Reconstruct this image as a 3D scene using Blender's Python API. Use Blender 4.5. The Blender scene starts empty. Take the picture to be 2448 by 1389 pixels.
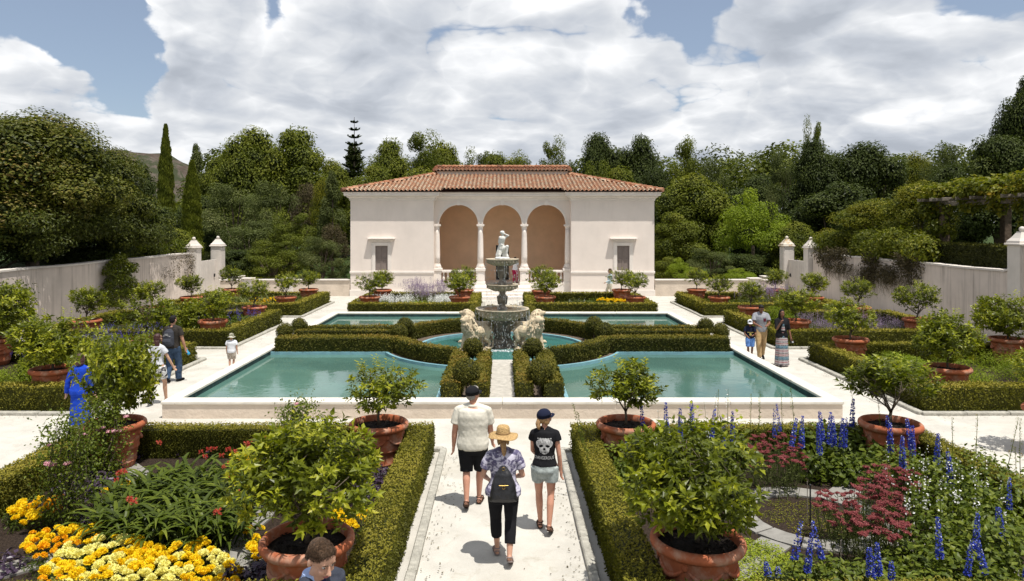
import bpy, bmesh, math, random
import numpy as np
from mathutils import Vector, Matrix
from mathutils.bvhtree import BVHTree
R = math.radians
PI = math.pi
rs = np.random.RandomState(7)
random.seed(7)
scene = bpy.context.scene
COL = scene.collection

# ------------------------------------------------------------------ camera
CAM_H = 4.25
cam_d = bpy.data.cameras.new('camera')
cam = bpy.data.objects.new('camera', cam_d)
COL.objects.link(cam)
cam.location = (0, 0, CAM_H)
cam.rotation_euler = (R(90), 0, 0)
cam_d.sensor_width = 36
cam_d.lens = 36 * 1700 / 2448
cam_d.shift_x = 23 / 2448
cam_d.shift_y = -159.5 / 2448
cam_d.clip_start = 0.1
cam_d.clip_end = 5000
scene.camera = cam

# ------------------------------------------------------------------ light
SUN_DIR = Vector((-0.22, 0.25, -1.0)).normalized()       # the way the light travels
sun_d = bpy.data.lights.new('sun', 'SUN')
sun_d.energy = 3.9
sun_d.angle = R(0.53)
sun_d.color = (1.0, 0.955, 0.88)
sun = bpy.data.objects.new('sun', sun_d)
COL.objects.link(sun)
sun.rotation_euler = SUN_DIR.to_track_quat('-Z', 'Y').to_euler()
to_sun = -SUN_DIR
SUN_EL = math.asin(to_sun.z)
SUN_AZ = math.atan2(to_sun.x, to_sun.y)

scene.view_settings.view_transform = 'Standard'
scene.view_settings.look = 'None'
scene.view_settings.exposure = 0.56
scene.view_settings.gamma = 1.0
scene.view_settings.use_curve_mapping = False

world = bpy.data.worlds.new('World')
scene.world = world
world.use_nodes = True


class NT:
    """small helper to write node trees"""
    def __init__(self, tree):
        self.t = tree
        tree.nodes.clear()

    def n(self, typ, **kw):
        nd = self.t.nodes.new(typ)
        for k, v in kw.items():
            if k.startswith('i_'):
                key = k[2:]
                key = int(key) if key.isdigit() else key.replace('_', ' ')
                self.put(nd.inputs[key], v)
            else:
                setattr(nd, k, v)
        return nd

    def put(self, sock, v):
        if isinstance(v, bpy.types.NodeSocket):
            self.t.links.new(v, sock)
        elif isinstance(v, bpy.types.Node):
            self.t.links.new(v.outputs[0], sock)
        else:
            try:
                sock.default_value = v
            except Exception:
                sock.default_value = (*v, 1.0)

    def m(self, op, a, b=None, c=None, clamp=False):
        nd = self.t.nodes.new('ShaderNodeMath')
        nd.operation = op
        nd.use_clamp = clamp
        self.put(nd.inputs[0], a)
        if b is not None: self.put(nd.inputs[1], b)
        if c is not None: self.put(nd.inputs[2], c)
        return nd.outputs[0]

    def vm(self, op, a, b=None):
        nd = self.t.nodes.new('ShaderNodeVectorMath')
        nd.operation = op
        self.put(nd.inputs[0], a)
        if b is not None: self.put(nd.inputs[1], b)
        return nd.outputs['Value'] if op in ('LENGTH', 'DOT_PRODUCT', 'DISTANCE') else nd.outputs[0]

    def ramp(self, fac, stops, interp='LINEAR'):
        nd = self.t.nodes.new('ShaderNodeValToRGB')
        cr = nd.color_ramp
        cr.interpolation = interp
        while len(cr.elements) < len(stops): cr.elements.new(0.5)
        for e, (p, c) in zip(cr.elements, stops):
            e.position = p
            e.color = c if len(c) == 4 else (*c, 1)
        self.put(nd.inputs[0], fac)
        return nd.outputs[0]

    def mix(self, fac, a, b, blend='MIX'):
        nd = self.t.nodes.new('ShaderNodeMix')
        nd.data_type = 'RGBA'
        nd.blend_type = blend
        self.put(nd.inputs[0], fac)
        self.put(nd.inputs[6], a if not isinstance(a, tuple) or len(a) == 4 else (*a, 1))
        self.put(nd.inputs[7], b if not isinstance(b, tuple) or len(b) == 4 else (*b, 1))
        return nd.outputs[2]

    def noise(self, vec, scale=5, detail=4, rough=.55, dist=0, lac=2.0):
        nd = self.t.nodes.new('ShaderNodeTexNoise')
        if vec is not None: self.put(nd.inputs['Vector'], vec)
        nd.inputs['Scale'].default_value = scale
        nd.inputs['Detail'].default_value = detail
        nd.inputs['Roughness'].default_value = rough
        nd.inputs['Distortion'].default_value = dist
        nd.inputs['Lacunarity'].default_value = lac
        return nd.outputs[0]


def build_sky():
    w = NT(world.node_tree)
    out = w.n('ShaderNodeOutputWorld')
    tc = w.n('ShaderNodeTexCoord').outputs['Generated']
    d = w.vm('NORMALIZE', tc)
    sep = w.n('ShaderNodeSeparateXYZ', i_0=d)
    dx, dy, dz = sep.outputs
    sky = w.n('ShaderNodeTexSky', sky_type='NISHITA', sun_disc=False, sun_elevation=SUN_EL,
              sun_rotation=SUN_AZ, altitude=50, air_density=1.0, dust_density=0.6, ozone_density=2.0)
    zc = w.m('MAXIMUM', dz, 0.0)
    inv = w.m('DIVIDE', 1.0, w.m('ADD', zc, 0.30))
    comb = w.n('ShaderNodeCombineXYZ')
    w.put(comb.inputs[0], w.m('MULTIPLY', dx, inv))
    w.put(comb.inputs[1], w.m('MULTIPLY', dy, inv))
    w.put(comb.inputs[2], w.m('MULTIPLY', zc, 1.0))
    p = comb.outputs[0]

    def dens(vec):
        wn = w.n('ShaderNodeTexNoise'); w.put(wn.inputs['Vector'], vec); wn.inputs['Scale'].default_value = 3.0; wn.inputs['Detail'].default_value = 3
        warp = w.vm('ADD', vec, w.vm('MULTIPLY', w.vm('SUBTRACT', wn.outputs['Color'], (.5, .5, .5)), (.18, .18, .18)))
        acc = w.m('MULTIPLY', w.noise(vec, 1.5, 2, .5, 0), 0.62)
        for sc, am in ((2.6, .30), (5.6, .17), (12.0, .085), (27.0, .035)):
            nn = w.noise(warp, sc, 0, .5, 0)
            # billows: rounded heaps parted by sharp creases
            bl = w.m('POWER', w.m('ABSOLUTE', w.m('MULTIPLY_ADD', nn, 2.0, -1.0)), .62)
            acc = w.m('MULTIPLY_ADD', bl, am, acc)
        return w.m('MULTIPLY_ADD', w.noise(warp, 4.0, 7, .58, 0), 0.34, acc)
    n0 = dens(p)
    # a second sample a little nearer the sun: its difference shades the heaps
    n1 = dens(w.vm('ADD', p, (-.03, -.085, .02)))
    def patch(px, py, rad, amount, sy=1.0):
        v = Vector(((px - 1201) / 1700, 1, (535 - py) / 1700)).normalized()
        df = w.vm('SUBTRACT', dwarp, v)
        f = w.m('SUBTRACT', 1.0, w.m('DIVIDE', w.vm('LENGTH', df), rad), clamp=True)
        f = w.n('ShaderNodeMapRange', interpolation_type='SMOOTHSTEP', i_0=f).outputs[0]
        return w.m('MULTIPLY', f, amount)
    wv = w.n('ShaderNodeTexNoise'); w.put(wv.inputs['Vector'], d); wv.inputs['Scale'].default_value = 14; wv.inputs['Detail'].default_value = 5
    dwarp = w.vm('ADD', d, w.vm('MULTIPLY', w.vm('SUBTRACT', wv.outputs['Color'], (.5, .5, .5)), (.16, .05, .13)))
    clear = None
    for a in SKY_PATCHES:
        q = patch(*a)
        clear = q if clear is None else w.m('ADD', clear, q)
    low = w.n('ShaderNodeMapRange', i_0=zc, i_1=0.0, i_2=0.30, i_3=0.24, i_4=0.095).outputs[0]
    cov = w.m('ADD', w.m('SUBTRACT', n0, clear), low)
    alpha = w.n('ShaderNodeMapRange', interpolation_type='SMOOTHSTEP', i_0=cov, i_1=0.64, i_2=0.76).outputs[0]
    def coarse(vec):
        a = w.m('MULTIPLY', w.noise(vec, 1.5, 2, .5, 0), 0.62)
        for sc, am in ((2.6, .30), (5.6, .12)):
            a = w.m('MULTIPLY_ADD', w.m('ABSOLUTE', w.m('MULTIPLY_ADD', w.noise(vec, sc, 1, .5, 0), 2.0, -1.0)), am * 1.3, a)
        return a
    big = w.m('SUBTRACT', coarse(p), coarse(w.vm('ADD', p, (-.06, -.20, .07))))
    lit = w.m('MULTIPLY_ADD', w.m('SUBTRACT', n0, n1), 2.2, w.m('MULTIPLY_ADD', big, 1.9, 0.54))
    soft = w.noise(w.vm('ADD', p, (.0, .12, 0)), 1.9, 3, .5, .3)
    shade = w.n('ShaderNodeMapRange', i_0=soft, i_1=0.44, i_2=0.66, i_3=0.0, i_4=0.38).outputs[0]
    thin = w.n('ShaderNodeMapRange', i_0=cov, i_1=0.66, i_2=0.92, i_3=0.08, i_4=-0.22).outputs[0]
    val = w.n('ShaderNodeMapRange', i_0=w.m('ADD', w.m('SUBTRACT', lit, shade), thin), i_1=-0.45, i_2=1.08).outputs[0]
    ccol = w.ramp(val, [(0.0, (0.36, 0.39, 0.44)), (0.3, (0.47, 0.50, 0.55)), (0.55, (0.60, 0.62, 0.65)), (0.8, (0.78, 0.79, 0.805)), (1, (0.95, 0.945, 0.94))])
    bg_s = w.n('ShaderNodeBackground', i_Color=w.mix(.26, sky, (6.0, 6.4, 7.2)), i_Strength=0.072)
    bg_c = w.n('ShaderNodeBackground', i_Color=ccol, i_Strength=0.86)
    mx = w.n('ShaderNodeMixShader', i_0=alpha, i_1=bg_s, i_2=bg_c)
    w.put(out.inputs[0], mx.outputs[0])


SKY_PATCHES = [(60, 20, .16, .30), (230, 90, .12, .40), (330, 190, .09, .24), (640, 40, .07, .30), (560, 190, .10, .05), (1640, 30, .075, .40), (1300, 210, .10, .03),
               (2330, 5, .10, .26), (480, 50, .085, -.34), (40, 175, .10, -.30), (390, 215, .07, -.30), (1900, 0, .10, -.2), (1300, 290, .25, -.06), (880, 90, .15, -.16), (2200, 200, .2, -.1), (1440, 30, .06, -.2)]
build_sky()


# ------------------------------------------------------------------ mesh tools
def T(loc=(0, 0, 0), rz=0.0, s=1.0):
    return Matrix.Translation(loc) @ Matrix.Rotation(rz, 4, 'Z') @ Matrix.Scale(s, 4)


class NM:
    """collects vertex and face arrays and links them as one mesh object"""
    def __init__(self):
        self.V, self.F, self.n = [], [], 0
        self.tint = []

    def add(self, V, F, mi=0, tint=0.5, smooth=False):
        V = np.asarray(V, dtype=np.float64).reshape(-1, 3)
        if not isinstance(F, list): F = [F]
        for f in F:
            f = np.asarray(f, dtype=np.int64)
            if f.size == 0: continue
            self.F.append((f + self.n, mi, smooth))
        self.V.append(V)
        t = np.full(len(V), tint) if np.isscalar(tint) else np.asarray(tint, dtype=np.float64)
        self.tint.append(t)
        self.n += len(V)
        return self

    def xf(self, M):
        M = np.array(M)
        self.V = [v @ M[:3, :3].T + M[:3, 3] for v in self.V]
        return self

    def mesh(self, name, mats):
        me = bpy.data.meshes.new(name)
        V = np.concatenate(self.V) if self.V else np.zeros((0, 3))
        me.vertices.add(len(V))
        me.vertices.foreach_set('co', V.astype(np.float32).ravel())
        idx, starts, mis, sm = [], [], [], []
        pos = 0
        for f, mi, s in self.F:
            k = f.shape[1]
            idx.append(f.ravel())
            starts.append(pos + np.arange(len(f)) * k)
            pos += f.size
            mis.append(np.full(len(f), mi)); sm.append(np.full(len(f), s))
        if idx:
            idx = np.concatenate(idx); starts = np.concatenate(starts)
            me.loops.add(len(idx))
            me.polygons.add(len(starts))
            me.loops.foreach_set('vertex_index', idx.astype(np.int32))
            me.polygons.foreach_set('loop_start', starts.astype(np.int32))
            me.polygons.foreach_set('material_index', np.concatenate(mis).astype(np.int32))
            me.polygons.foreach_set('use_smooth', np.concatenate(sm).astype(bool))
        at = me.attributes.new('tint', 'FLOAT', 'POINT')
        at.data.foreach_set('value', np.concatenate(self.tint).astype(np.float32))
        me.update(calc_edges=True)
        for m in (mats if isinstance(mats, (list, tuple)) else [mats]):
            me.materials.append(m)
        return me

    def obj(self, name, mats, parent=None, **props):
        return link(name, self.mesh(name, mats), parent, **props)


def link(name, me, parent=None, loc=None, rz=0, scale=None, **props):
    o = bpy.data.objects.new(name, me)
    COL.objects.link(o)
    if parent is not None: o.parent = parent
    if loc is not None: o.location = loc
    if rz: o.rotation_euler = (0, 0, rz)
    if scale is not None: o.scale = scale if isinstance(scale, (tuple, list)) else (scale,) * 3
    for k, v in props.items(): o[k] = v
    return o


def thing(name, label, cat, loc=(0, 0, 0), rz=0, group=None, scale=None):
    o = link(name, None, None, loc, rz, scale)
    o.empty_display_size = 0.1
    o['label'] = label; o['category'] = cat
    if group: o['group'] = group
    return o


def grid_f(nu, nv, cu=False, cv=False):
    """quad indices of an nu x nv vertex grid (index = u*nv+v)"""
    U = np.arange(nu if cu else nu - 1); W = np.arange(nv if cv else nv - 1)
    u, v = np.meshgrid(U, W, indexing='ij'); u = u.ravel(); v = v.ravel()
    u2 = (u + 1) % nu; v2 = (v + 1) % nv
    return np.stack([u * nv + v, u2 * nv + v, u2 * nv + v2, u * nv + v2], 1)


BOXF = np.array([[0, 3, 2, 1], [4, 5, 6, 7], [0, 1, 5, 4], [1, 2, 6, 5], [2, 3, 7, 6], [3, 0, 4, 7]])


def box(x0, x1, y0, y1, z0, z1):
    V = [(x0, y0, z0), (x1, y0, z0), (x1, y1, z0), (x0, y1, z0), (x0, y0, z1), (x1, y0, z1), (x1, y1, z1), (x0, y1, z1)]
    return np.array(V, float), BOXF


def cbox(x0, x1, y0, y1, z0, z1, c=.01):
    """box with chamfered edges"""
    c = min(c, (x1 - x0) * .45, (y1 - y0) * .45, (z1 - z0) * .45)
    V, idx = [], {}
    for sx in (0, 1):
        for sy in (0, 1):
            for sz in (0, 1):
                X = (x0, x1)[sx]; Y = (y0, y1)[sy]; Z = (z0, z1)[sz]
                ix = X + (c if sx == 0 else -c); iy = Y + (c if sy == 0 else -c); iz = Z + (c if sz == 0 else -c)
                for k, p in enumerate([(X, iy, iz), (ix, Y, iz), (ix, iy, Z)]):
                    idx[(sx, sy, sz, k)] = len(V); V.append(p)
    Q, Tn = [], []
    def ori(f):
        pts = np.array([V[i] for i in f]); ctr = pts.mean(0) - np.array([(x0 + x1) / 2, (y0 + y1) / 2, (z0 + z1) / 2])
        nn = np.cross(pts[1] - pts[0], pts[2] - pts[0])
        return f if np.dot(nn, ctr) > 0 else f[::-1]
    for k in range(3):
        o = [a for a in range(3) if a != k]
        for s in (0, 1):
            f = []
            for a, b in ((0, 0), (1, 0), (1, 1), (0, 1)):
                key = [0, 0, 0]; key[k] = s; key[o[0]] = a; key[o[1]] = b
                f.append(idx[(*key, k)])
            Q.append(ori(f))
        # edges along axis k
        for a in (0, 1):
            for b in (0, 1):
                k0 = [0, 0, 0]; k0[o[0]] = a; k0[o[1]] = b; k1 = list(k0); k1[k] = 1
                Q.append(ori([idx[(*k0, o[0])], idx[(*k0, o[1])], idx[(*k1, o[1])], idx[(*k1, o[0])]]))
    for sx in (0, 1):
        for sy in (0, 1):
            for sz in (0, 1):
                Tn.append(ori([idx[(sx, sy, sz, 0)], idx[(sx, sy, sz, 1)], idx[(sx, sy, sz, 2)]]))
    return np.array(V), [np.array(Q), np.array(Tn)]


def lathe(prof, seg=24, cx=0, cy=0, z0=0, sx=1, sy=1, cap=True):
    P = np.array(prof, float)
    a = np.arange(seg) * 2 * PI / seg
    V = np.zeros((seg, len(P), 3))
    V[:, :, 0] = cx + np.cos(a)[:, None] * P[None, :, 0] * sx
    V[:, :, 1] = cy + np.sin(a)[:, None] * P[None, :, 0] * sy
    V[:, :, 2] = z0 + P[None, :, 1]
    F = [grid_f(seg, len(P), cu=True)]
    if cap:
        n = len(P)
        F.append(np.array([[k * n for k in range(seg)][::-1]]))
        F.append(np.array([[k * n + n - 1 for k in range(seg)]]))
    return V.reshape(-1, 3), F


def tube(pts, rad, seg=8, cap=True, flat=None):
    P = np.array(pts, float); n = len(P)
    rad = np.full(n, rad) if np.isscalar(rad) else np.array(rad, float)
    d = np.gradient(P, axis=0)
    d /= np.linalg.norm(d, axis=1)[:, None] + 1e-9
    ref = np.array([0, 0, 1.0]) if abs(d[0, 2]) < .9 else np.array([1.0, 0, 0])
    s = np.cross(d[0], ref); s /= np.linalg.norm(s)
    V = np.zeros((seg, n, 3)); a = np.arange(seg) * 2 * PI / seg
    for i in range(n):
        s = s - d[i] * np.dot(s, d[i]); s /= np.linalg.norm(s) + 1e-9
        t = np.cross(d[i], s)
        k = 1 if flat is None else flat
        V[:, i] = P[i] + rad[i] * (np.cos(a)[:, None] * s + np.sin(a)[:, None] * t * k)
    F = [grid_f(seg, n, cu=True)]
    if cap:
        F.append(np.array([[k * n for k in range(seg)][::-1]])); F.append(np.array([[k * n + n - 1 for k in range(seg)]]))
    return V.reshape(-1, 3), F


def ellipsoid(c, r, nu=14, nv=9, M=None):
    th = np.linspace(0.04, PI - 0.04, nv); ph = np.arange(nu) * 2 * PI / nu
    r = np.array((r, r, r) if np.isscalar(r) else r, float)
    V = np.zeros((nu, nv, 3))
    V[..., 0] = np.cos(ph)[:, None] * np.sin(th) * r[0]
    V[..., 1] = np.sin(ph)[:, None] * np.sin(th) * r[1]
    V[..., 2] = -np.cos(th)[None, :] * r[2]
    V = V.reshape(-1, 3)
    if M is not None: V = V @ np.array(M)[:3, :3].T
    F = [grid_f(nu, nv, cu=True), np.array([[k * nv for k in range(nu)][::-1]]), np.array([[k * nv + nv - 1 for k in range(nu)]])]
    return V + np.array(c, float), F


def capsule(a, b, ra, rb, seg=12, flat=None):
    a = np.array(a, float); b = np.array(b, float)
    L = np.linalg.norm(b - a) + 1e-9; u = (b - a) / L
    pts, rad = [], []
    for t in (-.96, -.8, -.5, 0): pts.append(a + u * t * ra); rad.append(ra * math.sqrt(max(0, 1 - t * t)))
    pts.append((a + b) / 2); rad.append((ra + rb) / 2)
    for t in (0, .5, .8, .96): pts.append(b + u * t * rb); rad.append(rb * math.sqrt(max(0, 1 - t * t)))
    return tube(pts, rad, seg, flat=flat)


def loft(rings, seg=20):
    """rings: (cx, cy, z, rx, ry[, power])"""
    a = np.arange(seg) * 2 * PI / seg; n = len(rings)
    V = np.zeros((seg, n, 3))
    for i, r in enumerate(rings):
        pw = r[5] if len(r) > 5 else 1.0
        c, s = np.cos(a), np.sin(a)
        V[:, i, 0] = r[0] + r[3] * np.sign(c) * np.abs(c) ** pw
        V[:, i, 1] = r[1] + r[4] * np.sign(s) * np.abs(s) ** pw
        V[:, i, 2] = r[2]
    F = [grid_f(seg, n, cu=True), np.array([[k * n for k in range(seg)][::-1]]), np.array([[k * n + n - 1 for k in range(seg)]])]
    return V.reshape(-1, 3), F


def wob(P, f=1.0, seed=0.0):
    """cheap smooth pseudo noise, about -1..1"""
    x, y, z = P[:, 0] * f + seed, P[:, 1] * f - seed * 1.7, P[:, 2] * f + seed * .6
    return (np.sin(x * 1.7 + np.sin(y * 1.3 + z)) + np.sin(y * 2.3 + np.sin(z * 1.9 + x * .7)) + np.sin(z * 2.1 + np.sin(x * 2.9 - y))) / 3


def remesh(nm, voxel, smooth=2, disp=None):
    """fuse the collected closed shapes into one continuous surface; returns vertex and face arrays"""
    me = nm.mesh('tmp', [])
    o = bpy.data.objects.new('tmp', me); COL.objects.link(o)
    m = o.modifiers.new('r', 'REMESH'); m.mode = 'VOXEL'; m.voxel_size = voxel; m.adaptivity = 0
    if smooth:
        s = o.modifiers.new('s', 'SMOOTH'); s.iterations = smooth; s.factor = .5
    dg = bpy.context.evaluated_depsgraph_get()
    ev = o.evaluated_get(dg); m2 = ev.to_mesh()
    V = np.zeros(len(m2.vertices) * 3, np.float32); m2.vertices.foreach_get('co', V)
    V = V.reshape(-1, 3).astype(float)
    N = np.zeros(len(V) * 3, np.float32); m2.vertices.foreach_get('normal', N); N = N.reshape(-1, 3)
    li = np.zeros(len(m2.loops), np.int32); m2.loops.foreach_get('vertex_index', li)
    ls = np.zeros(len(m2.polygons), np.int32); m2.polygons.foreach_get('loop_start', ls)
    lt = np.zeros(len(m2.polygons), np.int32); m2.polygons.foreach_get('loop_total', lt)
    Fs = []
    for k in (3, 4):
        sel = ls[lt == k]
        if len(sel): Fs.append(li[sel[:, None] + np.arange(k)])
    ev.to_mesh_clear()
    bpy.data.objects.remove(o); bpy.data.meshes.remove(me)
    if disp is not None: V = V + N * disp(V)[:, None]
    return V, Fs


def fused(name, nm, voxel, mats, parent=None, smooth=2, disp=None, **props):
    V, F = remesh(nm, voxel, smooth, disp)
    return NM().add(V, F, smooth=True).obj(name, mats, parent, **props)


# ------------------------------------------------------------------ leaves
def unit(a):
    return a / (np.linalg.norm(a, axis=-1, keepdims=True) + 1e-9)


def rdir(n):
    return unit(rs.normal(size=(n, 3)))


def leaves(P, D, N, L, W, shape='fold', fold=.25, curl=.15):
    """leaf at P growing along D with face normal N"""
    n = len(P)
    L = np.broadcast_to(np.asarray(L, float), (n,))[:, None]; W = np.broadcast_to(np.asarray(W, float), (n,))[:, None]
    D = unit(D); S = unit(np.cross(D, N)); N = unit(np.cross(S, D))
    b = P; tip = P + D * L - N * curl * L
    l = P + D * L * .42 + S * W * .5 + N * fold * W * .5
    r = P + D * L * .42 - S * W * .5 + N * fold * W * .5
    base = np.arange(n)[:, None]
    if shape == 'fold':
        m = P + D * L * .5
        V = np.stack([b, l, r, tip, m], 1).reshape(-1, 3)
        F = np.array([[0, 4, 1], [1, 4, 3], [3, 4, 2], [2, 4, 0]])
        F = (base[:, :, None] * 5 + F[None]).reshape(-1, 3)
        return V, F, 5
    V = np.stack([b, r, tip, l], 1).reshape(-1, 3)
    F = base * 4 + np.arange(4)[None]
    return V, F, 4


def add_leaves(nm, P, D, N, L, W, tint, mi=0, **kw):
    V, F, k = leaves(P, D, N, L, W, **kw)
    t = np.repeat(np.broadcast_to(tint, (len(P),)), k)
    nm.add(V, F, mi, np.clip(t, 0, 1))


def blob_leaves(nm, c, r, n, L, W, tint=.5, dt=.2, mi=0, shell=.55, up=.5, shape='diamond', zmin=None, jitter=.5, seed=None):
    """leaves spread through an ellipsoid, thicker towards its surface, looking outwards and up"""
    c = np.array(c, float); r = np.array((r, r, r) if np.isscalar(r) else r, float)
    u = rdir(n)
    k = (shell + (1 - shell) * rs.rand(n) ** .6)
    k *= 1 + .13 * wob(u * 3, 1.6, c[0] * 1.3 + c[2])
    P = c + u * r * k[:, None]
    out = unit(u / r)
    if zmin is not None:
        m = P[:, 2] > zmin; P, out, k = P[m], out[m], k[m]; n = len(P)
    N = unit(out + rdir(n) * jitter + np.array([0, 0, up]))
    D = unit(np.cross(N, rdir(n)) + out * .3)
    t = tint + dt * (rs.rand(n) - .5) * 2
    add_leaves(nm, P, D, N, L * (0.7 + .6 * rs.rand(n)), W * (0.7 + .6 * rs.rand(n)), t, mi, shape=shape)


# ------------------------------------------------------------------ materials
def pmat(name, col, rough=.7, var=.12, scale=6, detail=5, bump=0., bscale=60, spec=.35, col2=None, lo=.35, hi=.65, metal=0, sheen=0, coords='Object', extra=None):
    m = bpy.data.materials.new(name); m.use_nodes = True
    w = NT(m.node_tree)
    out = w.n('ShaderNodeOutputMaterial')
    bs = w.n('ShaderNodeBsdfPrincipled', i_Roughness=rough, i_Metallic=metal)
    bs.inputs['Specular IOR Level'].default_value = spec
    tc = w.n('ShaderNodeTexCoord').outputs[coords]
    n = w.noise(tc, scale, detail, .6)
    a = tuple(c * (1 - var) for c in col) if col2 is None else col
    b = tuple(min(1, c * (1 + var)) for c in col) if col2 is None else col2
    c = w.ramp(n, [(lo, a), (hi, b)])
    if extra: c = extra(w, tc, c, bs)
    w.put(bs.inputs['Base Color'], c)
    if sheen: bs.inputs['Sheen Weight'].default_value = sheen
    if bump:
        nb = w.noise(tc, bscale, 4, .6)
        bp = w.n('ShaderNodeBump', i_Strength=min(1, bump), i_Distance=bump * .05, i_Height=nb)
        w.put(bs.inputs['Normal'], bp.outputs[0])
    w.put(out.inputs[0], bs.outputs[0])
    return m


def leafmat(name, stops, rough=.42, trans=.3, spec=.35, tcol=(1.0, 1.1, .45)):
    m = bpy.data.materials.new(name); m.use_nodes = True
    w = NT(m.node_tree)
    out = w.n('ShaderNodeOutputMaterial')
    at = w.n('ShaderNodeAttribute', attribute_name='tint')
    oi = w.n('ShaderNodeObjectInfo')
    f = w.m('ADD', at.outputs['Fac'], w.m('MULTIPLY', w.m('SUBTRACT', oi.outputs['Random'], .5), .12))
    c = w.ramp(f, stops)
    bs = w.n('ShaderNodeBsdfPrincipled', i_Roughness=rough)
    bs.inputs['Specular IOR Level'].default_value = spec
    w.put(bs.inputs['Base Color'], c)
    tr = w.n('ShaderNodeBsdfTranslucent')
    w.put(tr.inputs[0], w.mix(1.0, c, (*tcol, 1), 'MULTIPLY'))
    mx = w.n('ShaderNodeMixShader', i_0=trans, i_1=bs.outputs[0], i_2=tr.outputs[0])
    w.put(out.inputs[0], mx.outputs[0])
    return m


def gp(px, py, z=0.0):
    """the point of height z that the photograph shows at this pixel"""
    Y = 1700 * (CAM_H - z) / (py - 535)
    return ((px - 1201) * Y / 1700, Y, z)

# ------------------------------------------------------------------ palette
def ex_path(w, tc, c, bs):
    sp = w.noise(tc, 260, 2, .7)
    c = w.mix(w.ramp(sp, [(.53, (0, 0, 0)), (.70, (.7, .7, .7))]), c, (.27, .24, .19))
    big = w.noise(tc, .55, 5, .65, .4)
    c = w.mix(w.ramp(big, [(.50, (0, 0, 0)), (.72, (.5, .5, .5))]), c, (.36, .33, .27))
    wear = w.noise(tc, 3.1, 8, .75, 1.2)
    return w.mix(w.ramp(wear, [(.56, (0, 0, 0)), (.70, (.55, .55, .55))]), c, (.30, .265, .20))


def ex_streak(amount, col, sx=9.0, sz=.5, lo=.55, hi=.75):
    def f(w, tc, c, bs):
        mp = w.n('ShaderNodeMapping'); w.put(mp.inputs[0], tc); mp.inputs['Scale'].default_value = (sx, sx, sz)
        s = w.noise(mp.outputs[0], 1.0, 6, .6, .3)
        big = w.noise(tc, .5, 3, .6)
        k = w.m('MULTIPLY', w.ramp(s, [(lo, (0, 0, 0)), (hi, (1, 1, 1))]), w.ramp(big, [(.38, (.15,) * 3), (.62, (1,) * 3)]))
        return w.mix(w.m('MULTIPLY', k, amount), c, col)
    return f


def ex_spots(amount, col, scale=8, lo=.6, hi=.64, rough=.7):
    def f(w, tc, c, bs):
        s = w.noise(tc, scale, 7, rough, .6)
        return w.mix(w.m('MULTIPLY', w.ramp(s, [(lo, (0, 0, 0)), (hi, (1, 1, 1))]), amount), c, col)
    return f


M_path = pmat('compacted_lime_path', (.495, .475, .43), .95, .10, 1.6, bump=.35, bscale=90, spec=.1, extra=ex_path)
M_slabpath = pmat('pale_stone_walk', (.42, .395, .35), .9, .16, 7, bump=.3, bscale=70, spec=.1, extra=ex_spots(.5, (.27, .25, .21), 30, .58, .68))
M_kerb = pmat('kerb_stone', (.36, .345, .30), .9, .22, 9, bump=.6, bscale=45, spec=.15, extra=ex_spots(.6, (.17, .16, .14), 14, .58, .66))
M_soil = pmat('dark_mulch', (.045, .032, .024), .95, .5, 40, 8, bump=1, bscale=50, spec=.1, extra=ex_spots(.7, (.14, .10, .07), 70, .60, .66))
M_potsoil = pmat('potting_bark', (.022, .017, .014), .9, .5, 30, 8, bump=1, bscale=60, spec=.1)
M_earth = pmat('dry_earth', (.085, .065, .045), .95, .3, 8, bump=.6, bscale=30, spec=.1)
M_grav = pmat('island_gravel', (.16, .125, .095), .95, .35, 45, 6, bump=.9, bscale=90, spec=.1)
M_grass = pmat('rough_grass', (.035, .055, .015), .95, .4, 3, bump=.8, bscale=40, spec=.1)
M_paver = pmat('grey_paving', (.235, .225, .205), .9, .15, 6, bump=.3, bscale=60, spec=.15, extra=ex_spots(.4, (.12, .11, .10), 12, .56, .7))
M_plaster = pmat('blush_plaster', (.76, .675, .61), .85, .045, .8, 6, bump=.14, bscale=25, spec=.15, extra=ex_streak(.30, (.50, .43, .37), 2.2, .5, .50, .80))
M_trim = pmat('painted_trim', (.74, .68, .625), .8, .05, 2, bump=.06, bscale=30, spec=.15, extra=ex_spots(.25, (.40, .34, .29), 5, .60, .75))
M_ochre = pmat('warm_loggia_plaster', (.73, .515, .345), .9, .07, .9, 5, bump=.1, bscale=20, spec=.1)
M_poolwall = pmat('cream_render', (.60, .51, .42), .9, .10, 1.1, 7, bump=.55, bscale=11, spec=.12, extra=ex_spots(.35, (.32, .25, .18), 2.4, .56, .8))
M_coping = pmat('worn_coping', (.60, .565, .50), .85, .08, 3, bump=.25, bscale=40, spec=.15, extra=ex_spots(.85, (.20, .17, .13), 5.5, .635, .66))
M_wallL = pmat('weathered_white_wall', (.60, .52, .46), .9, .07, 1.1, 6, bump=.2, bscale=18, spec=.1, extra=ex_streak(.75, (.22, .185, .16), 5, .22, .50, .70))
M_white = pmat('white_render', (.60, .55, .50), .85, .06, 1.6, 6, bump=.15, bscale=25, spec=.12, extra=ex_streak(.4, (.30, .26, .22), 7, .4, .55, .75))
M_lichen = pmat('lichen_render', (.58, .53, .45), .9, .1, 3, bump=.3, bscale=30, extra=ex_spots(.9, (.38, .21, .05), 5, .5, .58))
M_blue = pmat('pale_blue_paint', (.17, .33, .38), .55, .12, 5, extra=ex_spots(.5, (.10, .17, .18), 9, .6, .66))
M_tank = pmat('dark_teal_lining', (.02, .055, .055), .7, .4, 3, extra=ex_spots(.8, (.006, .012, .012), 3, .5, .56))
M_shutter = pmat('taupe_shutter_paint', (.215, .175, .155), .6, .08, 5)
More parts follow.
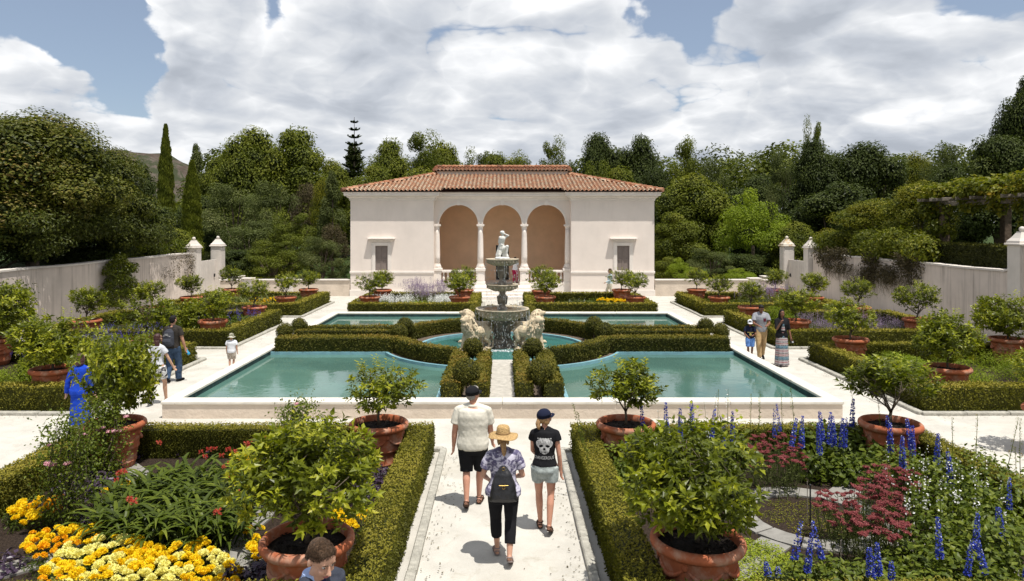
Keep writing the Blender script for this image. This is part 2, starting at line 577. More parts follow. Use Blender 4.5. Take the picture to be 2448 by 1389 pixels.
M_dark = pmat('dark_doorway', (.006, .007, .007), .25, .1, 2, spec=.5)
M_black = pmat('black_iron', (.012, .012, .013), .5, .2, 8, spec=.5)


def ex_tile(w, tc, c, bs):
    at = w.n('ShaderNodeAttribute', attribute_name='tint').outputs['Fac']
    col = w.ramp(at, [(0, (.11, .05, .03)), (.3, (.25, .10, .055)), (.6, (.37, .165, .09)), (.85, (.45, .25, .15)), (1, (.46, .38, .28))])
    n = w.noise(tc, 9, 6, .7)
    col = w.mix(w.ramp(n, [(.50, (0, 0, 0)), (.66, (.8, .8, .8))]), col, (.30, .25, .19))
    n2 = w.noise(tc, 3, 6, .7, .5)
    return w.mix(w.ramp(n2, [(.57, (0, 0, 0)), (.70, (.6, .6, .6))]), col, (.07, .05, .04))


M_tile = pmat('clay_roof_tile', (.5, .2, .1), .85, .1, 10, bump=.3, bscale=60, spec=.15, extra=ex_tile)
M_tileback = pmat('roof_underlay', (.10, .05, .035), .95, .2, 8)


def ex_terra(w, tc, c, bs):
    sep = w.n('ShaderNodeSeparateXYZ', i_0=tc)
    n = w.noise(tc, 5, 6, .65, .3)
    c = w.mix(w.ramp(n, [(.48, (0, 0, 0)), (.68, (.7, .7, .7))]), c, (.44, .29, .21))
    n2 = w.noise(tc, 2.2, 5, .7, .4)
    return w.mix(w.ramp(n2, [(.54, (0, 0, 0)), (.72, (.6, .6, .6))]), c, (.14, .045, .022))


M_terra = pmat('terracotta', (.335, .098, .042), .75, .14, 3, bump=.12, bscale=40, spec=.25, extra=ex_terra)
M_stone = pmat('aged_cast_stone', (.43, .365, .27), .85, .18, 6, bump=.5, bscale=40, spec=.2, extra=ex_spots(.65, (.13, .11, .08), 5, .50, .66))
M_wetstone = pmat('wet_cast_stone', (.19, .155, .115), .28, .35, 8, bump=.6, bscale=40, spec=.6, extra=ex_spots(.8, (.03, .027, .022), 5, .45, .58))
M_lion = pmat('lion_stone', (.52, .43, .30), .8, .14, 6, bump=.4, bscale=45, spec=.2, extra=ex_spots(.6, (.17, .12, .07), 9, .52, .62))
M_statue = pmat('white_statue_stone', (.62, .61, .57), .75, .08, 6, bump=.3, bscale=50, spec=.2, extra=ex_spots(.6, (.33, .25, .16), 7, .58, .68))
M_bark = pmat('citrus_bark', (.13, .105, .075), .9, .3, 25, bump=.7, bscale=50, spec=.1)
M_bark2 = pmat('tree_bark', (.12, .095, .07), .9, .35, 6, bump=.8, bscale=12, spec=.1)
M_wood = pmat('silvered_timber', (.20, .17, .14), .85, .3, 14, bump=.5, bscale=40)

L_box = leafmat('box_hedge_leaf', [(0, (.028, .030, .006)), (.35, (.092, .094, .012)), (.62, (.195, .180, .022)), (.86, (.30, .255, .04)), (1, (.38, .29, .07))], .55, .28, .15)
L_boxd = leafmat('darker_box_leaf', [(0, (.022, .026, .006)), (.4, (.072, .075, .012)), (.75, (.165, .145, .020)), (1, (.26, .165, .035))], .55, .25, .15)
L_cit = leafmat('citrus_leaf', [(0, (.032, .043, .004)), (.35, (.080, .100, .006)), (.6, (.158, .180, .009)), (.82, (.28, .30, .016)), (1, (.40, .37, .035))], .38, .36, .28)
L_broad = leafmat('broadleaf_foliage', [(0, (.026, .036, .006)), (.35, (.080, .098, .011)), (.65, (.155, .175, .018)), (1, (.26, .255, .035))], .55, .32, .18)
L_dark = leafmat('dark_foliage', [(0, (.015, .023, .006)), (.5, (.050, .069, .014)), (1, (.125, .145, .03))], .55, .26, .18)
L_olive = leafmat('olive_brown_foliage', [(0, (.022, .030, .006)), (.35, (.064, .078, .010)), (.65, (.125, .132, .018)), (1, (.26, .17, .05))], .5, .28, .22)
L_lime = leafmat('lime_foliage', [(0, (.06, .095, .009)), (.5, (.21, .27, .02)), (1, (.38, .42, .045))], .5, .4, .18)
L_gold = leafmat('golden_foliage', [(0, (.04, .055, .007)), (.5, (.135, .15, .012)), (.85, (.27, .24, .02)), (1, (.38, .23, .025))], .5, .35, .18)
L_grey = leafmat('grey_green_foliage', [(0, (.035, .048, .014)), (.6, (.115, .135, .04)), (1, (.22, .23, .09))], .6, .3, .15)
L_brown = leafmat('rusty_foliage', [(0, (.03, .026, .012)), (.6, (.085, .065, .028)), (1, (.15, .12, .055))], .6, .2, .25)
L_green = leafmat('bed_foliage', [(0, (.026, .040, .006)), (.5, (.085, .118, .011)), (1, (.21, .24, .028))], .45, .35, .22)
L_silver = leafmat('silver_foliage', [(0, (.10, .12, .09)), (.6, (.20, .22, .17)), (1, (.32, .33, .27))], .7, .2, .2)
L_purple = leafmat('black_purple_leaf', [(0, (.016, .010, .020)), (.6, (.048, .028, .055)), (1, (.12, .075, .125))], .4, .1, .4)


def flat_petal(name, stops, rough=.6):
    return leafmat(name, stops, rough, .25, .2, (1, 1, 1))


P_blue = flat_petal('delphinium_blue', [(0, (.025, .03, .24)), (.6, (.045, .07, .44)), (.92, (.10, .15, .60)), (1, (.6, .62, .75))])
P_violet = flat_petal('salvia_violet', [(0, (.04, .03, .16)), (.6, (.09, .07, .33)), (1, (.20, .17, .5))])
P_lav = flat_petal('lavender_mauve', [(0, (.17, .12, .20)), (.6, (.29, .215, .32)), (1, (.44, .35, .45))])
P_white = flat_petal('white_petal', [(0, (.62, .62, .58)), (1, (.88, .88, .85))])
P_yellow = flat_petal('marigold_yellow', [(0, (.74, .42, .003)), (.5, (.84, .60, .006)), (1, (.88, .72, .04))])
P_orange = flat_petal('marigold_orange', [(0, (.68, .26, .002)), (.5, (.82, .42, .004)), (1, (.88, .54, .01))])
P_lemon = flat_petal('marigold_lemon', [(0, (.66, .56, .10)), (.5, (.84, .78, .24)), (1, (.92, .90, .45))])
P_red = flat_petal('yarrow_crimson', [(0, (.10, .018, .020)), (.5, (.20, .040, .042)), (.85, (.34, .12, .11)), (1, (.46, .26, .22))])
P_coral = flat_petal('coral_flower', [(0, (.28, .02, .018)), (.6, (.50, .055, .04)), (1, (.62, .22, .13))])
P_pink = flat_petal('rose_pink', [(0, (.66, .28, .36)), (.5, (.78, .45, .5)), (1, (.88, .74, .74))])

# ------------------------------------------------------------------ ground, paths
def sheet(name, x0, x1, y0, y1, z, m, **kw):
    V = [(x0, y0, z), (x1, y0, z), (x1, y1, z), (x0, y1, z)]
    return NM().add(V, np.array([[0, 1, 2, 3]])).obj(name, m, None, **kw)


sheet('ground', -900, 900, -300, 1500, -.06, M_grass, kind='structure')
# gravel floor of the garden, gently uneven
nx, ny = 120, 120
gx, gy = np.meshgrid(np.linspace(-17.9, 17.9, nx), np.linspace(2, 45.5, ny), indexing='ij')
V = np.stack([gx.ravel(), gy.ravel(), np.zeros(nx * ny)], 1)
V[:, 2] = .006 * wob(V, 1.3) - .006
NM().add(V, grid_f(nx, ny)[:, ::1], smooth=True).obj('path', M_path, None, kind='structure')
for nm_, s in (('terrace_bank', -1), ('terrace_bank', 1)):
    nx, ny = 30, 40
    gx, gy = np.meshgrid(np.linspace(18.35, 75, nx), np.linspace(-8, 41.2, ny), indexing='ij')
    V = np.stack([s * gx.ravel(), gy.ravel(), 2.3 + .04 * (gx.ravel() - 18) + .1 * wob(np.stack([gx.ravel(), gy.ravel(), gx.ravel() * 0], 1), .5)], 1)
    m = NM().add(V, grid_f(nx, ny) if s > 0 else grid_f(nx, ny)[:, ::-1])
    # outer skirts
    x = s * np.array([18.35, 75, 75, 18.35]); y = np.array([41.2, 41.2, 44, 44])
    m.add([(s * 18.35, 41.2, 2.3), (s * 75, 41.2, 4.5), (s * 75, 46, -.1), (s * 18.35, 42.5, -.1)], np.array([[0, 1, 2, 3]]))
    m.obj(nm_, M_grass, None, kind='structure')


# ------------------------------------------------------------------ kerbs
kerb_me = {}


def kerb_run(root, x0, y0, x1, y1, w=.14, h=.075, step=.95):
    L = math.hypot(x1 - x0, y1 - y0); n = max(1, round(L / step)); l = L / n
    a = math.atan2(y1 - y0, x1 - x0)
    key = (round(l, 3), w, h)
    if key not in kerb_me:
        nm = NM(); nm.add(*cbox(-l / 2 + .004, l / 2 - .004, -w / 2, w / 2, -.05, h, .016))
        kerb_me[key] = nm.mesh('kerb_stone', M_kerb)
    for i in range(n):
        t = (i + .5) / n
        o = link('kerb_stone', kerb_me[key], root, (x0 + (x1 - x0) * t + rs.uniform(-.004, .004), y0 + (y1 - y0) * t + rs.uniform(-.004, .004), rs.uniform(-.008, .004)), a + rs.uniform(-.004, .004))


def kerb_rect(x0, x1, y0, y1, **kw):
    r = link('kerb', None, None, (0, 0, 0), kind='structure')
    kerb_run(r, x0, y0, x1, y0, **kw); kerb_run(r, x1, y0, x1, y1, **kw)
    kerb_run(r, x1, y1, x0, y1, **kw); kerb_run(r, x0, y1, x0, y0, **kw)


# ------------------------------------------------------------------ hedges
def offset_poly(pts, d, closed):
    P = np.array(pts, float); n = len(P); out = []
    for i in range(n):
        if closed or 0 < i < n - 1:
            a = P[(i - 1) % n]; b = P[i]; c = P[(i + 1) % n]
            u = unit(b - a); v = unit(c - b)
        elif i == 0: u = v = unit(P[1] - P[0])
        else: u = v = unit(P[-1] - P[-2])
        n1 = np.array([-u[1], u[0]]); n2 = np.array([-v[1], v[0]])
        m = unit(n1 + n2); k = 1 / max(.3, np.dot(m, n1))
        out.append(P[i] + m * d * k)
    return np.array(out)


def hedge(label, pts, w, h, z0=0., closed=False, dens=700, L=.045, mat=None, group=None, tint=.5, side_tint=-.12, rough=.02):
    mat = mat or L_box
    a = offset_poly(pts, w / 2, closed); b = offset_poly(pts, -w / 2, closed)
    n = len(pts)
    # refine along the run
    segs = [(i, (i + 1) % n) for i in range(n if closed else n - 1)]
    nm = NM()
    ins = .035
    for i, j in segs:
        l = np.linalg.norm(np.array(pts[i]) - np.array(pts[j])); k = max(2, int(l / .25))
        # core (inset)
        ai, bi = a[i] + (b[i] - a[i]) * ins / w, b[i] + (a[i] - b[i]) * ins / w
        aj, bj = a[j] + (b[j] - a[j]) * ins / w, b[j] + (a[j] - b[j]) * ins / w
        t = np.linspace(0, 1, k)[:, None]
        A = ai + (aj - ai) * t; B = bi + (bj - bi) * t
        V = np.zeros((k, 4, 3))
        V[:, 0, :2] = A; V[:, 1, :2] = A; V[:, 2, :2] = B; V[:, 3, :2] = B
        V[:, 0, 2] = z0 - .03; V[:, 3, 2] = z0 - .03; V[:, 1, 2] = z0 + h - ins; V[:, 2, 2] = z0 + h - ins
        V = V.reshape(-1, 3)
        F = [grid_f(k, 4)]
        if not closed:
            F.append(np.array([[3, 2, 1, 0], [(k - 1) * 4, (k - 1) * 4 + 1, (k - 1) * 4 + 2, (k - 1) * 4 + 3]]))
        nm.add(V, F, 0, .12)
        faces = [(np.array([*a[i], z0 + h]), np.array([*a[j], z0 + h]), np.array([*b[j], z0 + h]), np.array([*b[i], z0 + h]), np.array([0, 0, 1.])),
                 (np.array([*a[i], z0]), np.array([*a[j], z0]), np.array([*a[j], z0 + h]), np.array([*a[i], z0 + h]), np.array([*unit(a[i] - b[i]), 0.])),
                 (np.array([*b[i], z0]), np.array([*b[j], z0]), np.array([*b[j], z0 + h]), np.array([*b[i], z0 + h]), np.array([*unit(b[i] - a[i]), 0.]))]
        if not closed and i == 0:
            d = unit(np.array(pts[0], float) - np.array(pts[1], float))
            faces.append((np.array([*a[0], z0]), np.array([*b[0], z0]), np.array([*b[0], z0 + h]), np.array([*a[0], z0 + h]), np.array([*d, 0.])))
        if not closed and j == n - 1:
            d = unit(np.array(pts[-1], float) - np.array(pts[-2], float))
            faces.append((np.array([*a[j], z0]), np.array([*b[j], z0]), np.array([*b[j], z0 + h]), np.array([*a[j], z0 + h]), np.array([*d, 0.])))
        for q0, q1, q2, q3, nn in faces:
            ar = np.linalg.norm(np.cross(q1 - q0, q3 - q0)) * .5 + np.linalg.norm(np.cross(q1 - q2, q3 - q2)) * .5
            m = int(ar * dens)
            u = rs.rand(m, 1); v = rs.rand(m, 1)
            top = nn[2] > .5
            P = q0 * (1 - u) * (1 - v) + q1 * u * (1 - v) + q2 * u * v + q3 * (1 - u) * v
            bulge = .018 * wob(P, 2.2, 3.1) + .010 * wob(P, 9.0, 1.2)
            depth = -.035 * rs.rand(m) ** 1.5 + rs.rand(m) ** 6 * rough * 2
            # rounded shoulders
            if not top: depth -= .03 * np.clip((v[:, 0] - .9) / .1, 0, 1) ** 2
            else: depth -= .02 * np.clip((np.abs(v[:, 0] - .5) - .4) / .1, 0, 1) ** 2
            if not top: depth -= .05 * np.clip((.14 - v[:, 0]) / .14, 0, 1)
            P = P + nn * (bulge + depth)[:, None]
            N = unit(nn + rdir(m) * .75); D = unit(np.cross(N, rdir(m)) + nn * .35)
            patch = .16 * wob(P, 1.1, 5.0) + .10 * wob(P, 4.7, 2.0)
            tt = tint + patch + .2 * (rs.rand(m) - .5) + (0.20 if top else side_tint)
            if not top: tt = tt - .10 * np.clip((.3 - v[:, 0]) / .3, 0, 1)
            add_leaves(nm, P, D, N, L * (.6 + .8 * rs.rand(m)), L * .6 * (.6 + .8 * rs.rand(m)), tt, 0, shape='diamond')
    o = nm.obj('box_hedge', mat)
    o['label'] = label; o['category'] = 'hedge'
    o['group'] = group or 'clipped box hedges of the garden'
    return o


def rect_pts(x0, x1, y0, y1, w):
    k = w / 2
    return [(x0 + k, y0 + k), (x1 - k, y0 + k), (x1 - k, y1 - k), (x0 + k, y1 - k)]


HW = .46
BEDS = {  # name: x0, x1, y0, y1
    'fl': (-7.55, -1.27, 6.9, 13.12), 'fr': (1.27, 7.55, 6.9, 13.12),
    'l2': (-16.9, -9.5, 16.0, 22.1), 'r2': (9.5, 16.9, 16.0, 22.1),
    'l3': (-16.4, -9.4, 24.35, 30.25), 'r3': (9.4, 16.4, 24.35, 30.25),
    'l4': (-15.8, -9.3, 32.5, 38.3), 'r4': (9.3, 15.8, 32.5, 38.3),
    'cl': (-7.1, -1.15, 32.6, 38.1), 'cr': (1.15, 7.1, 32.6, 38.1)}
HEDGE_LABEL = {
    'fl': 'box hedge framing the front bed with yellow marigolds and dark red lilies',
    'fr': 'box hedge framing the front bed with blue delphiniums and red yarrow',
    'l2': 'box hedge round the bed of blue salvia beside the couple walking away',
    'r2': 'box hedge round the bed with silvery plants beside the white wall',
    'l3': 'box hedge behind the small child in a sun hat, round a bed with violet flowers',
    'r3': 'box hedge round the mauve lavender bed behind the woman in a long dress',
    'l4': 'box hedge by the far low wall round a bed with yellow flowers and sword leaves',
    'r4': 'box hedge by the far low wall under five potted trees and pale russian sage',
    'cl': 'box hedge below the pavilion round the bed of white phlox',
    'cr': 'box hedge below the pavilion round the bed of yellow marigolds and thyme'}
for k, (x0, x1, y0, y1) in BEDS.items():
    far = y0 > 30; mid = 14 < y0 < 30
    dn, L = (2600, .034) if y0 < 10 else (900, .055) if y0 < 20 else (520, .07) if mid else (380, .085)
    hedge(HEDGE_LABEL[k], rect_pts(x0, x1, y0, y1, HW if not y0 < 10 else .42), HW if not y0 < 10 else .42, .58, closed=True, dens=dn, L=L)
    NM().add(*cbox(x0 + .05, x1 - .05, y0 + .05, y1 - .05, -.05, .055, .02)).obj('bed_soil', M_soil, None, kind='structure')
    kerb_rect(x0 - .17, x1 + .17, y0 - .17, y1 + .17, w=.15 if y0 > 10 else .12, h=.07)


# ------------------------------------------------------------------ pool basin
PX, PY0, PY1 = 7.46, 15.5, 31.4          # outside faces
IX, IY0, IY1 = 7.18, 15.86, 31.02        # inside faces
CZ = .375; WZ = .20
CY = 23.45                                # centre of the fountain
pool = thing('pool_wall', 'low cream rendered wall with worn white coping round the large pool', 'wall', (0, PY0, 0))
pool_o = Vector((0, PY0, 0))


def sub(nm, name, mats, parent, off=None, **kw):
    off = np.array(off if off is not None else parent.location)
    nm.V = [v - off for v in nm.V]
    return nm.obj(name, mats, parent, **kw)


m = NM()
for x0, x1, y0, y1 in ((-PX + .03, PX - .03, PY0 + .03, IY0), (-PX + .03, PX - .03, IY1, PY1 - .03), (-PX + .03, -IX, IY0, IY1), (IX, PX - .03, IY0, IY1)):
    m.add(*box(x0, x1, y0, y1, -.1, CZ - .07))
sub(m, 'rendered_face', M_poolwall, pool)


def slab_run(parent, name, mat, x0, x1, y0, y1, z0, z1, along, n, c=.014, gap=.0018, jit=.0015):
    L = (x1 - x0 if along == 'x' else y1 - y0) / n
    nm = NM()
    if along == 'x': nm.add(*cbox(-L / 2 + gap, L / 2 - gap, y0 - (y0 + y1) / 2, y1 - (y0 + y1) / 2, z0 - z0, z1 - z0, c))
    else: nm.add(*cbox(x0 - (x0 + x1) / 2, x1 - (x0 + x1) / 2, -L / 2 + gap, L / 2 - gap, 0, z1 - z0, c))
    me = nm.mesh(name, mat)
    for i in range(n):
        t = (i + .5) * L
        p = Vector((x0 + t if along == 'x' else (x0 + x1) / 2, (y0 + y1) / 2 if along == 'x' else y0 + t, z0 + rs.uniform(-jit, jit)))
        link(name, me, parent, p - parent.location)


slab_run(pool, 'coping', M_coping, -PX, PX, PY0, IY0 + .02, CZ - .07, CZ, 'x', 6)
slab_run(pool, 'coping', M_coping, -PX, PX, IY1 - .02, PY1, CZ - .07, CZ, 'x', 6)
slab_run(pool, 'coping', M_coping, -PX, -IX + .02, IY0 + .02, IY1 - .02, CZ - .07, CZ, 'y', 6)
slab_run(pool, 'coping', M_coping, IX - .02, PX, IY0 + .02, IY1 - .02, CZ - .07, CZ, 'y', 6)
# inner lining just inside the wall
m = NM()
for x0, x1, y0, y1 in ((-IX, -IX + .012, IY0, IY1), (IX - .012, IX, IY0, IY1), (-IX, IX, IY0, IY0 + .012), (-IX, IX, IY1 - .012, IY1)):
    m.add(*box(x0, x1, y0, y1, -.1, CZ - .072))
sub(m, 'lining', M_tank, pool)

# planted island: cross plus octagonal ring, with a pale blue lip
AX, AY = 1.47, 1.42          # half widths of the arms
RO, RI = 3.86, 2.66          # island ring radii


def arc(r, a0, a1, n):
    t = np.radians(np.linspace(a0, a1, n))
    return [(r * math.cos(x), CY + r * math.sin(x)) for x in t]


def island_outline(grow=0):
    r = RO + grow; ax = AX + grow; ay = AY + grow
    aX = math.degrees(math.asin(ay / r)); aY = math.degrees(math.acos(ax / r))
    pts = []
    for q in range(4):
        # quadrant corners in order: +x arm, ring arc, +y arm ...
        if q == 0: pts += [(IX, CY + ay)] + arc(r, aX, aY, 9) + [(ax, IY1)]
        if q == 1: pts += [(-ax, IY1)] + arc(r, 180 - aY, 180 - aX, 9) + [(-IX, CY + ay)]
        if q == 2: pts += [(-IX, CY - ay)] + arc(r, 180 + aX, 180 + aY, 9) + [(-ax, IY0)]
        if q == 3: pts += [(ax, IY0)] + arc(r, 360 - aY, 360 - aX, 9) + [(IX, CY - ay)]
    return pts


def poly_prism_bm(outer, hole, z0, z1):
    bm = bmesh.new()
    ov = [bm.verts.new((x, y, z1)) for x, y in outer]; hv = [bm.verts.new((x, y, z1)) for x, y in hole]
    es = [bm.edges.new((ov[i], ov[(i + 1) % len(ov)])) for i in range(len(ov))]
    if hv: es += [bm.edges.new((hv[i], hv[(i + 1) % len(hv)])) for i in range(len(hv))]
    bmesh.ops.triangle_fill(bm, use_beauty=True, use_dissolve=False, edges=es)
    for loop in ([ov, hv] if hv else [ov]):
        lo = [bm.verts.new((v.co.x, v.co.y, z0)) for v in loop]
        for i in range(len(loop)):
            j = (i + 1) % len(loop)
            bm.faces.new((loop[i], loop[j], lo[j], lo[i]))
    bmesh.ops.recalc_face_normals(bm, faces=bm.faces)
    return bm


def bm_obj(bm, name, mats, parent=None, off=(0, 0, 0), **kw):
    if any(off):
        bmesh.ops.translate(bm, verts=bm.verts, vec=-Vector(off))
    me = bpy.data.meshes.new(name); bm.to_mesh(me); bm.free()
    for mm in (mats if isinstance(mats, (list, tuple)) else [mats]): me.materials.append(mm)
    return link(name, me, parent, **kw)


circ = arc(RI + .10, 0, 360, 49)[:-1]
bm_obj(poly_prism_bm(island_outline(-.06), circ, -.1, .235), 'island_gravel', M_grav, None, kind='structure')
# lips
isl = thing('pool_edging', 'pale blue painted lip round the planted island and round centre basin', 'pool edging', (0, CY, 0))


def lip(pts, closed, w, z0, z1, name, parent, mat):
    a = offset_poly(pts, w / 2, closed); b = offset_poly(pts, -w / 2, closed); n = len(pts)
    V = np.zeros((n, 4, 3)); V[:, 0, :2] = a; V[:, 1, :2] = a; V[:, 2, :2] = b; V[:, 3, :2] = b
    V[:, 0, 2] = z0; V[:, 3, 2] = z0; V[:, 1, 2] = z1; V[:, 2, 2] = z1
    nm = NM().add(V.reshape(-1, 3), [grid_f(n, 4, cu=closed)])
    return sub(nm, name, mat, parent)


op = island_outline(0)
q = len(op) // 4
for k in range(4):
    lip(op[k * q:(k + 1) * q], False, .09, -.05, .285, 'lip', isl, M_blue)
lip(arc(RI + .05, 0, 360, 73)[:-1], True, .11, -.05, .275, 'ring_lip', isl, M_blue)
lip(arc(RI - .012, 0, 360, 73)[:-1], True, .012, -.05, .18, 'ring_lining', isl, M_tank)


def water_mat(name, col):
    m = bpy.data.materials.new(name); m.use_nodes = True
    w = NT(m.node_tree)
    out = w.n('ShaderNodeOutputMaterial')
    tc = w.n('ShaderNodeTexCoord').outputs['Object']
    n = w.noise(tc, .35, 4, .6, .5)
    c = w.ramp(n, [(.38, tuple(k * .82 for k in col)), (.62, tuple(min(1, k * 1.15) for k in col))])
    s = w.noise(tc, 1.4, 7, .7, .8)
    c = w.mix(w.ramp(s, [(.62, (0, 0, 0)), (.7, (.3, .3, .3))]), c, (.10, .13, .09))
    bs = w.n('ShaderNodeBsdfPrincipled', i_Roughness=.035, i_IOR=1.333)
    bs.inputs['Specular IOR Level'].default_value = .5
    w.put(bs.inputs['Base Color'], c)
    mp = w.n('ShaderNodeMapping'); w.put(mp.inputs[0], tc); mp.inputs['Scale'].default_value = (1, .8, 1)
    b1 = w.noise(mp.outputs[0], 7, 3, .5); b2 = w.noise(mp.outputs[0], 1.1, 2, .5)
    h = w.m('ADD', w.m('MULTIPLY', b1, .4), b2)
    bp = w.n('ShaderNodeBump', i_Strength=.075, i_Distance=.05, i_Height=h)
    w.put(bs.inputs['Normal'], bp.outputs[0])
    w.put(out.inputs[0], bs.outputs[0])
    return m


M_water = water_mat('teal_pool_water', (.072, .150, .125))
M_water2 = water_mat('basin_water', (.045, .15, .135))
o = sheet('pool_water', -IX + .01, IX - .01, IY0 + .01, IY1 - .01, WZ, M_water, kind='structure')
V, F = lathe([(0.001, .205), (RI - .02, .205)], 64, 0, CY, cap=False)
V[:, 2] = .206
NM().add(V, F).obj('basin_water', M_water2, None, kind='structure')
# stone walk through the island arm, and the short one behind
walk = link('stone_walk', None, None, (0, 0, 0), kind='structure')
for y0, y1 in ((IY0, CY - RI - .12), (CY + RI + .12, IY1)):
    n = 5
    for i in range(n):
        a = y0 + (y1 - y0) * i / n; b = y0 + (y1 - y0) * (i + 1) / n
        NM().add(*cbox(-.295, .295, a + .003, b - .003, .1, .30 + rs.uniform(0, .004), .008)).obj('slab', M_slabpath, walk)

# island hedges
IH = .47; z0 = .235
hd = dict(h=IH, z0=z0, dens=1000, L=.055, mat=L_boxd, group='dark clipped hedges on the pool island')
rows = [(-1.22, .40, 'nearest row'), (-.62, .34, 'second row'), (.62, .34, 'third row'), (1.22, .40, 'farthest row')]
side_name = {-1: 'beside the couple holding hands', 1: 'beside the family of three'}
for s in (-1, 1):
    for dy, wd, rn in rows:
        if abs(dy) > 1:
            sg = 1 if dy > 0 else -1
            r = 3.42
            a0 = math.degrees(math.asin(1.22 / r)); a1 = 66
            ar = arc(r, sg * a0, sg * a1, 7) if s > 0 else arc(r, 180 - sg * a0, 180 - sg * a1, 7)
            pts = [(s * 7.05, CY + dy)] + ar
            hedge(f'{rn} of the island hedge {side_name[s]}, bending round the fountain basin', pts, wd, **hd)
        else:
            hedge(f'{rn} of straight low island hedge {side_name[s]}', [(s * 7.0, CY + dy), (s * 3.35, CY + dy)], wd, **{**hd, 'h': .42})
ball_mesh = None
for s in (-1, 1):
    for x0, wd, nm_ in ((1.16, .42, 'outer'), (.50, .34, 'inner')):
        w_ = 'above the man in the cream polo' if s < 0 else 'above the woman in the black tee'
        hedge(f'{nm_} hedge strip by the stone walk, {w_}', [(s * x0, IY0 + .04), (s * x0, CY - 3.38)], wd, **hd)
        hedge(f'{nm_} hedge strip behind the fountain, toward the {"white phlox" if s < 0 else "yellow marigold"} bed', [(s * x0, CY + 3.38), (s * x0, IY1 - .05)], wd, **hd)


def box_ball(x, y, z, r, label):
    nm = NM()
    nm.add(*ellipsoid((0, 0, 0), r * .9, 16, 10), 0, .12)
    n = int(4 * PI * r * r * 1300)
    u = rdir(n); P = u * r * (1 - .08 * rs.rand(n) ** 2)[:, None] * (1 + .03 * wob(u * 4, 1.5, x))[:, None]
    N = unit(u + rdir(n) * .7); D = unit(np.cross(N, rdir(n)) + u * .35)
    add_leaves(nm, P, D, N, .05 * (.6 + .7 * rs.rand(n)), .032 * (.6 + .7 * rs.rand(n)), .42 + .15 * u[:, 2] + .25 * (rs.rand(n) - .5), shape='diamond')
    nm.add(*tube([(0, 0, z0 - z), (0, 0, -r * .7)], .025, 6), 1)
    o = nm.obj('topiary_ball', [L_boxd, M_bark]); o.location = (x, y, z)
    o['label'] = label; o['category'] = 'topiary'; o['group'] = 'clipped box balls on the pool island'


for x, y, r, lb in ((-.82, 16.2, .30, 'box ball at the near end of the walk, beside the dark cap'), (.86, 16.2, .30, 'box ball at the near end of the walk, away from the dark cap'),
                    (-.82, 19.75, .27, 'tall box ball in front of the lion facing the couple'), (.84, 19.75, .27, 'tall box ball in front of the lion facing the family'),
                    (-7.0, CY + 1.05, .27, 'box ball at the far outer corner of the island, by the child'), (-7.1, CY - .25, .27, 'lower box ball at the island edge by the child'),
                    (7.0, CY + 1.05, .27, 'box ball at the far outer corner of the island, by the boy in the cap'), (7.12, CY - .25, .27, 'lower box ball at the island edge by the boy in the cap'),
                    (-3.35, CY + 1.0, .28, 'box ball at the far bend of the island hedge left of the fountain'), (-3.35, CY - .45, .28, 'box ball at the near bend of the island hedge left of the fountain'),
                    (3.15, CY + 1.0, .30, 'box ball at the far bend of the island hedge right of the fountain'), (3.3, CY - .45, .30, 'box ball at the near bend of the island hedge right of the fountain'),
                    (-.85, 27.4, .27, 'box ball behind the fountain on the white phlox side'), (.85, 27.4, .27, 'box ball behind the fountain on the marigold side')):
    box_ball(x, y, .235 + r + (.30 if 19 < y < 20 else .34 if y < 17 else .22), r, lb)

# ------------------------------------------------------------------ garden walls
def wall_xz(name, label, prof, x0, x1, mat, cap=True):
    """long wall in the Y direction: prof = (y, height) list"""
    t = thing(name, label, 'wall', ((x0 + x1) / 2, prof[0][0], 0))
    n = len(prof); V = []
    for y, h in prof: V += [(x0, y, -.1), (x0, y, h), (x1, y, h), (x1, y, -.1)]
    F = [grid_f(n, 4), np.array([[3, 2, 1, 0], [(n - 1) * 4 + k for k in range(4)]])]
    V = np.array(V); sub(NM().add(V, F), 'wall_face', mat, t)
    V = []
    for y, h in prof: V += [(x0 - .05, y, h + .002), (x0 - .05, y, h + .075), (x1 + .05, y, h + .075), (x1 + .05, y, h + .002)]
    sub(NM().add(V, F), 'wall_cap', M_white, t)
    return t


wy = np.linspace(4, 41.2, 40)
wall_xz('garden_wall', 'streaked pale garden wall under the big dark tree', [(y, 2.5 + .015 * math.sin(y)) for y in wy], -18.35, -18, M_wallL)
pr = [(y, 2.52 + .012 * math.sin(y * 1.3)) for y in np.linspace(25.6, 41.2, 18)]
cv = [(25.6 - .9 * math.sin(t) - 0, 2.52 + .95 * (1 - math.cos(t))) for t in np.linspace(.1, PI / 2, 8)]
pr2 = [(4.0, 3.47), (24.7, 3.47)][::1]
pr_all = [(4.0, 3.47), (12, 3.47), (20, 3.47), (24.6, 3.47)] + [(a, b) for a, b in cv[::-1]][1:] + pr
wall_xz('garden_wall', 'pale garden wall with a curved step, half covered by a trailing climber', pr_all, 18, 18.35, M_wallL)


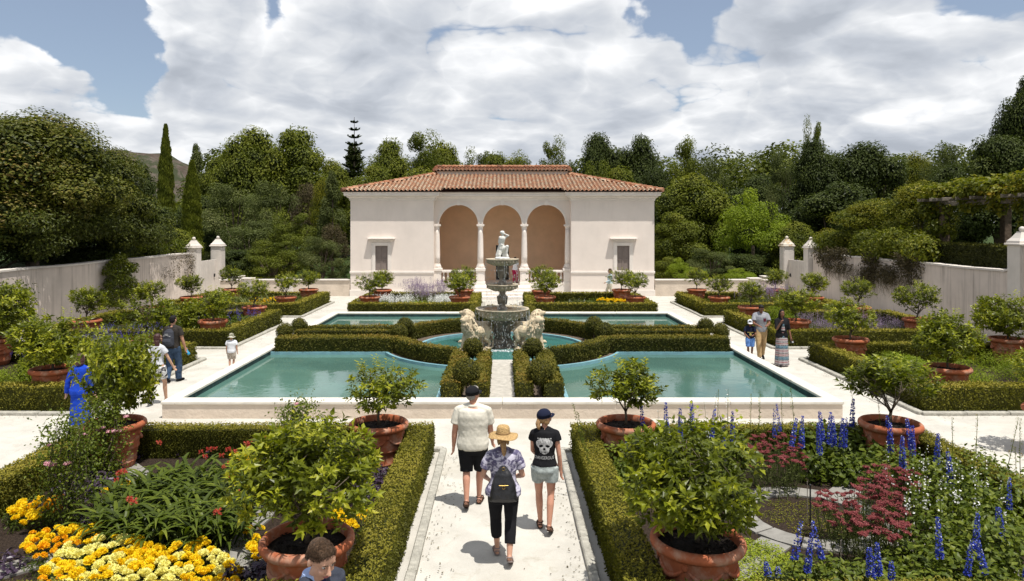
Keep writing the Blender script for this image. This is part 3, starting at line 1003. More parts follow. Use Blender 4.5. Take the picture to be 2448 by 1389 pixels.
def pier(x, y, w, h, mat, capmat, label, ball=.1, z0=-.05):
    t = thing('gate_pier', label, 'pillar', (x, y, 0), group='white piers with ball finials')
    m = NM(); m.add(*cbox(-w / 2, w / 2, -w / 2, w / 2, z0, h, .012)); m.add(*cbox(-w / 2 + .06, w / 2 - .06, -w / 2 - .012, -w / 2 - .001, .15, h - .2, .004))
    m.obj('shaft', mat, t)
    m = NM(); m.add(*cbox(-w / 2 - .07, w / 2 + .07, -w / 2 - .07, w / 2 + .07, h, h + .07, .015)); k = w / 2 + .02
    # square bell shaped cap
    V = []; prof = [(k, h + .07), (k * .97, h + .15), (k * .72, h + .25), (k * .48, h + .38), (k * .36, h + .45), (k * .36, h + .48)]
    for r, z in prof: V += [(-r, -r, z), (r, -r, z), (r, r, z), (-r, r, z)]
    n = len(prof)
    m.add(V, [np.concatenate([[[i * 4 + a, i * 4 + (a + 1) % 4, i * 4 + 4 + (a + 1) % 4, i * 4 + 4 + a] for a in range(4)] for i in range(n - 1)]), np.array([[(n - 1) * 4 + a for a in range(4)]])])
    m.obj('cap', capmat, t)
    NM().add(*ellipsoid((0, 0, h + .48 + ball * .8), ball, 14, 9), smooth=True).obj('ball_finial', capmat, t)
    return t


for s in (-1, 1):
    a = 'above the espaliered shrub' if s < 0 else 'beyond the trailing climber'
    pier(s * 18.05, 41.6, .62, 2.82, M_white, M_white, f'white gate pier nearer the camera {a}, with ball finial')
    pier(s * 18.0, 45.0, .66, 2.82, M_white, M_white if s < 0 else M_lichen,
         'white gate pier at the end of the low wall beside the dark cypresses' if s < 0 else 'gate pier whose cap is stained with yellow lichen')
    g = thing('garden_gate', f'tall pale boarded garden gate between two piers {a}', 'gate', (s * 18.0, 43.3, 0), group='boarded gates beside the pavilion')
    for k in range(10):
        y = -1.36 + .272 * (k + .5)
        NM().add(*cbox(-.025, .025, y - .131, y + .131, .05, 2.02 + .004 * (k % 3), .008)).obj('board', M_white, g)
    NM().add(*cbox(-s * .06 - .02, -s * .06 + .02, .95, 1.1, .95, 1.15, .008)).obj('latch', M_black, g)
pier(18.2, 24.9, .62, 3.5, M_white, M_white, 'short white pier on top of the wall step beside the terrace hedge')

# low wall with coping either side of the pavilion
for s in (-1, 1):
    lw = thing('low_wall', f'low cream wall with white coping running from the pavilion towards the {"streaked" if s < 0 else "climber covered"} wall', 'wall', (s * 12.9, 41.95, 0))
    m = NM(); m.add(*box(*sorted((s * 8.98, s * 16.6)), 41.82, 42.08, -.1, .9)); m.add(*box(*sorted((s * 16.34, s * 16.6)), 42.08, 45, -.1, .9)); m.add(*box(*sorted((s * 16.6, s * 17.7)), 44.86, 45.1, -.1, .9))
    sub(m, 'rendered_face', M_poolwall, lw)
    m = NM(); m.add(*cbox(*sorted((s * 8.98, s * 16.66)), 41.76, 42.14, .9, .985, .02)); m.add(*cbox(*sorted((s * 16.28, s * 16.66)), 42.14, 45.1, .9, .98, .02))
    sub(m, 'coping', M_white, lw)
    for x in (12.6, 15.0) if s < 0 else (14.85,):
        m = NM(); m.add(*cbox(s * x - .3, s * x + .3, 41.74, 42.18, .0, .99, .02)); m.add(*cbox(s * x - .36, s * x + .36, 41.68, 42.24, .99, 1.07, .02))
        sub(m, 'pier_block', M_white, lw)

# ------------------------------------------------------------------ pavilion
FY = 41.8                       # front face of the wings
HX, RX = 8.93, 4.04             # half width, half width of the middle part
CYF = 42.35                     # face of the arcade wall
BY = 54.0
WH = 5.66                       # wall height under the cornice
H = thing('garden_pavilion', 'blush plastered garden pavilion with three arches and clay tile roof', 'pavilion', (0, FY, 0))


def hs(nm, name, mat, **kw):
    return sub(nm, name, mat, H, **kw)


WXC, SW, WZ0, WZ1 = 7.1, .36, 1.50, 2.96
for s in (-1, 1):
    m = NM()
    xa, xb = RX, HX
    # front face around the window opening
    for x0, x1, za, zb in ((xa, WXC - SW, -.1, WH), (WXC + SW, xb, -.1, WH), (WXC - SW, WXC + SW, -.1, WZ0), (WXC - SW, WXC + SW, WZ1, WH)):
        m.add(*box(*sorted((s * x0, s * x1)), FY, FY + .3, za, zb))
    m.add(*box(*sorted((s * (xb - .3), s * xb)), FY + .3, BY, -.1, WH))
    m.add(*box(*sorted((s * xa, s * (xa + .3))), FY + .3, 46.2, -.1, WH))
    hs(m, 'wing_wall', M_plaster)
    # plinth and string course
    m = NM(); m.add(*cbox(*sorted((s * (RX - .03), s * (HX + .05))), FY - .05, FY - .001, -.1, .36, .012)); m.add(*cbox(*sorted((s * (HX + .001), s * (HX + .05))), FY - .001, BY, -.1, .36, .012))
    hs(m, 'plinth', M_trim)
    m = NM(); m.add(*cbox(*sorted((s * (RX - .03), s * (HX + .04))), FY - .045, FY - .001, 1.33, 1.47, .015)); m.add(*cbox(*sorted((s * (HX + .001), s * (HX + .04))), FY - .001, BY, 1.33, 1.47, .015))
    hs(m, 'string_course', M_trim)
    # window
    wn = NM()
    fr = .19
    for x0, x1, za, zb in ((WXC - SW - fr, WXC - SW, WZ0, WZ1 + fr), (WXC + SW, WXC + SW + fr, WZ0, WZ1 + fr), (WXC - SW, WXC + SW, WZ1, WZ1 + fr)):
        wn.add(*cbox(*sorted((s * x0, s * x1)), FY - .06, FY + .1, za, zb, .012))
    for x0, x1, za, zb in ((WXC - SW - fr - .05, WXC - SW - fr, WZ0, WZ1 + fr + .05), (WXC + SW + fr, WXC + SW + fr + .05, WZ0, WZ1 + fr + .05), (WXC - SW - fr, WXC + SW + fr, WZ1 + fr, WZ1 + fr + .05)):
        wn.add(*cbox(*sorted((s * x0, s * x1)), FY - .028, FY - .002, za, zb, .006))
    w_o = hs(wn, 'window', M_trim)
    hm = NM()
    hm.add(*cbox(*sorted((s * (WXC - .66), s * (WXC + .66))), FY - .13, FY - .002, 3.21, 3.29, .02)); hm.add(*cbox(*sorted((s * (WXC - .72), s * (WXC + .72))), FY - .22, FY - .001, 3.292, 3.35, .02)); hm.add(*cbox(*sorted((s * (WXC - .80), s * (WXC + .80))), FY - .30, FY - .001, 3.352, 3.42, .02))
    sub(hm, 'hood', M_trim, w_o, off=H.location)
    for k in (0, 1):
        sh = NM(); x0 = WXC - SW + k * SW + .006; x1 = x0 + SW - .012
        sh.add(*cbox(*sorted((s * x0, s * x1)), FY + .06, FY + .09, WZ0 + .005, WZ1 - .005, .004))
        # stiles and rails proud of the panels
        for a, b, za, zb in ((x0, x0 + .06, WZ0 + .01, WZ1 - .01), (x1 - .06, x1, WZ0 + .01, WZ1 - .01), (x0 + .06, x1 - .06, WZ0 + .01, WZ0 + .10), (x0 + .06, x1 - .06, WZ1 - .10, WZ1 - .01), (x0 + .06, x1 - .06, 2.10, 2.2)):
            sh.add(*cbox(*sorted((s * a, s * b)), FY + .035, FY + .059, za, zb, .004))
        sub(sh, 'shutter', M_shutter, w_o, off=H.location)
    sl = NM().add(*cbox(*sorted((s * (WXC - .62), s * (WXC + .62))), FY - .10, FY - .047, 1.40, 1.498, .012))
    sub(sl, 'sill', M_trim, w_o, off=H.location)

# back and end walls, loggia interior
m = NM(); m.add(*box(-HX + .3, HX - .3, BY - .3, BY, -.1, WH)); hs(m, 'back_wall', M_plaster)
LB = 46.2
m = NM()
for x0, x1, za, zb in ((-RX - .3, -.42, .55, 5.9), (.42, RX + .3, .55, 5.9), (-.42, .42, 2.86, 5.9)):
    m.add(*box(x0, x1, LB, LB + .25, za, zb))
for s in (-1, 1): m.add(*box(*sorted((s * (RX - .001), s * (RX - .035))), CYF + .32, LB, .55, 5.85))
hs(m, 'loggia_wall', M_ochre)
m = NM()
for x0, x1, za, zb in ((-.62, -.42, .6, 3.06), (.42, .62, .6, 3.06), (-.42, .42, 2.86, 3.06)):
    m.add(*cbox(x0, x1, LB - .03, LB - .002, za, zb, .008))
dr = hs(m, 'door', M_ochre)
m = NM(); m.add(*box(-.42, .42, LB + .12, LB + .16, .6, 2.86)); sub(m, 'door_glass', M_dark, dr, off=H.location)
m = NM(); m.add(*cbox(-.025, .025, LB + .08, LB + .119, .6, 2.86, .004)); m.add(*cbox(-.42, .42, LB + .08, LB + .118, 1.5, 1.56, .004)); sub(m, 'door_bar', M_black, dr, off=H.location)
hs(NM().add(*box(-RX, RX, CYF + .3, LB, 5.85, 5.9)), 'loggia_ceiling', M_ochre)
hs(NM().add(*box(-RX - .0, RX + .0, CYF - .12, LB + .3, -.1, .6)), 'loggia_floor', M_trim)
for i in range(4):
    hs(NM().add(*cbox(-1.62, 1.62, 39.9 + i * .34, CYF - .12, i * .15 - .02, (i + 1) * .15, .012)), 'step', M_trim)

# arcade: wall with three arches
AC = (-2.61, 0.0, 2.61); AR = 1.16; AS = 4.22
bm = bmesh.new()
top = 5.66
outer = [(-RX, AS), (-RX, top), (RX, top), (RX, AS)]
pts = [(-RX, AS), (-RX, top), (RX, top), (RX, AS)]
for c in AC[::-1]:
    for k in range(25):
        t = PI * k / 24
        pts.append((c + AR * math.cos(t), AS + AR * math.sin(t)))
fv = [bm.verts.new((x, CYF, z)) for x, z in pts]; bv = [bm.verts.new((x, CYF + .3, z)) for x, z in pts]
n = len(pts)
for i in range(n): bm.faces.new((fv[i], fv[(i + 1) % n], bv[(i + 1) % n], bv[i]))
for vs in (fv, bv): bmesh.ops.triangle_fill(bm, use_beauty=True, edges=[bm.edges.get((vs[i], vs[(i + 1) % n])) for i in range(n)])
bmesh.ops.recalc_face_normals(bm, faces=bm.faces)
bm_obj(bm, 'arcade_wall', M_plaster, H, off=H.location)
for c in AC:
    m = NM()
    for r0, r1, d in ((AR - .002, AR + .07, .05), (AR + .07, AR + .155, .03)):
        t = np.linspace(0, PI, 33); V = np.zeros((33, 4, 3))
        for k, (r, y) in enumerate(((r0, CYF - d), (r1, CYF - d), (r1, CYF - .001), (r0, CYF + .15 if d == .05 else CYF - .001))):
            V[:, k, 0] = c + r * np.cos(t); V[:, k, 1] = y; V[:, k, 2] = AS + r * np.sin(t)
        m.add(V.reshape(-1, 3), [grid_f(33, 4, cv=True)])
    hs(m, 'arch_moulding', M_trim)
    V = [(c - .07, CYF - .09, AS + AR - .03), (c + .07, CYF - .09, AS + AR - .03), (c + .07, CYF, AS + AR - .03), (c - .07, CYF, AS + AR - .03),
         (c - .115, CYF - .11, 5.60), (c + .115, CYF - .11, 5.60), (c + .115, CYF, 5.60), (c - .115, CYF, 5.60)]
    hs(NM().add(V, BOXF), 'keystone', M_trim)
# columns
cap_prof = [(.145, 3.93), (.165, 3.95), (.165, 3.98), (.15, 4.0), (.15, 4.04), (.20, 4.09), (.21, 4.11)]
for x in (-3.90, -1.31, 1.31, 3.90):
    cx, cy = x, CYF + .15
    m = NM(); m.add(*lathe([(.175, 1.86), (.178, 2.3), (.17, 3.0), (.15, 3.7), (.145, 3.93)], 24, cx, cy), smooth=True)
    col = hs(m, 'column', M_trim)
    m = NM(); m.add(*lathe(cap_prof, 24, cx, cy), smooth=True); m.add(*cbox(cx - .23, cx + .23, cy - .2, cy + .2, 4.11, AS - .002, .012)); sub(m, 'capital', M_trim, col, off=H.location)
    m = NM(); m.add(*lathe([(.23, 1.66), (.25, 1.69), (.25, 1.73), (.215, 1.77), (.205, 1.80), (.22, 1.83), (.18, 1.86)], 24, cx, cy), smooth=True); m.add(*cbox(cx - .25, cx + .25, cy - .24, cy + .24, 1.60, 1.66, .012)); sub(m, 'base', M_trim, col, off=H.location)
    m = NM(); m.add(*cbox(cx - .25, cx + .25, cy - .25, cy + .25, .60, 1.44, .015)); m.add(*cbox(cx - .31, cx + .31, cy - .31, cy + .31, 1.44, 1.598, .02)); m.add(*cbox(cx - .29, cx + .29, cy - .29, cy + .29, .60, .80, .015))
    m.add(*cbox(cx - .16, cx + .16, cy - .262, cy - .251, .88, 1.36, .003))
    hs(m, 'pedestal', M_trim)
bal = [(.05, 0), (.055, .02), (.045, .04), (.035, .07), (.04, .11), (.075, .2), (.08, .26), (.06, .34), (.035, .44), (.03, .5), (.045, .52), (.035, .545), (.05, .57), (.05, .6)]
bal_me = NM().add(*lathe(bal, 12), smooth=True).mesh('baluster', M_trim)
for s in (-1, 1):
    for k in range(8):
        link('baluster', bal_me, H, Vector((s * (1.72 + k * .255), CYF + .12, .75)) - H.location)
    hs(NM().add(*cbox(*sorted((s * 1.57, s * 3.64)), CYF, CYF + .26, 1.35, 1.49, .015)), 'handrail', M_trim)
    hs(NM().add(*cbox(*sorted((s * 1.57, s * 3.64)), CYF - .02, CYF + .28, .60, .749, .015)), 'bottom_rail', M_trim)


# cornices: stacked mouldings following the plan of the front
def mould(path, prof, name):
    """path of (x, y); prof of (outward, z); swept, outward = to the right of travel"""
    P = np.array(path, float); n = len(P); k = len(prof)
    V = np.zeros((n, k, 3))
    for j, (d, z) in enumerate(prof):
        V[:, j, :2] = offset_poly(path, -d, False); V[:, j, 2] = z
    return hs(NM().add(V.reshape(-1, 3), [grid_f(n, k)[:, ::1]]), name, M_trim)


prof = [(.0, 5.60), (.04, 5.60), (.04, 5.68), (.08, 5.70), (.08, 5.76), (.16, 5.79), (.20, 5.84), (.20, 5.88), (.31, 5.885), (.33, 5.93), (.33, 6.03), (.38, 6.06), (.385, 6.12), (-.25, 6.12)]
path = [(-HX, BY), (-HX, FY), (-RX, FY), (-RX, CYF), (RX, CYF), (RX, FY), (HX, FY), (HX, BY)]
mould(path, prof, 'cornice')

# roof
EZ = 6.15; OV = .43; PITCH = .26
ex, eyf, eyb = HX + OV, FY - OV, BY + OV
RUN = 5.04
rx1 = ex - RUN; ryf = eyf + RUN; ryb = eyb - RUN; rz = EZ + RUN * PITCH
ecy = CYF - OV
m = NM()
b = lambda x, y, z: (x, y, z - .03)
jz = EZ + (ecy - eyf) * PITCH
# front slope in three strips so the middle eave steps back
V = [b(-ex, eyf, EZ), b(-RX - .0 + OV * .9, eyf, EZ), b(-RX + OV * .9, ecy, jz), b(RX - OV * .9, ecy, jz), b(RX - OV * .9, eyf, EZ), b(ex, eyf, EZ), b(rx1, ryf, rz), b(-rx1, ryf, rz)]
m.add(V, [np.array([[0, 1, 2, 7], [2, 3, 6, 7], [3, 4, 5, 6]])])
m.add([b(ex, eyf, EZ), b(ex, eyb, EZ), b(rx1, ryb, rz), b(rx1, ryf, rz)], np.array([[0, 1, 2, 3]]))
m.add([b(-ex, eyb, EZ), b(-ex, eyf, EZ), b(-rx1, ryf, rz), b(-rx1, ryb, rz)], np.array([[0, 1, 2, 3]]))
m.add([b(ex, eyb, EZ), b(-ex, eyb, EZ), b(-rx1, ryb, rz), b(rx1, ryb, rz)], np.array([[0, 1, 2, 3]]))
m.add([b(-rx1, ryf, rz), b(rx1, ryf, rz), b(rx1, ryb, rz), b(-rx1, ryb, rz)], np.array([[0, 1, 2, 3]]))
# soffits
m.add(*box(-ex + .05, ex - .05, FY + .05, eyb - .05, 6.122, 6.128)); 
for s in (-1, 1): m.add(*box(*sorted((s * (RX - OV * .9), s * (ex - .02))), eyf + .03, FY + .05, 6.10, 6.118))
m.add(*box(-RX + .1, RX - .1, ecy + .03, CYF + .1, 6.10 + .07, 6.118 + .07))
roof = hs(m, 'roof', M_tileback)


def tile_geo(nm, x, d, z, L, r, tint, M):
    """one barrel tile: axis along +d (up the slope)"""
    k = 6; a = np.linspace(0, PI, k)
    V = []
    for t, rr, lift in ((0, r, .028), (L, r * .84, .0)):
        for q in a: V.append((x - rr * math.cos(q), t + d, lift + rr * math.sin(q) * .95 + z))
    V = np.array(V)
    F = [grid_f(2, k)[:, ::-1]]
    # thickness lip at the lower end
    V2 = np.array([(x - r * .72 * math.cos(q), d, .028 + r * .72 * math.sin(q) * .95 - .0 + z) for q in a])
    V = np.concatenate([V, V2])
    F.append(np.array([[i, i + 1, 2 * k + i + 1, 2 * k + i] for i in range(k - 1)]))
    V = V @ M[:3, :3].T + M[:3, 3]
    nm.add(V, F, 0, tint, smooth=False)


def tile_slope(nm, O, U, Up, wfun, rows, sp=.245, L=.41, r=.088, pan=True):
    """O: eave origin, U: unit vector along the eave, Up: unit vector up the slope; wfun(d)->(u0,u1)"""
    O, U, Up = np.array(O, float), np.array(U, float), np.array(Up, float)
    Nn = np.cross(U, Up)
    M = np.eye(4); M[:3, 0] = U; M[:3, 1] = Up; M[:3, 2] = Nn; M[:3, 3] = O
    umin = min(wfun(i * L * .9)[0] for i in range(rows)); umax = max(wfun(i * L * .9)[1] for i in range(rows))
    for i in range(rows):
        d = i * L * .9; u0, u1 = wfun(d + L * .4)
        k0 = math.ceil((u0 - .02) / sp); k1 = math.floor((u1 + .02) / sp)
        for k in range(k0, k1 + 1):
            t = rs.beta(3.5, 3) * .9
            if i == 0: t = .80 + .2 * rs.rand()
            tile_geo(nm, k * sp + rs.uniform(-.006, .006), d + rs.uniform(-.012, .012), rs.uniform(0, .006), L, r, t, M)
        # pans: dark troughs between, one strip of concave tiles
        if pan:
            for k in range(k0, k1):
                x = (k + .5) * sp; t = rs.beta(2, 3) * .5
                V = []
                for tt, lift in ((0, .016), (L, 0)):
                    for q in np.linspace(-1, 1, 4): V.append((x + q * .07, d + tt, lift + .02 * q * q - .005))
                V = np.array(V) @ M[:3, :3].T + M[:3, 3]
                nm.add(V, [grid_f(2, 4)[:, ::-1]], 0, t)


sl = math.hypot(1, PITCH)
upf = (0, 1 / sl, PITCH / sl)
SL = RUN * sl
m = NM()
rows = int(SL / (.41 * .9)) + 1
st = (ecy - eyf) * sl
# middle
tile_slope(m, (0, eyf, EZ), (1, 0, 0), upf, lambda d: (-(ex - d / sl) + .05, -(RX - OV * .9)) if d < st else (0, 0.0), 2)
tile_slope(m, (0, eyf, EZ), (1, 0, 0), upf, lambda d: ((RX - OV * .9), (ex - d / sl) - .05) if d < st + .6 else (0, 0.0), 2)
m = NM()
def wf(d):
    return (-(ex - d / sl) + .03, (ex - d / sl) - .03)
O = np.array((0, eyf, EZ)); upv = np.array(upf)
# rows; the first ones leave out the recessed middle
for i in range(rows):
    d = i * .41 * .9
    if d + .2 > SL: break
    u0, u1 = wf(d + .2)
    parts = [(u0, u1)] if d > st + .05 else [(u0, -(RX - OV * .9)), (RX - OV * .9, u1)]
    for a, c in parts:
        tile_slope(m, O + upv * d, (1, 0, 0), upf, lambda q, a=a, c=c: (a, c), 1)
tile_slope(m, np.array((0, eyf, EZ)) + upv * (st - .02), (1, 0, 0), upf, lambda q: (-(RX - OV * .9) + .05, RX - OV * .9 - .05), 1)
sub(m, 'front_tiles', M_tile, roof, off=H.location, kind='stuff')
m = NM()
for s in (-1, 1):
    up = (-s / sl, 0, PITCH / sl); U = (0, 1, 0) if s > 0 else (0, -1, 0)
    half = (eyb - eyf) / 2; mid = (eyb + eyf) / 2
    for i in range(rows):
        d = i * .41 * .9
        if d + .2 > SL: break
        tile_slope(m, np.array((s * ex, mid, EZ)) + np.array(up) * d, U, up, lambda q, d=d: (-(half - d / sl), half - d / sl), 1)
# back slope
for i in range(rows):
    d = i * .41 * .9
    if d + .2 > SL: break
    tile_slope(m, np.array((0, eyb, EZ)) + np.array((0, -1 / sl, PITCH / sl)) * d, (-1, 0, 0), (0, -1 / sl, PITCH / sl), lambda q, d=d: wf(d), 1)
sub(m, 'side_tiles', M_tile, roof, off=H.location, kind='stuff')
# hip tiles
m = NM()
for sx in (-1, 1):
    for a, c in (((sx * ex, eyf, EZ), (sx * rx1, ryf, rz)), ((sx * ex, eyb, EZ), (sx * rx1, ryb, rz))):
        a = np.array(a); c = np.array(c); n = 19; u = (c - a) / n
        for i in range(n):
            p0 = a + u * i + np.array([0, 0, .06]); p1 = p0 + u * 1.1
            m.add(*tube([p0 + [0, 0, .02], p1], [.125, .10], 8), 0, rs.beta(3, 3) * .95)
sub(m, 'hip_tiles', M_tile, roof, off=H.location, kind='stuff')
# raised centre (lantern) with its own roof
ly0, ly1, lx = ryf + .02, ryb - .02, 4.30
sub(NM().add(*box(-lx, lx, ly0, ly1, rz - .4, 7.68)), 'lantern_wall', M_plaster, roof, off=H.location)
le0, le1 = ly0 - .22, ly1 + .22; lr = (le0 + le1) / 2; lz = 7.70; lp = .2
ltop = lz + (lr - le0) * lp
m = NM()
ul = (0, 1 / math.hypot(1, lp), lp / math.hypot(1, lp))
lrows = int((lr - le0) / .37) + 1
for sgn, yy in ((1, le0), (-1, le1)):
    uu = (0, sgn * ul[1], ul[2])
    tile_slope(m, (0, yy, lz), (sgn, 0, 0), uu, lambda d: (-lx - .13, lx + .13), lrows)
m2 = NM(); m2.add([(-lx - .14, le0, lz - .02), (lx + .14, le0, lz - .02), (lx + .14, lr, ltop - .02), (-lx - .14, lr, ltop - .02), (-lx - .14, le1, lz - .02), (lx + .14, le1, lz - .02)],
                  [np.array([[0, 1, 2, 3], [3, 2, 5, 4]]), np.array([[0, 3, 4], [1, 5, 2]])])
sub(m2, 'lantern_roof', M_tileback, roof, off=H.location)
for i in range(24):
    x = -lx - .1 + i * (2 * lx + .2) / 24
    m.add(*tube([(x, lr, ltop + .06), (x + .40, lr, ltop + .045)], [.13, .11], 8), 0, rs.beta(3, 3) * .95)
for sx in (-1, 1):
    for y0_, y1_ in ((le0, lr), (le1, lr)):
        for i in range(8):
            t0, t1 = i / 8, (i + 1.1) / 8
            m.add(*tube([(sx * (lx + .14), y0_ + (y1_ - y0_) * t0, lz + .04 + (ltop - lz) * t0 + .02), (sx * (lx + .14), y0_ + (y1_ - y0_) * t1, lz + .04 + (ltop - lz) * t1)], [.11, .095], 8), 0, rs.beta(3, 3) * .95)
sub(m, 'lantern_tiles', M_tile, roof, off=H.location, kind='stuff')

# ------------------------------------------------------------------ potted citrus trees
pot_prof = [(.30, 0), (.315, .012), (.335, .10), (.352, .115), (.352, .135), (.342, .15), (.375, .33), (.392, .345), (.392, .37), (.383, .385), (.415, .56), (.43, .64),
            (.435, .665), (.475, .675), (.503, .70), (.512, .735), (.505, .765), (.48, .79), (.452, .795), (.435, .775), (.428, .72), (.42, .60)]


def make_pot_mesh():
    m = NM(); seg = 48
    V, F = lathe(pot_prof, seg, cap=False); m.add(V, F, smooth=True)
    m.add(*lathe([(.001, .01), (.30, .01)], seg, cap=False))
    # swags and mask bosses in low relief
    for k in range(6):
        a0 = k * PI / 3
        P = [((.398 + .018 * (1 - abs(2 * t - 1) ** 2)) * math.cos(a0 + t * PI / 3), (.398 + .018 * (1 - abs(2 * t - 1) ** 2)) * math.sin(a0 + t * PI / 3), .60 - .13 * (1 - (2 * t - 1) ** 2)) for t in np.linspace(0, 1, 9)]
        m.add(*tube(P, [.012, .018, .024, .028, .030, .028, .024, .018, .012], 7), smooth=True)
        m.add(*ellipsoid((.412 * math.cos(a0), .412 * math.sin(a0), .60), (.035, .035, .045), 8, 6), smooth=True)
    return m.mesh('pot', M_terra)


def make_potsoil():
    V, F = lathe([(.001, .71), (.15, .715), (.30, .70), (.425, .69)], 24, cap=False)
    V[:, 2] += .012 * wob(V * 9, 1.4)
    m = NM().add(V, F)
    n = 160; a = rs.rand(n) * 2 * PI; r = .4 * np.sqrt(rs.rand(n))
    P = np.stack([r * np.cos(a), r * np.sin(a), np.full(n, .715)], 1)
    add_leaves(m, P, unit(rdir(n) * [1, 1, .25]), unit(rdir(n) + [0, 0, 1.4]), .05, .022, .5, 0, shape='diamond')
    return m.mesh('soil', M_potsoil)


pot_me = make_pot_mesh(); potsoil_me = make_potsoil()


def citrus_variant(kind):
    """kind: seed, crown half widths, crown centre height, number of rosettes, leaf size"""
    seed, rx, rz, cz, nro, L, style = kind
    global rs
    keep = rs; rs = np.random.RandomState(seed)
    # wood
    w = NM()
    tips = []
    nst = 3 if style == 'open' else 2
    w.add(*tube([(0, 0, .66), (.01, .01, .86), (-.01, .0, .98)], [.03, .024, .022], 8), smooth=True)
    for k in range(nst + 2):
        a = k * 2 * PI / (nst + 2) + rs.rand() * .8
        P = [(-.01 + .01 * k * .2, 0, .93 + .02 * k)]
        d = np.array([math.cos(a) * .6, math.sin(a) * .6, 1.0]); d /= np.linalg.norm(d)
        p = np.array(P[0]); pts = [p]
        for i in range(4):
            d = unit(d + np.append(rs.normal(size=2) * .25, .1)); p = p + d * (cz + rz * .5 - .93) * .28; pts.append(p)
        w.add(*tube(pts, [.018, .014, .011, .008, .005], 6), smooth=True)
        for j in (1, 2, 3):
            for _ in range(3):
                q = pts[j]; d2 = unit(np.array([rs.normal(), rs.normal(), .5])); 
                w.add(*tube([q, q + d2 * .13 * rx * 1.4, q + d2 * .3 * rx * 1.2 + [0, 0, .04]], [.007, .005, .003], 5), smooth=True)
    wood = w.mesh('trunk', M_bark)
    # crown: rosettes of leaves on lumps
    m = NM()
    lumps = []
    nl = 14
    for k in range(nl):
        u = unit(rs.normal(size=3)); u[2] = u[2] * .8 + .08
        lumps.append((u * np.array([rx * .66, rx * .66, rz * .62]), rs.uniform(.26, .42) * rx / .8))
    n = nro
    li = rs.randint(0, nl, n)
    u = rdir(n)
    C = np.array([lumps[i][0] for i in li]) + u * np.array([lumps[i][1] for i in li])[:, None] * (1 if style != 'open' else .95)
    C[:, 2] += cz
    # cut those far outside the overall ellipsoid and too low ones
    e = np.linalg.norm((C - [0, 0, cz]) / [rx, rx, rz], axis=1)
    C = C[(e < 1.12) & (C[:, 2] > .83)]
    for c in C:
        out = unit((c - [0, 0, cz - rz * .3]) / [rx, rx, rz])
        stem = unit(out * .7 + rs.normal(size=3) * .45 + [0, 0, .45])
        e = np.linalg.norm((c - [0, 0, cz]) / [rx, rx, rz])
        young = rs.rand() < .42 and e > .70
        k = rs.randint(7, 12)
        t = np.linspace(0, 1, k)
        base = c + stem[None] * (t[:, None] - .5) * L * 1.1
        a = np.arange(k) * 2.4 + rs.rand() * 6
        s1 = unit(np.cross(stem, [0.3, .2, 1.0])); s2 = np.cross(stem, s1)
        rad = np.cos(a)[:, None] * s1 + np.sin(a)[:, None] * s2
        D = unit(rad * (1.1 - .6 * t[:, None]) + stem * (.25 + .7 * t[:, None]) + [0, 0, -.22])
        N = unit(stem + rad * -.15 + rs.normal(size=(k, 3)) * .22)
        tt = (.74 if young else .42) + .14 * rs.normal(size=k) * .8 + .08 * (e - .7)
        l = L * (.62 + .5 * rs.rand(k))
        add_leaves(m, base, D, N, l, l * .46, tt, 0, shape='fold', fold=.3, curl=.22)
    # a few leggy shoots on top
    for _ in range(8 if style != 'dense' else 5):
        a = rs.rand() * 2 * PI; r = rs.rand() * rx * .7
        p0 = np.array([r * math.cos(a), r * math.sin(a), cz + rz * .80]); k = 9; t = np.linspace(0, 1, k)
        base = p0 + np.outer(t, [math.cos(a) * .06, math.sin(a) * .06, rz * .42])
        aa = np.arange(k) * 2.4; rad = np.stack([np.cos(aa), np.sin(aa), aa * 0], 1)
        add_leaves(m, base, unit(rad + [0, 0, .5]), unit(rad * -.4 + [0, 0, 1]), L * .75, L * .33, .8 + .1 * rs.rand(k), 0, fold=.3)
    rs = keep
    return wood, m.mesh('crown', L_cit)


VAR = [citrus_variant(k) for k in (
    (11, .82, .66, 1.58, 520, .125, 'dense'), (12, .86, .68, 1.58, 560, .135, 'dense'), (13, .72, .50, 1.56, 250, .115, 'open'),
    (14, .70, .50, 1.62, 260, .12, 'open'), (15, .66, .46, 1.50, 300, .10, 'dense'), (16, .64, .50, 1.56, 260, .10, 'round'), (17, .62, .44, 1.48, 300, .10, 'dense'))]


def potted(x, y, var, label, rz=0., s=1., ps=1., cs=1.):
    for bx0, bx1, by0, by1 in BEDS.values():
        if bx0 < x < bx1 and by0 < y < by1:
            q = .46 + .40
            x = min(max(x, bx0 + q), bx1 - q); y = min(max(y, by0 + q), by1 - q)
    t = thing('potted_citrus', label, 'potted tree', (x, y, .055 - (0 if y > 30 else 0)), rz, 'citrus trees in terracotta pots', None)
    for nm_, me, sc in (('pot', pot_me, 1), ('soil', potsoil_me, 1), ('trunk', VAR[var][0], cs), ('crown', VAR[var][1], cs)):
        sc3 = sc if isinstance(sc, tuple) else (sc, sc, sc)
        if not isinstance(sc, tuple) and nm_ in ('crown', 'trunk'): sc3 = (sc, sc, sc * .86)
        o = link(nm_, me, t, (0, 0, .93 * (1 - sc3[2]) if nm_ in ('crown', 'trunk') else 0), 0, sc3)
        if nm_ == 'crown': o['kind'] = 'stuff'
    t.scale = (s, s, s)
    return t


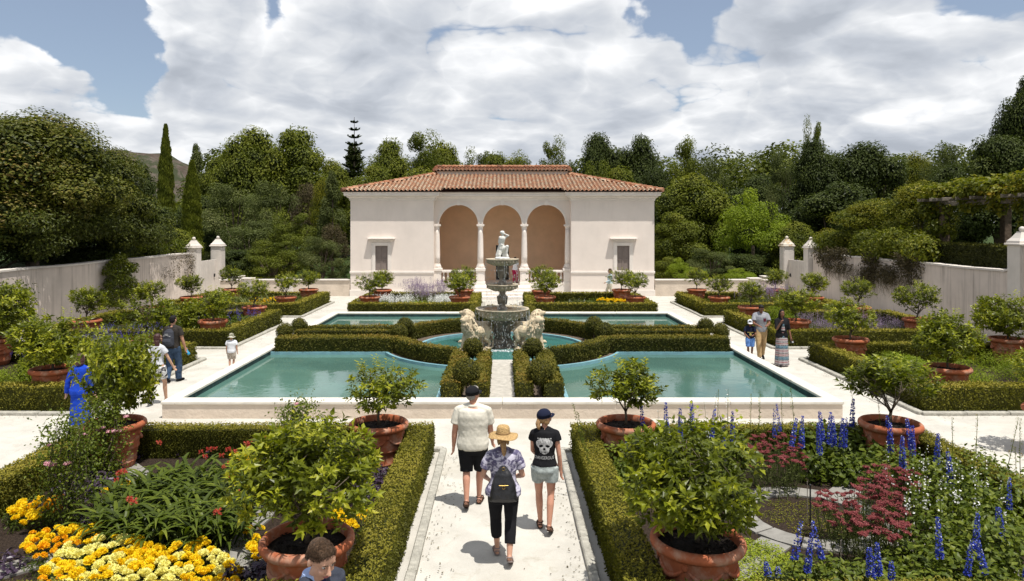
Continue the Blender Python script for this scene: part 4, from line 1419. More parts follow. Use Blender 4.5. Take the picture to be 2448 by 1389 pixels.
POTS = [  # x, y, variant, rz, crown scale, label
    (-2.02, 7.64, 0, 0.3, .93, 'large bushy citrus in a terracotta pot behind the man in the grey suit'),
    (2.02, 7.64, 1, 1.0, .91, 'large glossy citrus in a terracotta pot at the near corner of the delphinium bed'),
    (-2.03, 12.5, 2, 2.1, (.93, .93, .74), 'airy citrus in terracotta beside the man in the cream polo, against the teal pool'),
    (1.99, 12.55, 3, 0.4, (.90, .90, .72), 'airy citrus in terracotta beside the woman in the black tee, against the teal pool'),
    (-6.85, 12.60, 1, 4.2, (.74, .74, 1.04), 'dense citrus in a terracotta pot hiding the woman in the blue dress'),
    (6.75, 12.7, 3, 3.3, (1.12, 1.12, .74), 'spreading citrus in a terracotta pot at the far outer corner of the delphinium bed'),
    (10.25, 13.2, 5, 1.2, 1.0, 'potted citrus at the cross path, mostly out of the picture'),
    (-10.65, 16.75, 1, 2.4, .95, 'bushy potted citrus over the hedge where the blue dress passes'),
    (-15.1, 21.5, 0, 5.0, 1.25, 'large dark potted citrus at the near end of the streaked wall'),
    (-10.6, 21.2, 4, 1.7, 1.2, 'potted citrus right behind the blue salvia, left of the man with the backpack'),
    (10.65, 17.0, 0, 1.1, .98, 'bushy citrus in a terracotta pot at the near hedge corner of the silvery bed'),
    (15.1, 21.7, 1, 0.2, .98, 'big potted citrus close to the bare part of the climber covered wall'),
    (10.4, 21.5, 4, 3.0, 1.12, 'potted citrus over the hedge corner nearest the woman in the long dress'),
    (-10.1, 24.95, 4, 0.9, 1.08, 'potted citrus on the hedge corner between the child and the man with the backpack'),
    (-14.8, 25.3, 6, 4.4, 1.12, 'potted citrus standing alone against the streaked pale wall'),
    (-10.05, 29.5, 5, 2.8, .98, 'potted citrus in front of the patch of yellow flowers beside the low wall'),
    (-14.5, 29.6, 6, 0.1, 1.02, 'potted citrus overlapping the espaliered shrub on the wall'),
    (10.4, 25.2, 4, 5.1, 1.1, 'potted citrus directly behind the heads of the family'),
    (14.95, 25.6, 5, 2.0, 1.15, 'potted citrus with a ragged crown before the bare climber wall'),
    (10.1, 29.6, 6, 3.7, 1.0, 'potted citrus left of the tall green plant in the lavender bed'),
    (14.7, 29.8, 5, 1.4, 1.0, 'potted citrus below the brown tips of the trailing climber'),
    (-10.0, 33.1, 5, 4.0, .95, 'potted citrus between the yellow flowers and the sword leaved irises'),
    (-14.6, 33.2, 6, 5.5, .98, 'potted citrus in front of the boarded gate'),
    (-9.85, 37.3, 6, 1.9, .9, 'small potted citrus at the low wall, closest to the left corner of the pavilion'),
    (-14.2, 37.3, 5, 0.6, 1.0, 'potted citrus at the foot of the gate pier beside the low wall'),
    (9.9, 33.0, 4, 2.2, .95, 'potted citrus at the near inner corner of the far bed by the pavilion'),
    (14.55, 33.1, 6, 3.1, 1.08, 'potted citrus in front of the ball topped pier by the climber'),
    (9.8, 37.2, 5, 4.9, .92, 'small potted citrus at the low wall, closest to the pavilion corner with the walker'),
    (14.3, 37.2, 6, 0.9, 1.0, 'potted citrus at the foot of the lichen stained pier'),
    (-6.38, 33.0, 4, 1.6, 1.0, 'potted citrus at the hedge corner beside the white phlox'),
    (-6.28, 36.9, 6, 3.9, .95, 'potted citrus under the shuttered window beside the mauve sage'),
    (-1.85, 32.9, 4, 5.9, 1.05, 'potted citrus behind the lion facing the couple'),
    (-1.75, 37.0, 5, 2.5, 1.05, 'potted citrus by the pavilion steps, behind the one near the phlox'),
    (1.85, 32.9, 4, 0.8, 1.05, 'potted citrus behind the lion facing the family'),
    (1.75, 36.6, 5, 4.7, 1.1, 'potted citrus by the pavilion steps, behind the one near the thyme'),
    (6.36, 33.0, 5, 3.4, .98, 'potted citrus at the hedge corner beside the yellow marigold row'),
    (6.2, 37.0, 4, 1.0, 1.0, 'potted citrus under the shuttered window where the hatted walker passes')]
for x, y, v, rz_, cs, lb in POTS:
    potted(x, y, v, lb, rz_, 1.0, 1.0, cs)

# ------------------------------------------------------------------ background trees
def tree_crown(seed, kind, mat, n=9000, L=.34):
    """unit-ish crowns about 10 m tall, 8 m wide, base at z=0"""
    global rs
    keep = rs; rs = np.random.RandomState(seed)
    m = NM(); w = NM()
    if kind == 'broad':
        lumps = []
        for k in range(46):
            a = rs.rand() * 2 * PI; h = rs.beta(1.5, 1.2); r = (1 - (2 * h - .8) ** 2 * .55)
            rr = 2.9 * max(.25, r) * math.sqrt(rs.uniform(.25, 1))
            lumps.append((rr * math.cos(a), rr * math.sin(a), 1.6 + 7.2 * h, rs.uniform(.8, 1.55)))
        for x, y, z, r in lumps:
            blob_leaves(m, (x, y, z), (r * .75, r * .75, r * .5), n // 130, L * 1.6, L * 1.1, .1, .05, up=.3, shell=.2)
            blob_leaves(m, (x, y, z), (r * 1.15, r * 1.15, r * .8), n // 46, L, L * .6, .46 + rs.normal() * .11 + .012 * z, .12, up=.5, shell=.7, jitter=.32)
        for k in range(7):
            x, y, z, r = lumps[k * 4]
            w.add(*tube([(0, 0, 1.2), (x * .35, y * .35, z * .5), (x * .9, y * .9, z)], [.16, .10, .04], 6))
        w.add(*tube([(0, 0, -.3), (.1, 0, 1.5), (0, .1, 4.5)], [.3, .24, .14], 8))
    elif kind == 'airy':
        lumps = []
        for k in range(46):
            a = rs.rand() * 2 * PI; h = rs.rand(); rr = 3.4 * math.sqrt(rs.uniform(.1, 1)) * (1 - .5 * h ** 2)
            lumps.append((rr * math.cos(a), rr * math.sin(a), 1.2 + 8.0 * h, rs.uniform(.5, 1.1)))
        for x, y, z, r in lumps:
            blob_leaves(m, (x, y, z), (r * 1.05, r * 1.05, r * .85), n // 46, L * .85, L * .5, .5 + rs.normal() * .12, .14, up=.6, shell=.4, jitter=.4)
        for k in range(18):
            x, y, z, r = lumps[k * 2]
            w.add(*tube([(0, 0, 1), (x * .3, y * .3, z * .45), (x * .75 + rs.normal() * .2, y * .75, z * .8), (x, y, z + .3)], [.13, .09, .05, .015], 6))
        w.add(*tube([(0, 0, -.3), (.1, 0, 1.5), (0, .1, 4.5)], [.26, .2, .12], 8))
    elif kind == 'column':        # cypress: 10 tall, 1.6 wide
        u = rs.rand(n); z = .15 + 9.8 * u; prof = .82 * np.clip((1.02 - u) * 3.2, 0, 1) ** .7 * (1 - .45 * u) * (.62 + .38 * np.clip(u * 6, 0, 1))
        a = rs.rand(n) * 2 * PI
        P = np.stack([np.cos(a), np.sin(a), a * 0], 1) * (prof * (.72 + .34 * rs.rand(n)) * (1 + .10 * np.sin(a * 3 + np.sin(z * 1.9) * 2) + .07 * np.sin(z * 5.3) + .07 * np.sin(z * 11 + a * 2)))[:, None]
        P[:, 2] = z
        out = np.stack([np.cos(a), np.sin(a), a * 0], 1)
        D = unit(out * .35 + [0, 0, 1.] + rdir(n) * .35); N = unit(out + rdir(n) * .5)
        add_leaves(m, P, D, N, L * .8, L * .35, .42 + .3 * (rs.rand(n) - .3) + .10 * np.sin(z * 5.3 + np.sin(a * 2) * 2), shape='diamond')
        w.add(*tube([(0, 0, -.3), (0, 0, 9)], [.16, .03], 6))
        m.add(*lathe([(.3, .3), (.5, 1.5), (.45, 5), (.25, 8), (.03, 9.6)], 9), 0, .05)
    elif kind == 'norfolk':       # tiered
        w.add(*tube([(0, 0, -.3), (0, 0, 10.2)], [.2, .02], 6))
        for k in range(17):
            z = .8 + k * .56; r = 2.3 * (1 - (k / 17.5)) ** .85 + .12
            nb = 7
            for b in range(nb):
                a = b * 2 * PI / nb + k * .5; q = max(14, int(150 * r / 2.3))
                t = rs.rand(q); P = np.stack([np.cos(a) * r * t, np.sin(a) * r * t, z + .25 * r * t ** 2], 1)
                side = np.array([-math.sin(a), math.cos(a), .2]); sg = rs.choice([-1, 1], q)[:, None]
                add_leaves(m, P, unit(side * sg + np.array([math.cos(a), math.sin(a), .5]) * .7), unit(rdir(q) * .4 + [0, 0, 1]), .46 * (1 - .5 * t) * (r / 2.3) ** .3, .22, .3 + .3 * rs.rand(q), shape='diamond')
    elif kind == 'cone':
        for k in range(40):
            h = rs.rand() ** .8; r = 2.2 * (1 - h) + .15; a = rs.rand() * 2 * PI
            blob_leaves(m, (r * .75 * math.cos(a), r * .75 * math.sin(a), .6 + 9 * h), (.25 + r * .38, .25 + r * .38, .5), n // 40, L * .8, L * .35, .45 + rs.normal() * .1, .25, up=.3, shell=.5)
        w.add(*tube([(0, 0, -.3), (0, 0, 9.4)], [.2, .03], 6))
    elif kind == 'dome':          # tight clumpy round crown
        for k in range(60):
            u = unit(rs.normal(size=3)); u[2] = abs(u[2]) * 1.0 - .25 if rs.rand() < .9 else u[2]
            c = np.array([0, 0, 5.0]) + u * np.array([3.3, 3.3, 4.2])
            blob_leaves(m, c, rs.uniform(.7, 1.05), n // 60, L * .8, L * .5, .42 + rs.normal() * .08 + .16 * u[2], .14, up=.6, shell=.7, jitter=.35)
        w.add(*tube([(0, 0, -.3), (0, 0, 4)], [.25, .15], 6))
    rs = keep
    return m.mesh('crown', mat), w.mesh('trunk', M_bark2)


KIND = {
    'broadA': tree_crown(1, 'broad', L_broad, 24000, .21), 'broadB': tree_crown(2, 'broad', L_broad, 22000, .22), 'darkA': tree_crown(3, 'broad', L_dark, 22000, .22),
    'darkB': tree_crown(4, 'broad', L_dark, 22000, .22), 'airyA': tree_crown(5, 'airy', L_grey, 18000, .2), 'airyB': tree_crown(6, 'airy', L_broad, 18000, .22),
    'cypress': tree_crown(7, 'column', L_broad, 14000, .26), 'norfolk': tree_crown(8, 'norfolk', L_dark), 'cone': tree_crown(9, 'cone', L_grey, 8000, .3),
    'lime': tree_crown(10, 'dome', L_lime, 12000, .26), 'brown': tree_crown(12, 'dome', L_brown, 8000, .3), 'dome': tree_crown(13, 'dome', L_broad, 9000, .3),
    'gold': tree_crown(14, 'broad', L_gold, 22000, .17), 'olive': tree_crown(15, 'broad', L_olive, 34000, .17)}


def tree(kind, px, ytop, wpx, Y, zb, label, rz=None, cat='tree', squash=None, name=None):
    """a tree whose top and width read as in the photograph, standing at distance Y on ground height zb"""
    X = (px - 1201) * Y / 1700; top = CAM_H + (535 - ytop) * Y / 1700
    base_w = {'cypress': 1.7, 'norfolk': 4.6, 'cone': 4.6, 'lime': 7.8, 'dome': 7.8, 'brown': 7.8}.get(kind, 8.0)
    sz = (top - zb) / 10.0; sx = wpx * Y / 1700 / base_w
    t = thing(name or {'cypress': 'cypress_tree', 'norfolk': 'norfolk_pine'}.get(kind, 'tree'), label, cat, (X, Y, zb), rz if rz is not None else rs.rand() * 6, scale=(sx, sx, sz))
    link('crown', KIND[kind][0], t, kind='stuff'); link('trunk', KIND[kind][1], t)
    return t


TREES = [
    # left side, behind the wall
    ('olive', 80, 236, 430, 29.6, 2.2, 'huge olive toned tree with rusty seed heads overhanging the streaked wall'),
    ('olive', 245, 332, 250, 34.3, 2.2, 'rounded olive toned tree joined to the huge one at the wall'),
    ('darkA', -20, 440, 300, 28.5, 2.0, 'dark undergrowth tree at the near end of the streaked wall'),
    ('darkB', 180, 480, 280, 34, 1.8, 'dense dark tree in shade just over the streaked wall'),
    ('darkA', 330, 460, 190, 40, 1.8, 'dark bushy tree over the middle of the streaked wall'),
    ('broadB', 410, 535, 160, 44, -.1, 'small green shrubby tree with white blossoms beside the gate pier'),
    ('cypress', 396, 300, 46, 50, 0, 'tallest pencil cypress rising above the left wall'),
    ('cypress', 459, 385, 54, 50, 0, 'shorter pencil cypress standing beside the tall one'),
    ('darkB', 320, 372, 150, 75, 0, 'shadowed tree behind the tall pencil cypress'),
    ('cone', 470, 336, 75, 95, 0, 'pale conifer tip between the cypresses and the big spreading tree'),
    ('broadA', 520, 360, 130, 80, 0, 'green tree filling the gap before the big spreading tree'),
    ('broadB', 600, 280, 190, 75, 0, 'left half of the tall spreading tree, its bare branches showing'),
    ('broadA', 690, 288, 240, 78, 0, 'broad dense crown reaching highest left of the norfolk pine'),
    ('airyA', 560, 430, 200, 60, 0, 'greyish airy tree with pale bare limbs'),
    ('airyA', 650, 425, 170, 57, 0, 'silvery open tree with white branches above the low wall'),
    ('airyA', 600, 520, 210, 52, 0, 'low grey green tree right behind the ball topped pier'),
    ('darkB', 470, 455, 130, 62, 0, 'dark mass of foliage behind the two cypresses'),
    ('brown', 735, 408, 80, 66, 0, 'rusty brown round tree beside the pavilion roof'),
    ('cone', 795, 400, 100, 58, 0, 'blue green conifer touching the pavilion eave'),
    ('gold', 770, 415, 70, 62, 0, 'olive green pointed tree beside the blue green conifer'),
    ('brown', 795, 515, 80, 49, 0, 'rust coloured shrub at the left corner of the pavilion'),
    ('airyB', 700, 500, 160, 51, 0, 'loose green tree over the low wall near the rust shrub'),
    ('airyA', 770, 560, 140, 47, 0, 'grey green bush leaning on the low wall beside the pavilion'),
    ('airyB', 650, 570, 170, 47, 0, 'mid green bush just behind the low wall'),
    ('darkA', 560, 590, 130, 48, 0, 'dark bush behind the pier at the low wall end'),
    # behind the pavilion
    ('cone', 847, 335, 120, 97, 0, 'dark conifer foliage round the lower tiers of the norfolk pine'),
    ('broadB', 800, 365, 120, 90, 0, 'green crown between the norfolk pine and the rusty tree'),
    ('norfolk', 847, 286, 105, 95, 0, 'norfolk pine with tiered branches and a thin spire'),
    ('broadA', 920, 318, 170, 85, 0, 'rounded tree right of the norfolk pine'),
    ('airyB', 1000, 304, 190, 88, 0, 'wide airy crown above the left slope of the pavilion roof'),
    ('broadB', 1060, 318, 140, 92, 0, 'broad crown beside the wide airy one above the roof'),
    ('broadA', 900, 380, 160, 70, 0, 'low rounded tree hugging the left hip of the roof'),
    ('broadB', 1010, 385, 170, 72, 0, 'low green tree behind the left end of the raised roof'),
    ('airyB', 1140, 346, 120, 90, 0, 'smaller yellow green tree over the middle of the roof'),
    ('broadA', 1175, 352, 150, 88, 0, 'full green crown over the middle of the raised roof'),
    ('airyB', 1255, 358, 150, 90, 0, 'broad yellow green crown over the right half of the raised roof'),
    ('broadB', 1215, 362, 140, 95, 0, 'low distant tree exactly above the raised roof'),
    ('dome', 1270, 380, 110, 85, 0, 'low dark rounded tree above the raised roof'),
    ('airyB', 1330, 322, 120, 84, 0, 'yellow green tree poking up right of the roof middle'),
    ('dome', 1325, 372, 120, 68, 0, 'smooth domed tree behind the right end of the raised roof'),
    ('darkA', 1435, 292, 130, 82, 0, 'darkest tall tree with upright tufts behind the roof'),
    ('darkB', 1520, 305, 150, 84, 0, 'second dark tufted tree with a jagged top'),
    ('dome', 1430, 345, 110, 66, 0, 'domed olive tree in front of the dark tufted trees'),
    ('broadA', 1480, 385, 150, 64, 0, 'green tree over the right hip of the roof'),
    ('darkA', 1570, 380, 120, 62, 0, 'dark tree filling the gap beside the right eave'),
    # right side
    ('airyB', 1630, 318, 150, 62, 0, 'tall loose tree right of the pavilion with drooping sprays'),
    ('broadB', 1660, 400, 210, 58, 0, 'full green tree standing right of the pavilion wall'),
    ('airyA', 1700, 370, 120, 60, 0, 'thin leaved branchy tree leaning over the sky gap'),
    ('broadA', 1620, 500, 150, 52, 0, 'lower green tree touching the right pavilion wall'),
    ('lime', 1800, 448, 175, 50, 0, 'bright lime green round tree beside the lichen stained pier'),
    ('darkB', 1760, 440, 170, 70, 0, 'dark tree behind the lime green one'),
    ('airyA', 1875, 350, 110, 66, 0, 'sparse feathery tree left of the tallest leaning tree'),
    ('darkA', 1820, 400, 140, 72, 0, 'low dark tree at the sky gap beyond the lime tree'),
    ('airyB', 1945, 270, 80, 60, 0, 'tall narrow crooked tree with hooked branches'),
    ('darkB', 1960, 310, 170, 58, 0, 'dark round tree below the crooked one'),
    ('darkA', 2080, 312, 210, 56, 0, 'wide dark crown in the middle of the right hand woods'),
    ('darkB', 1990, 420, 210, 50, 0, 'shaded green tree standing in front of the wide dark crown'),
    ('gold', 2195, 350, 120, 62, 0, 'yellow green tree peeping behind the dark crowns'),
    ('airyA', 2255, 332, 130, 55, 0, 'grey twiggy tree with bare tips'),
    ('darkA', 2385, 300, 200, 42, 2, 'dark round tree below the tall one at the picture edge'),
    ('darkB', 2450, 150, 150, 45, 2, 'tallest dark tree rising at the picture edge'),
    ('darkB', 2290, 380, 170, 45, 2, 'dark tree behind the vine covered pergola'),
    ('broadB', 1900, 520, 130, 48, 0, 'mid green bush behind the boarded gate by the lichen pier'),
    ('darkA', 1880, 560, 150, 50, 0, 'dark bush seen between the lichen pier and its neighbour'),
    ('gold', 2200, 425, 190, 35, 2.3, 'golden green shrubby tree spreading beside the pergola'),
    ('gold', 2080, 470, 200, 39, 2.3, 'golden green bush cascading toward the trailing climber'),
    ('gold', 1990, 540, 130, 43.5, -.1, 'low golden bush behind the ball topped pier'),
    ('broadA', 1600, 610, 90, 46, 0, 'small bright bush behind the low wall at the pavilion corner'),
    ('lime', 1625, 615, 70, 45, 0, 'small lime bush behind the low wall'),
    ('airyA', 1700, 590, 150, 47, 0, 'grey green bush over the low wall near the lime tree'),
    ('lime', 1770, 640, 90, 44, 0, 'little lime bush spilling over the low wall'),
    ('darkA', 1780, 600, 150, 48, 0, 'shaded base foliage under the lime tree'),
]
for i, a in enumerate(TREES):
    tree(*a)

# far wood and hill
m = NM()
for i in range(190):
    x = rs.uniform(-95, 95); y = rs.uniform(100, 125); r = rs.uniform(2.5, 5)
    h = 12.5 + 1.5 * math.sin(x * .09) + (2 if abs(x) > 30 else 0)
    if -.58 < x / y < -.43: h = 6.5; r *= .6
    blob_leaves(m, (x, y, h * rs.uniform(.5, .95)), (r, r, r * .8), 700, .55, .36, .44 + rs.normal() * .12, .13, up=.5, shell=.7, jitter=.35)
m.obj('far_wood', L_broad, None, kind='stuff', label='continuous dark wood closing the view behind the garden', category='wood')
M_hill = pmat('brown_hill_scrub', (.060, .045, .036), .95, .4, .12, 8, bump=1, bscale=1.2, spec=.05, col2=(.12, .10, .085), extra=ex_spots(.8, (.025, .038, .015), .12, .46, .56))
nx, ny = 70, 40
gx, gy = np.meshgrid(np.linspace(-330, -40, nx), np.linspace(230, 420, ny), indexing='ij')
V = np.stack([gx.ravel(), gy.ravel(), gx.ravel() * 0], 1)
V[:, 2] = -2 + 33 * np.exp(-(((V[:, 0] + 158) / 42) ** 2) * .8 - ((V[:, 1] - 320) / 60) ** 2) + 22 * np.exp(-(((V[:, 0] + 230) / 60) ** 2) - ((V[:, 1] - 330) / 60) ** 2) + 2.2 * wob(V, .12) + 1.0 * wob(V, .5)
NM().add(V, grid_f(nx, ny), smooth=True).obj('hill', M_hill, None, kind='structure')

# ------------------------------------------------------------------ terrace hedge, climber, espalier, pergola
hedge('tall dark clipped hedge on the terrace above the climber wall', [(19.1, 25.8), (19.1, 33.5)], 1.0, 1.05, z0=2.35, dens=480, L=.09, mat=L_boxd, group='terrace hedge', tint=.3)


def mass(name, label, cat, mat, blobs, L, W, tint=.5, dt=.25, stems=None, parent=None, up=.5, smat=None):
    m = NM()
    c0 = np.array(blobs[0][:3])
    for b in blobs:
        x, y, z, rx, ry, rz, n = b
        blob_leaves(m, (x - c0[0], y - c0[1], z), (rx, ry, rz), n, L, W, tint + rs.normal() * .06, dt, up=up, shell=.35)
    t = thing(name, label, cat, (c0[0], c0[1], 0))
    m.obj('foliage', mat, t, kind='stuff')
    if stems:
        s = NM()
        for P, r in stems: s.add(*tube(np.array(P) - [c0[0], c0[1], 0], r, 6))
        s.obj('stem', smat or M_bark, t)
    return t


bl = []
for k in range(34):
    y = rs.uniform(30.5, 40.5); d = (40.5 - y) / 10
    drop = rs.rand() ** 1.3 * (1.5 if 31 < y < 36 else .8)
    bl.append((17.9 - .1 * rs.rand(), y, 2.7 - drop, .2, .75, .36, 170))
mass('trailing_climber', 'brown tipped climber trailing over the top of the garden wall', 'climber', L_brown, bl, .12, .06, .5, .3)
bl = [(18.0 + rs.rand() * 1.4, rs.uniform(30.5, 40.8), 2.65 + rs.rand() * .9, .8, 1.0, .6, 620) for _ in range(26)]
mass('wall_shrub', 'golden green shrub growing along the wall top above the trailing climber', 'shrub', L_gold, bl, .16, .09, .4, .25)
# brown dry threads hanging from the climber
bl = []
m = NM()
for k in range(520):
    y = 31 + 8.5 * rs.rand(); z = 2.2 - rs.rand() * .6; l = rs.uniform(.3, 1.0) * (1 if y < 36 else .6)
    p = np.array([17.88, y, z]); m.add(*tube([p, p + [-.06 - .1 * rs.rand(), rs.normal() * .12, -l * .5], p + [-.03, rs.normal() * .22, -l]], [.006, .005, .003], 3, cap=False), 0, rs.rand())
o_ = m.obj('dry_tendrils', L_brown, None, kind='stuff'); o_['label'] = 'brown dry tendrils hanging down the wall below the trailing climber'; o_['category'] = 'climber'
# espalier on the left wall
ES = (-17.8, 33.0)
bl = []
for z, w_ in ((.75, 1.2), (1.15, 1.4), (1.6, 1.1), (2.0, 1.2), (2.45, .8)):
    for k in (-1, -.5, 0, .5, 1):
        bl.append((ES[0] + .1, ES[1] + k * w_ * .9, z + rs.normal() * .08, .24, .38, .27, 230))
mass('espalier_shrub', 'espaliered evergreen trained flat against the streaked wall', 'shrub', L_cit, bl, .11, .06, .42, .25,
     stems=[([(ES[0] + .1, ES[1], 0), (ES[0] + .1, ES[1], 2.4)], .03), ([(ES[0] + .1, ES[1] - 1.2, 1.0), (ES[0] + .1, ES[1], .8), (ES[0] + .1, ES[1] + 1.2, 1.0)], .018), ([(ES[0] + .1, ES[1] - 1, 1.9), (ES[0] + .1, ES[1], 1.7), (ES[0] + .1, ES[1] + 1, 1.9)], .018)])
bl = [(-18.2 + rs.rand() * 1.0, 26 + 11.5 * rs.rand(), 3.3 + 1.2 * rs.rand(), .75, .95, .5, 330) for _ in range(30)]
mass('hanging_branches', 'leafy lower branches of the big tree hanging over the streaked wall', 'branches', L_olive, bl, .15, .07, .38, .2)
# wall top growth near left gate pier
bl = [(-18.5 - rs.rand() * .8, rs.uniform(34.5, 41), 2.75 + rs.rand() * .5, .6, .9, .45, 420) for _ in range(12)]
mass('wall_shrub', 'small leaved shrub with white blossoms spilling over the wall by the gate pier', 'shrub', L_cit, bl, .12, .07, .35, .25)
bl = [(-17.85, rs.uniform(37.5, 41.2), rs.uniform(1.2, 2.5), .1, .5, .4, 45) for _ in range(12)]
mass('thin_climber', 'sparse brown climber scrambling on the wall near the gate pier', 'climber', L_brown, bl, .10, .05, .5, .3)
bl = [(-16.9 - rs.rand() * .6, rs.uniform(19.5, 25), rs.uniform(.3, 2.3), .8, .9, .6, 420) for _ in range(14)]
mass('wall_shrub', 'tall dark shrub massed at the near end of the streaked wall', 'shrub', L_cit, bl, .13, .07, .28, .25)

# pergola on the right terrace
M_brickpost = pmat('old_brick_post', (.13, .095, .07), .9, .3, 9, bump=.6, bscale=25, spec=.1)
pg = thing('pergola', 'timber pergola on stone posts overgrown with yellowing vine', 'pergola', (21.0, 28, 2.3))
for x, y in ((20.2, 32.5), (20.2, 27.2), (20.2, 22), (23, 32.5), (23, 27.2), (23, 22)):
    NM().add(*cbox(-.17, .17, -.17, .17, -.1, 2.75, .03)).obj('post', M_brickpost, pg).location = (x - 21, y - 28, 0)
for x in (20.2, 23):
    NM().add(*cbox(-.08, .08, -6.2, 5.3, 0, .2, .015)).obj('beam', M_wood, pg).location = (x - 21, 0, 2.76)
raf = NM().add(*cbox(-2.3, 2.3, -.05, .05, 0, .14, .012)).mesh('rafter', M_wood)
for k in range(13): link('rafter', raf, pg, (.6, -6 + k * .92, 2.965))
m = NM()
for k in range(60):
    blob_leaves(m, (rs.uniform(-1.5, 2.3), rs.uniform(-7, 6), 3.2 + rs.rand() * .5), (.75, .8, .3), 260, .19, .15, .6 + rs.normal() * .12, .3, up=.9, shell=.3)
for k in range(18):
    blob_leaves(m, (-.75 + rs.normal() * .25, (4.5, -.8)[k % 2] + rs.normal() * .5, rs.uniform(1.2, 2.7)), (.35, .4, .35), 110, .17, .13, .4 + rs.normal() * .12, .25, up=.5, shell=.3)
for k in range(26):
    blob_leaves(m, (rs.uniform(-1.2, -.6), rs.uniform(-7, 6), 2.6 + rs.rand() * .4), (.3, .5, .4), 110, .19, .15, .6 + rs.normal() * .12, .3, up=.5, shell=.3)
m.obj('vine', L_gold, pg, kind='stuff')

# ------------------------------------------------------------------ fountain
ft = thing('fountain', 'three tiered cast stone fountain with beaded bowls spilling water in the round basin', 'fountain', (0, CY, 0))
F_off = (0, CY, 0)


def fl(prof, seg=40, sm=True):
    return NM().add(*lathe(prof, seg, cap=True), smooth=sm)


m = fl([(.50, .0), (.50, .20), (.44, .26), (.36, .32), (.33, .38), (.31, .44), (.23, .50), (.21, .62), (.22, .80), (.25, .90), (.31, .98), (.34, 1.05), (.30, 1.15)], 32)
for k in range(8):
    a = k * PI / 4; m.add(*capsule((.215 * math.cos(a), .215 * math.sin(a), .50), (.235 * math.cos(a), .235 * math.sin(a), .92), .06, .05, 8), smooth=True)
m.obj('pedestal', M_wetstone, ft)
m = fl([(.22, 1.40), (.17, 1.46), (.13, 1.50), (.10, 1.58), (.13, 1.66), (.165, 1.76), (.16, 1.86), (.10, 1.93), (.10, 2.0), (.15, 2.04), (.14, 2.12)], 24)
m.add(*lathe([(.15, 2.2), (.155, 2.30), (.12, 2.34), (.095, 2.42), (.12, 2.52), (.15, 2.62), (.165, 2.74), (.155, 2.84), (.19, 2.88), (.16, 2.94)], 24), smooth=True)
for k in range(6):
    a = k * PI / 3; m.add(*capsule((.12 * math.cos(a), .12 * math.sin(a), 1.62), (.145 * math.cos(a), .145 * math.sin(a), 1.84), .035, .04, 7), smooth=True)
    m.add(*capsule((.11 * math.cos(a), .11 * math.sin(a), 2.5), (.14 * math.cos(a), .14 * math.sin(a), 2.8), .03, .035, 7), smooth=True)
m.obj('stem', M_wetstone, ft)


def bowl(R_, zr, depth, nb, bead, name='bowl'):
    p = [(.12, zr - depth), (R_ * .32, zr - depth * .98), (R_ * .58, zr - depth * .86), (R_ * .78, zr - depth * .62), (R_ * .88, zr - depth * .40), (R_ * .93, zr - .055), (R_ * .985, zr - .045), (R_, zr - .02), (R_ * .99, zr), (R_ * .93, zr - .004), (R_ * .90, zr - .03), (R_ * .6, zr - .08), (.1, zr - .10)]
    m = fl(p, 56)
    b = m.obj(name, M_stone, ft)
    g = NM()
    for k in range(nb):
        a = k * 2 * PI / nb
        g.add(*ellipsoid((R_ * .90 * math.cos(a), R_ * .90 * math.sin(a), zr - .085 - bead * .3), (bead, bead, bead * 1.05), 10, 7), smooth=True)
        g.add(*capsule((R_ * .84 * math.cos(a), R_ * .84 * math.sin(a), zr - depth * .52), (R_ * .5 * math.cos(a), R_ * .5 * math.sin(a), zr - depth * .90), bead * .85, bead * .45, 7), smooth=True)
    g.obj('beading', M_stone, b)
    NM().add(*lathe([(.05, zr - .026), (R_ * .905, zr - .026)], 40, cap=False)).obj('bowl_water', M_wat3, b)
    return b


M_wat3 = pmat('shallow_bowl_water', (.11, .12, .095), .08, .2, 9, bump=.25, bscale=14, spec=.5)
bowl(.885, 1.47, .40, 32, .050)
bowl(.545, 2.27, .24, 24, .040)
bowl(.55, 3.10, .24, 24, .040)

# falling water: fine threads and drops
M_drops = bpy.data.materials.new('falling_water'); M_drops.use_nodes = True
w = NT(M_drops.node_tree); o_ = w.n('ShaderNodeOutputMaterial'); gl = w.n('ShaderNodeBsdfGlass', i_Roughness=.15, i_IOR=1.2); df = w.n('ShaderNodeBsdfDiffuse', i_Color=(.75, .78, .8, 1))
w.put(o_.inputs[0], w.n('ShaderNodeMixShader', i_0=.55, i_1=gl.outputs[0], i_2=df.outputs[0]).outputs[0])
m = NM()
for R_, z1, z2, n in ((.56, 3.05, 2.27, 150), (.55, 2.24, 1.47, 170), (.90, 1.44, .21, 420)):
    for k in range(n):
        a = rs.rand() * 2 * PI
        if R_ > .8 and rs.rand() < .45: a = rs.normal(-PI / 2 + .35, .5)
        r = R_ * rs.uniform(.86, 1.03) if rs.rand() < .75 else R_ * rs.uniform(.3, .9)
        z = rs.uniform(z2, z1 - .05); l = rs.uniform(.008, .045)
        m.add(*tube([(r * math.cos(a), r * math.sin(a), z), (r * math.cos(a) * 1.002, r * math.sin(a), z - l)], [.004, .008], 4), 0)
    for k in range(n // 16):
        a = rs.rand() * 2 * PI; r = R_ * 1.0
        P = [(r * math.cos(a) * (1 + .02 * t) + .004 * rs.normal(), r * math.sin(a) * (1 + .02 * t), z1 + (z2 - z1) * t) for t in np.linspace(.02, rs.uniform(.4, .98), 7)]
        m.add(*tube(P, .0028, 4), 0)
# foam where it lands
for k in range(260):
    a = rs.normal(-PI / 2, .7); r = .70 + .35 * rs.rand()
    m.add(*ellipsoid((r * math.cos(a), r * math.sin(a), .212), (.014 + .02 * rs.rand(), .012 + .02 * rs.rand(), .006), 6, 4), 0)
m.obj('falling_water', M_drops, ft, kind='stuff')

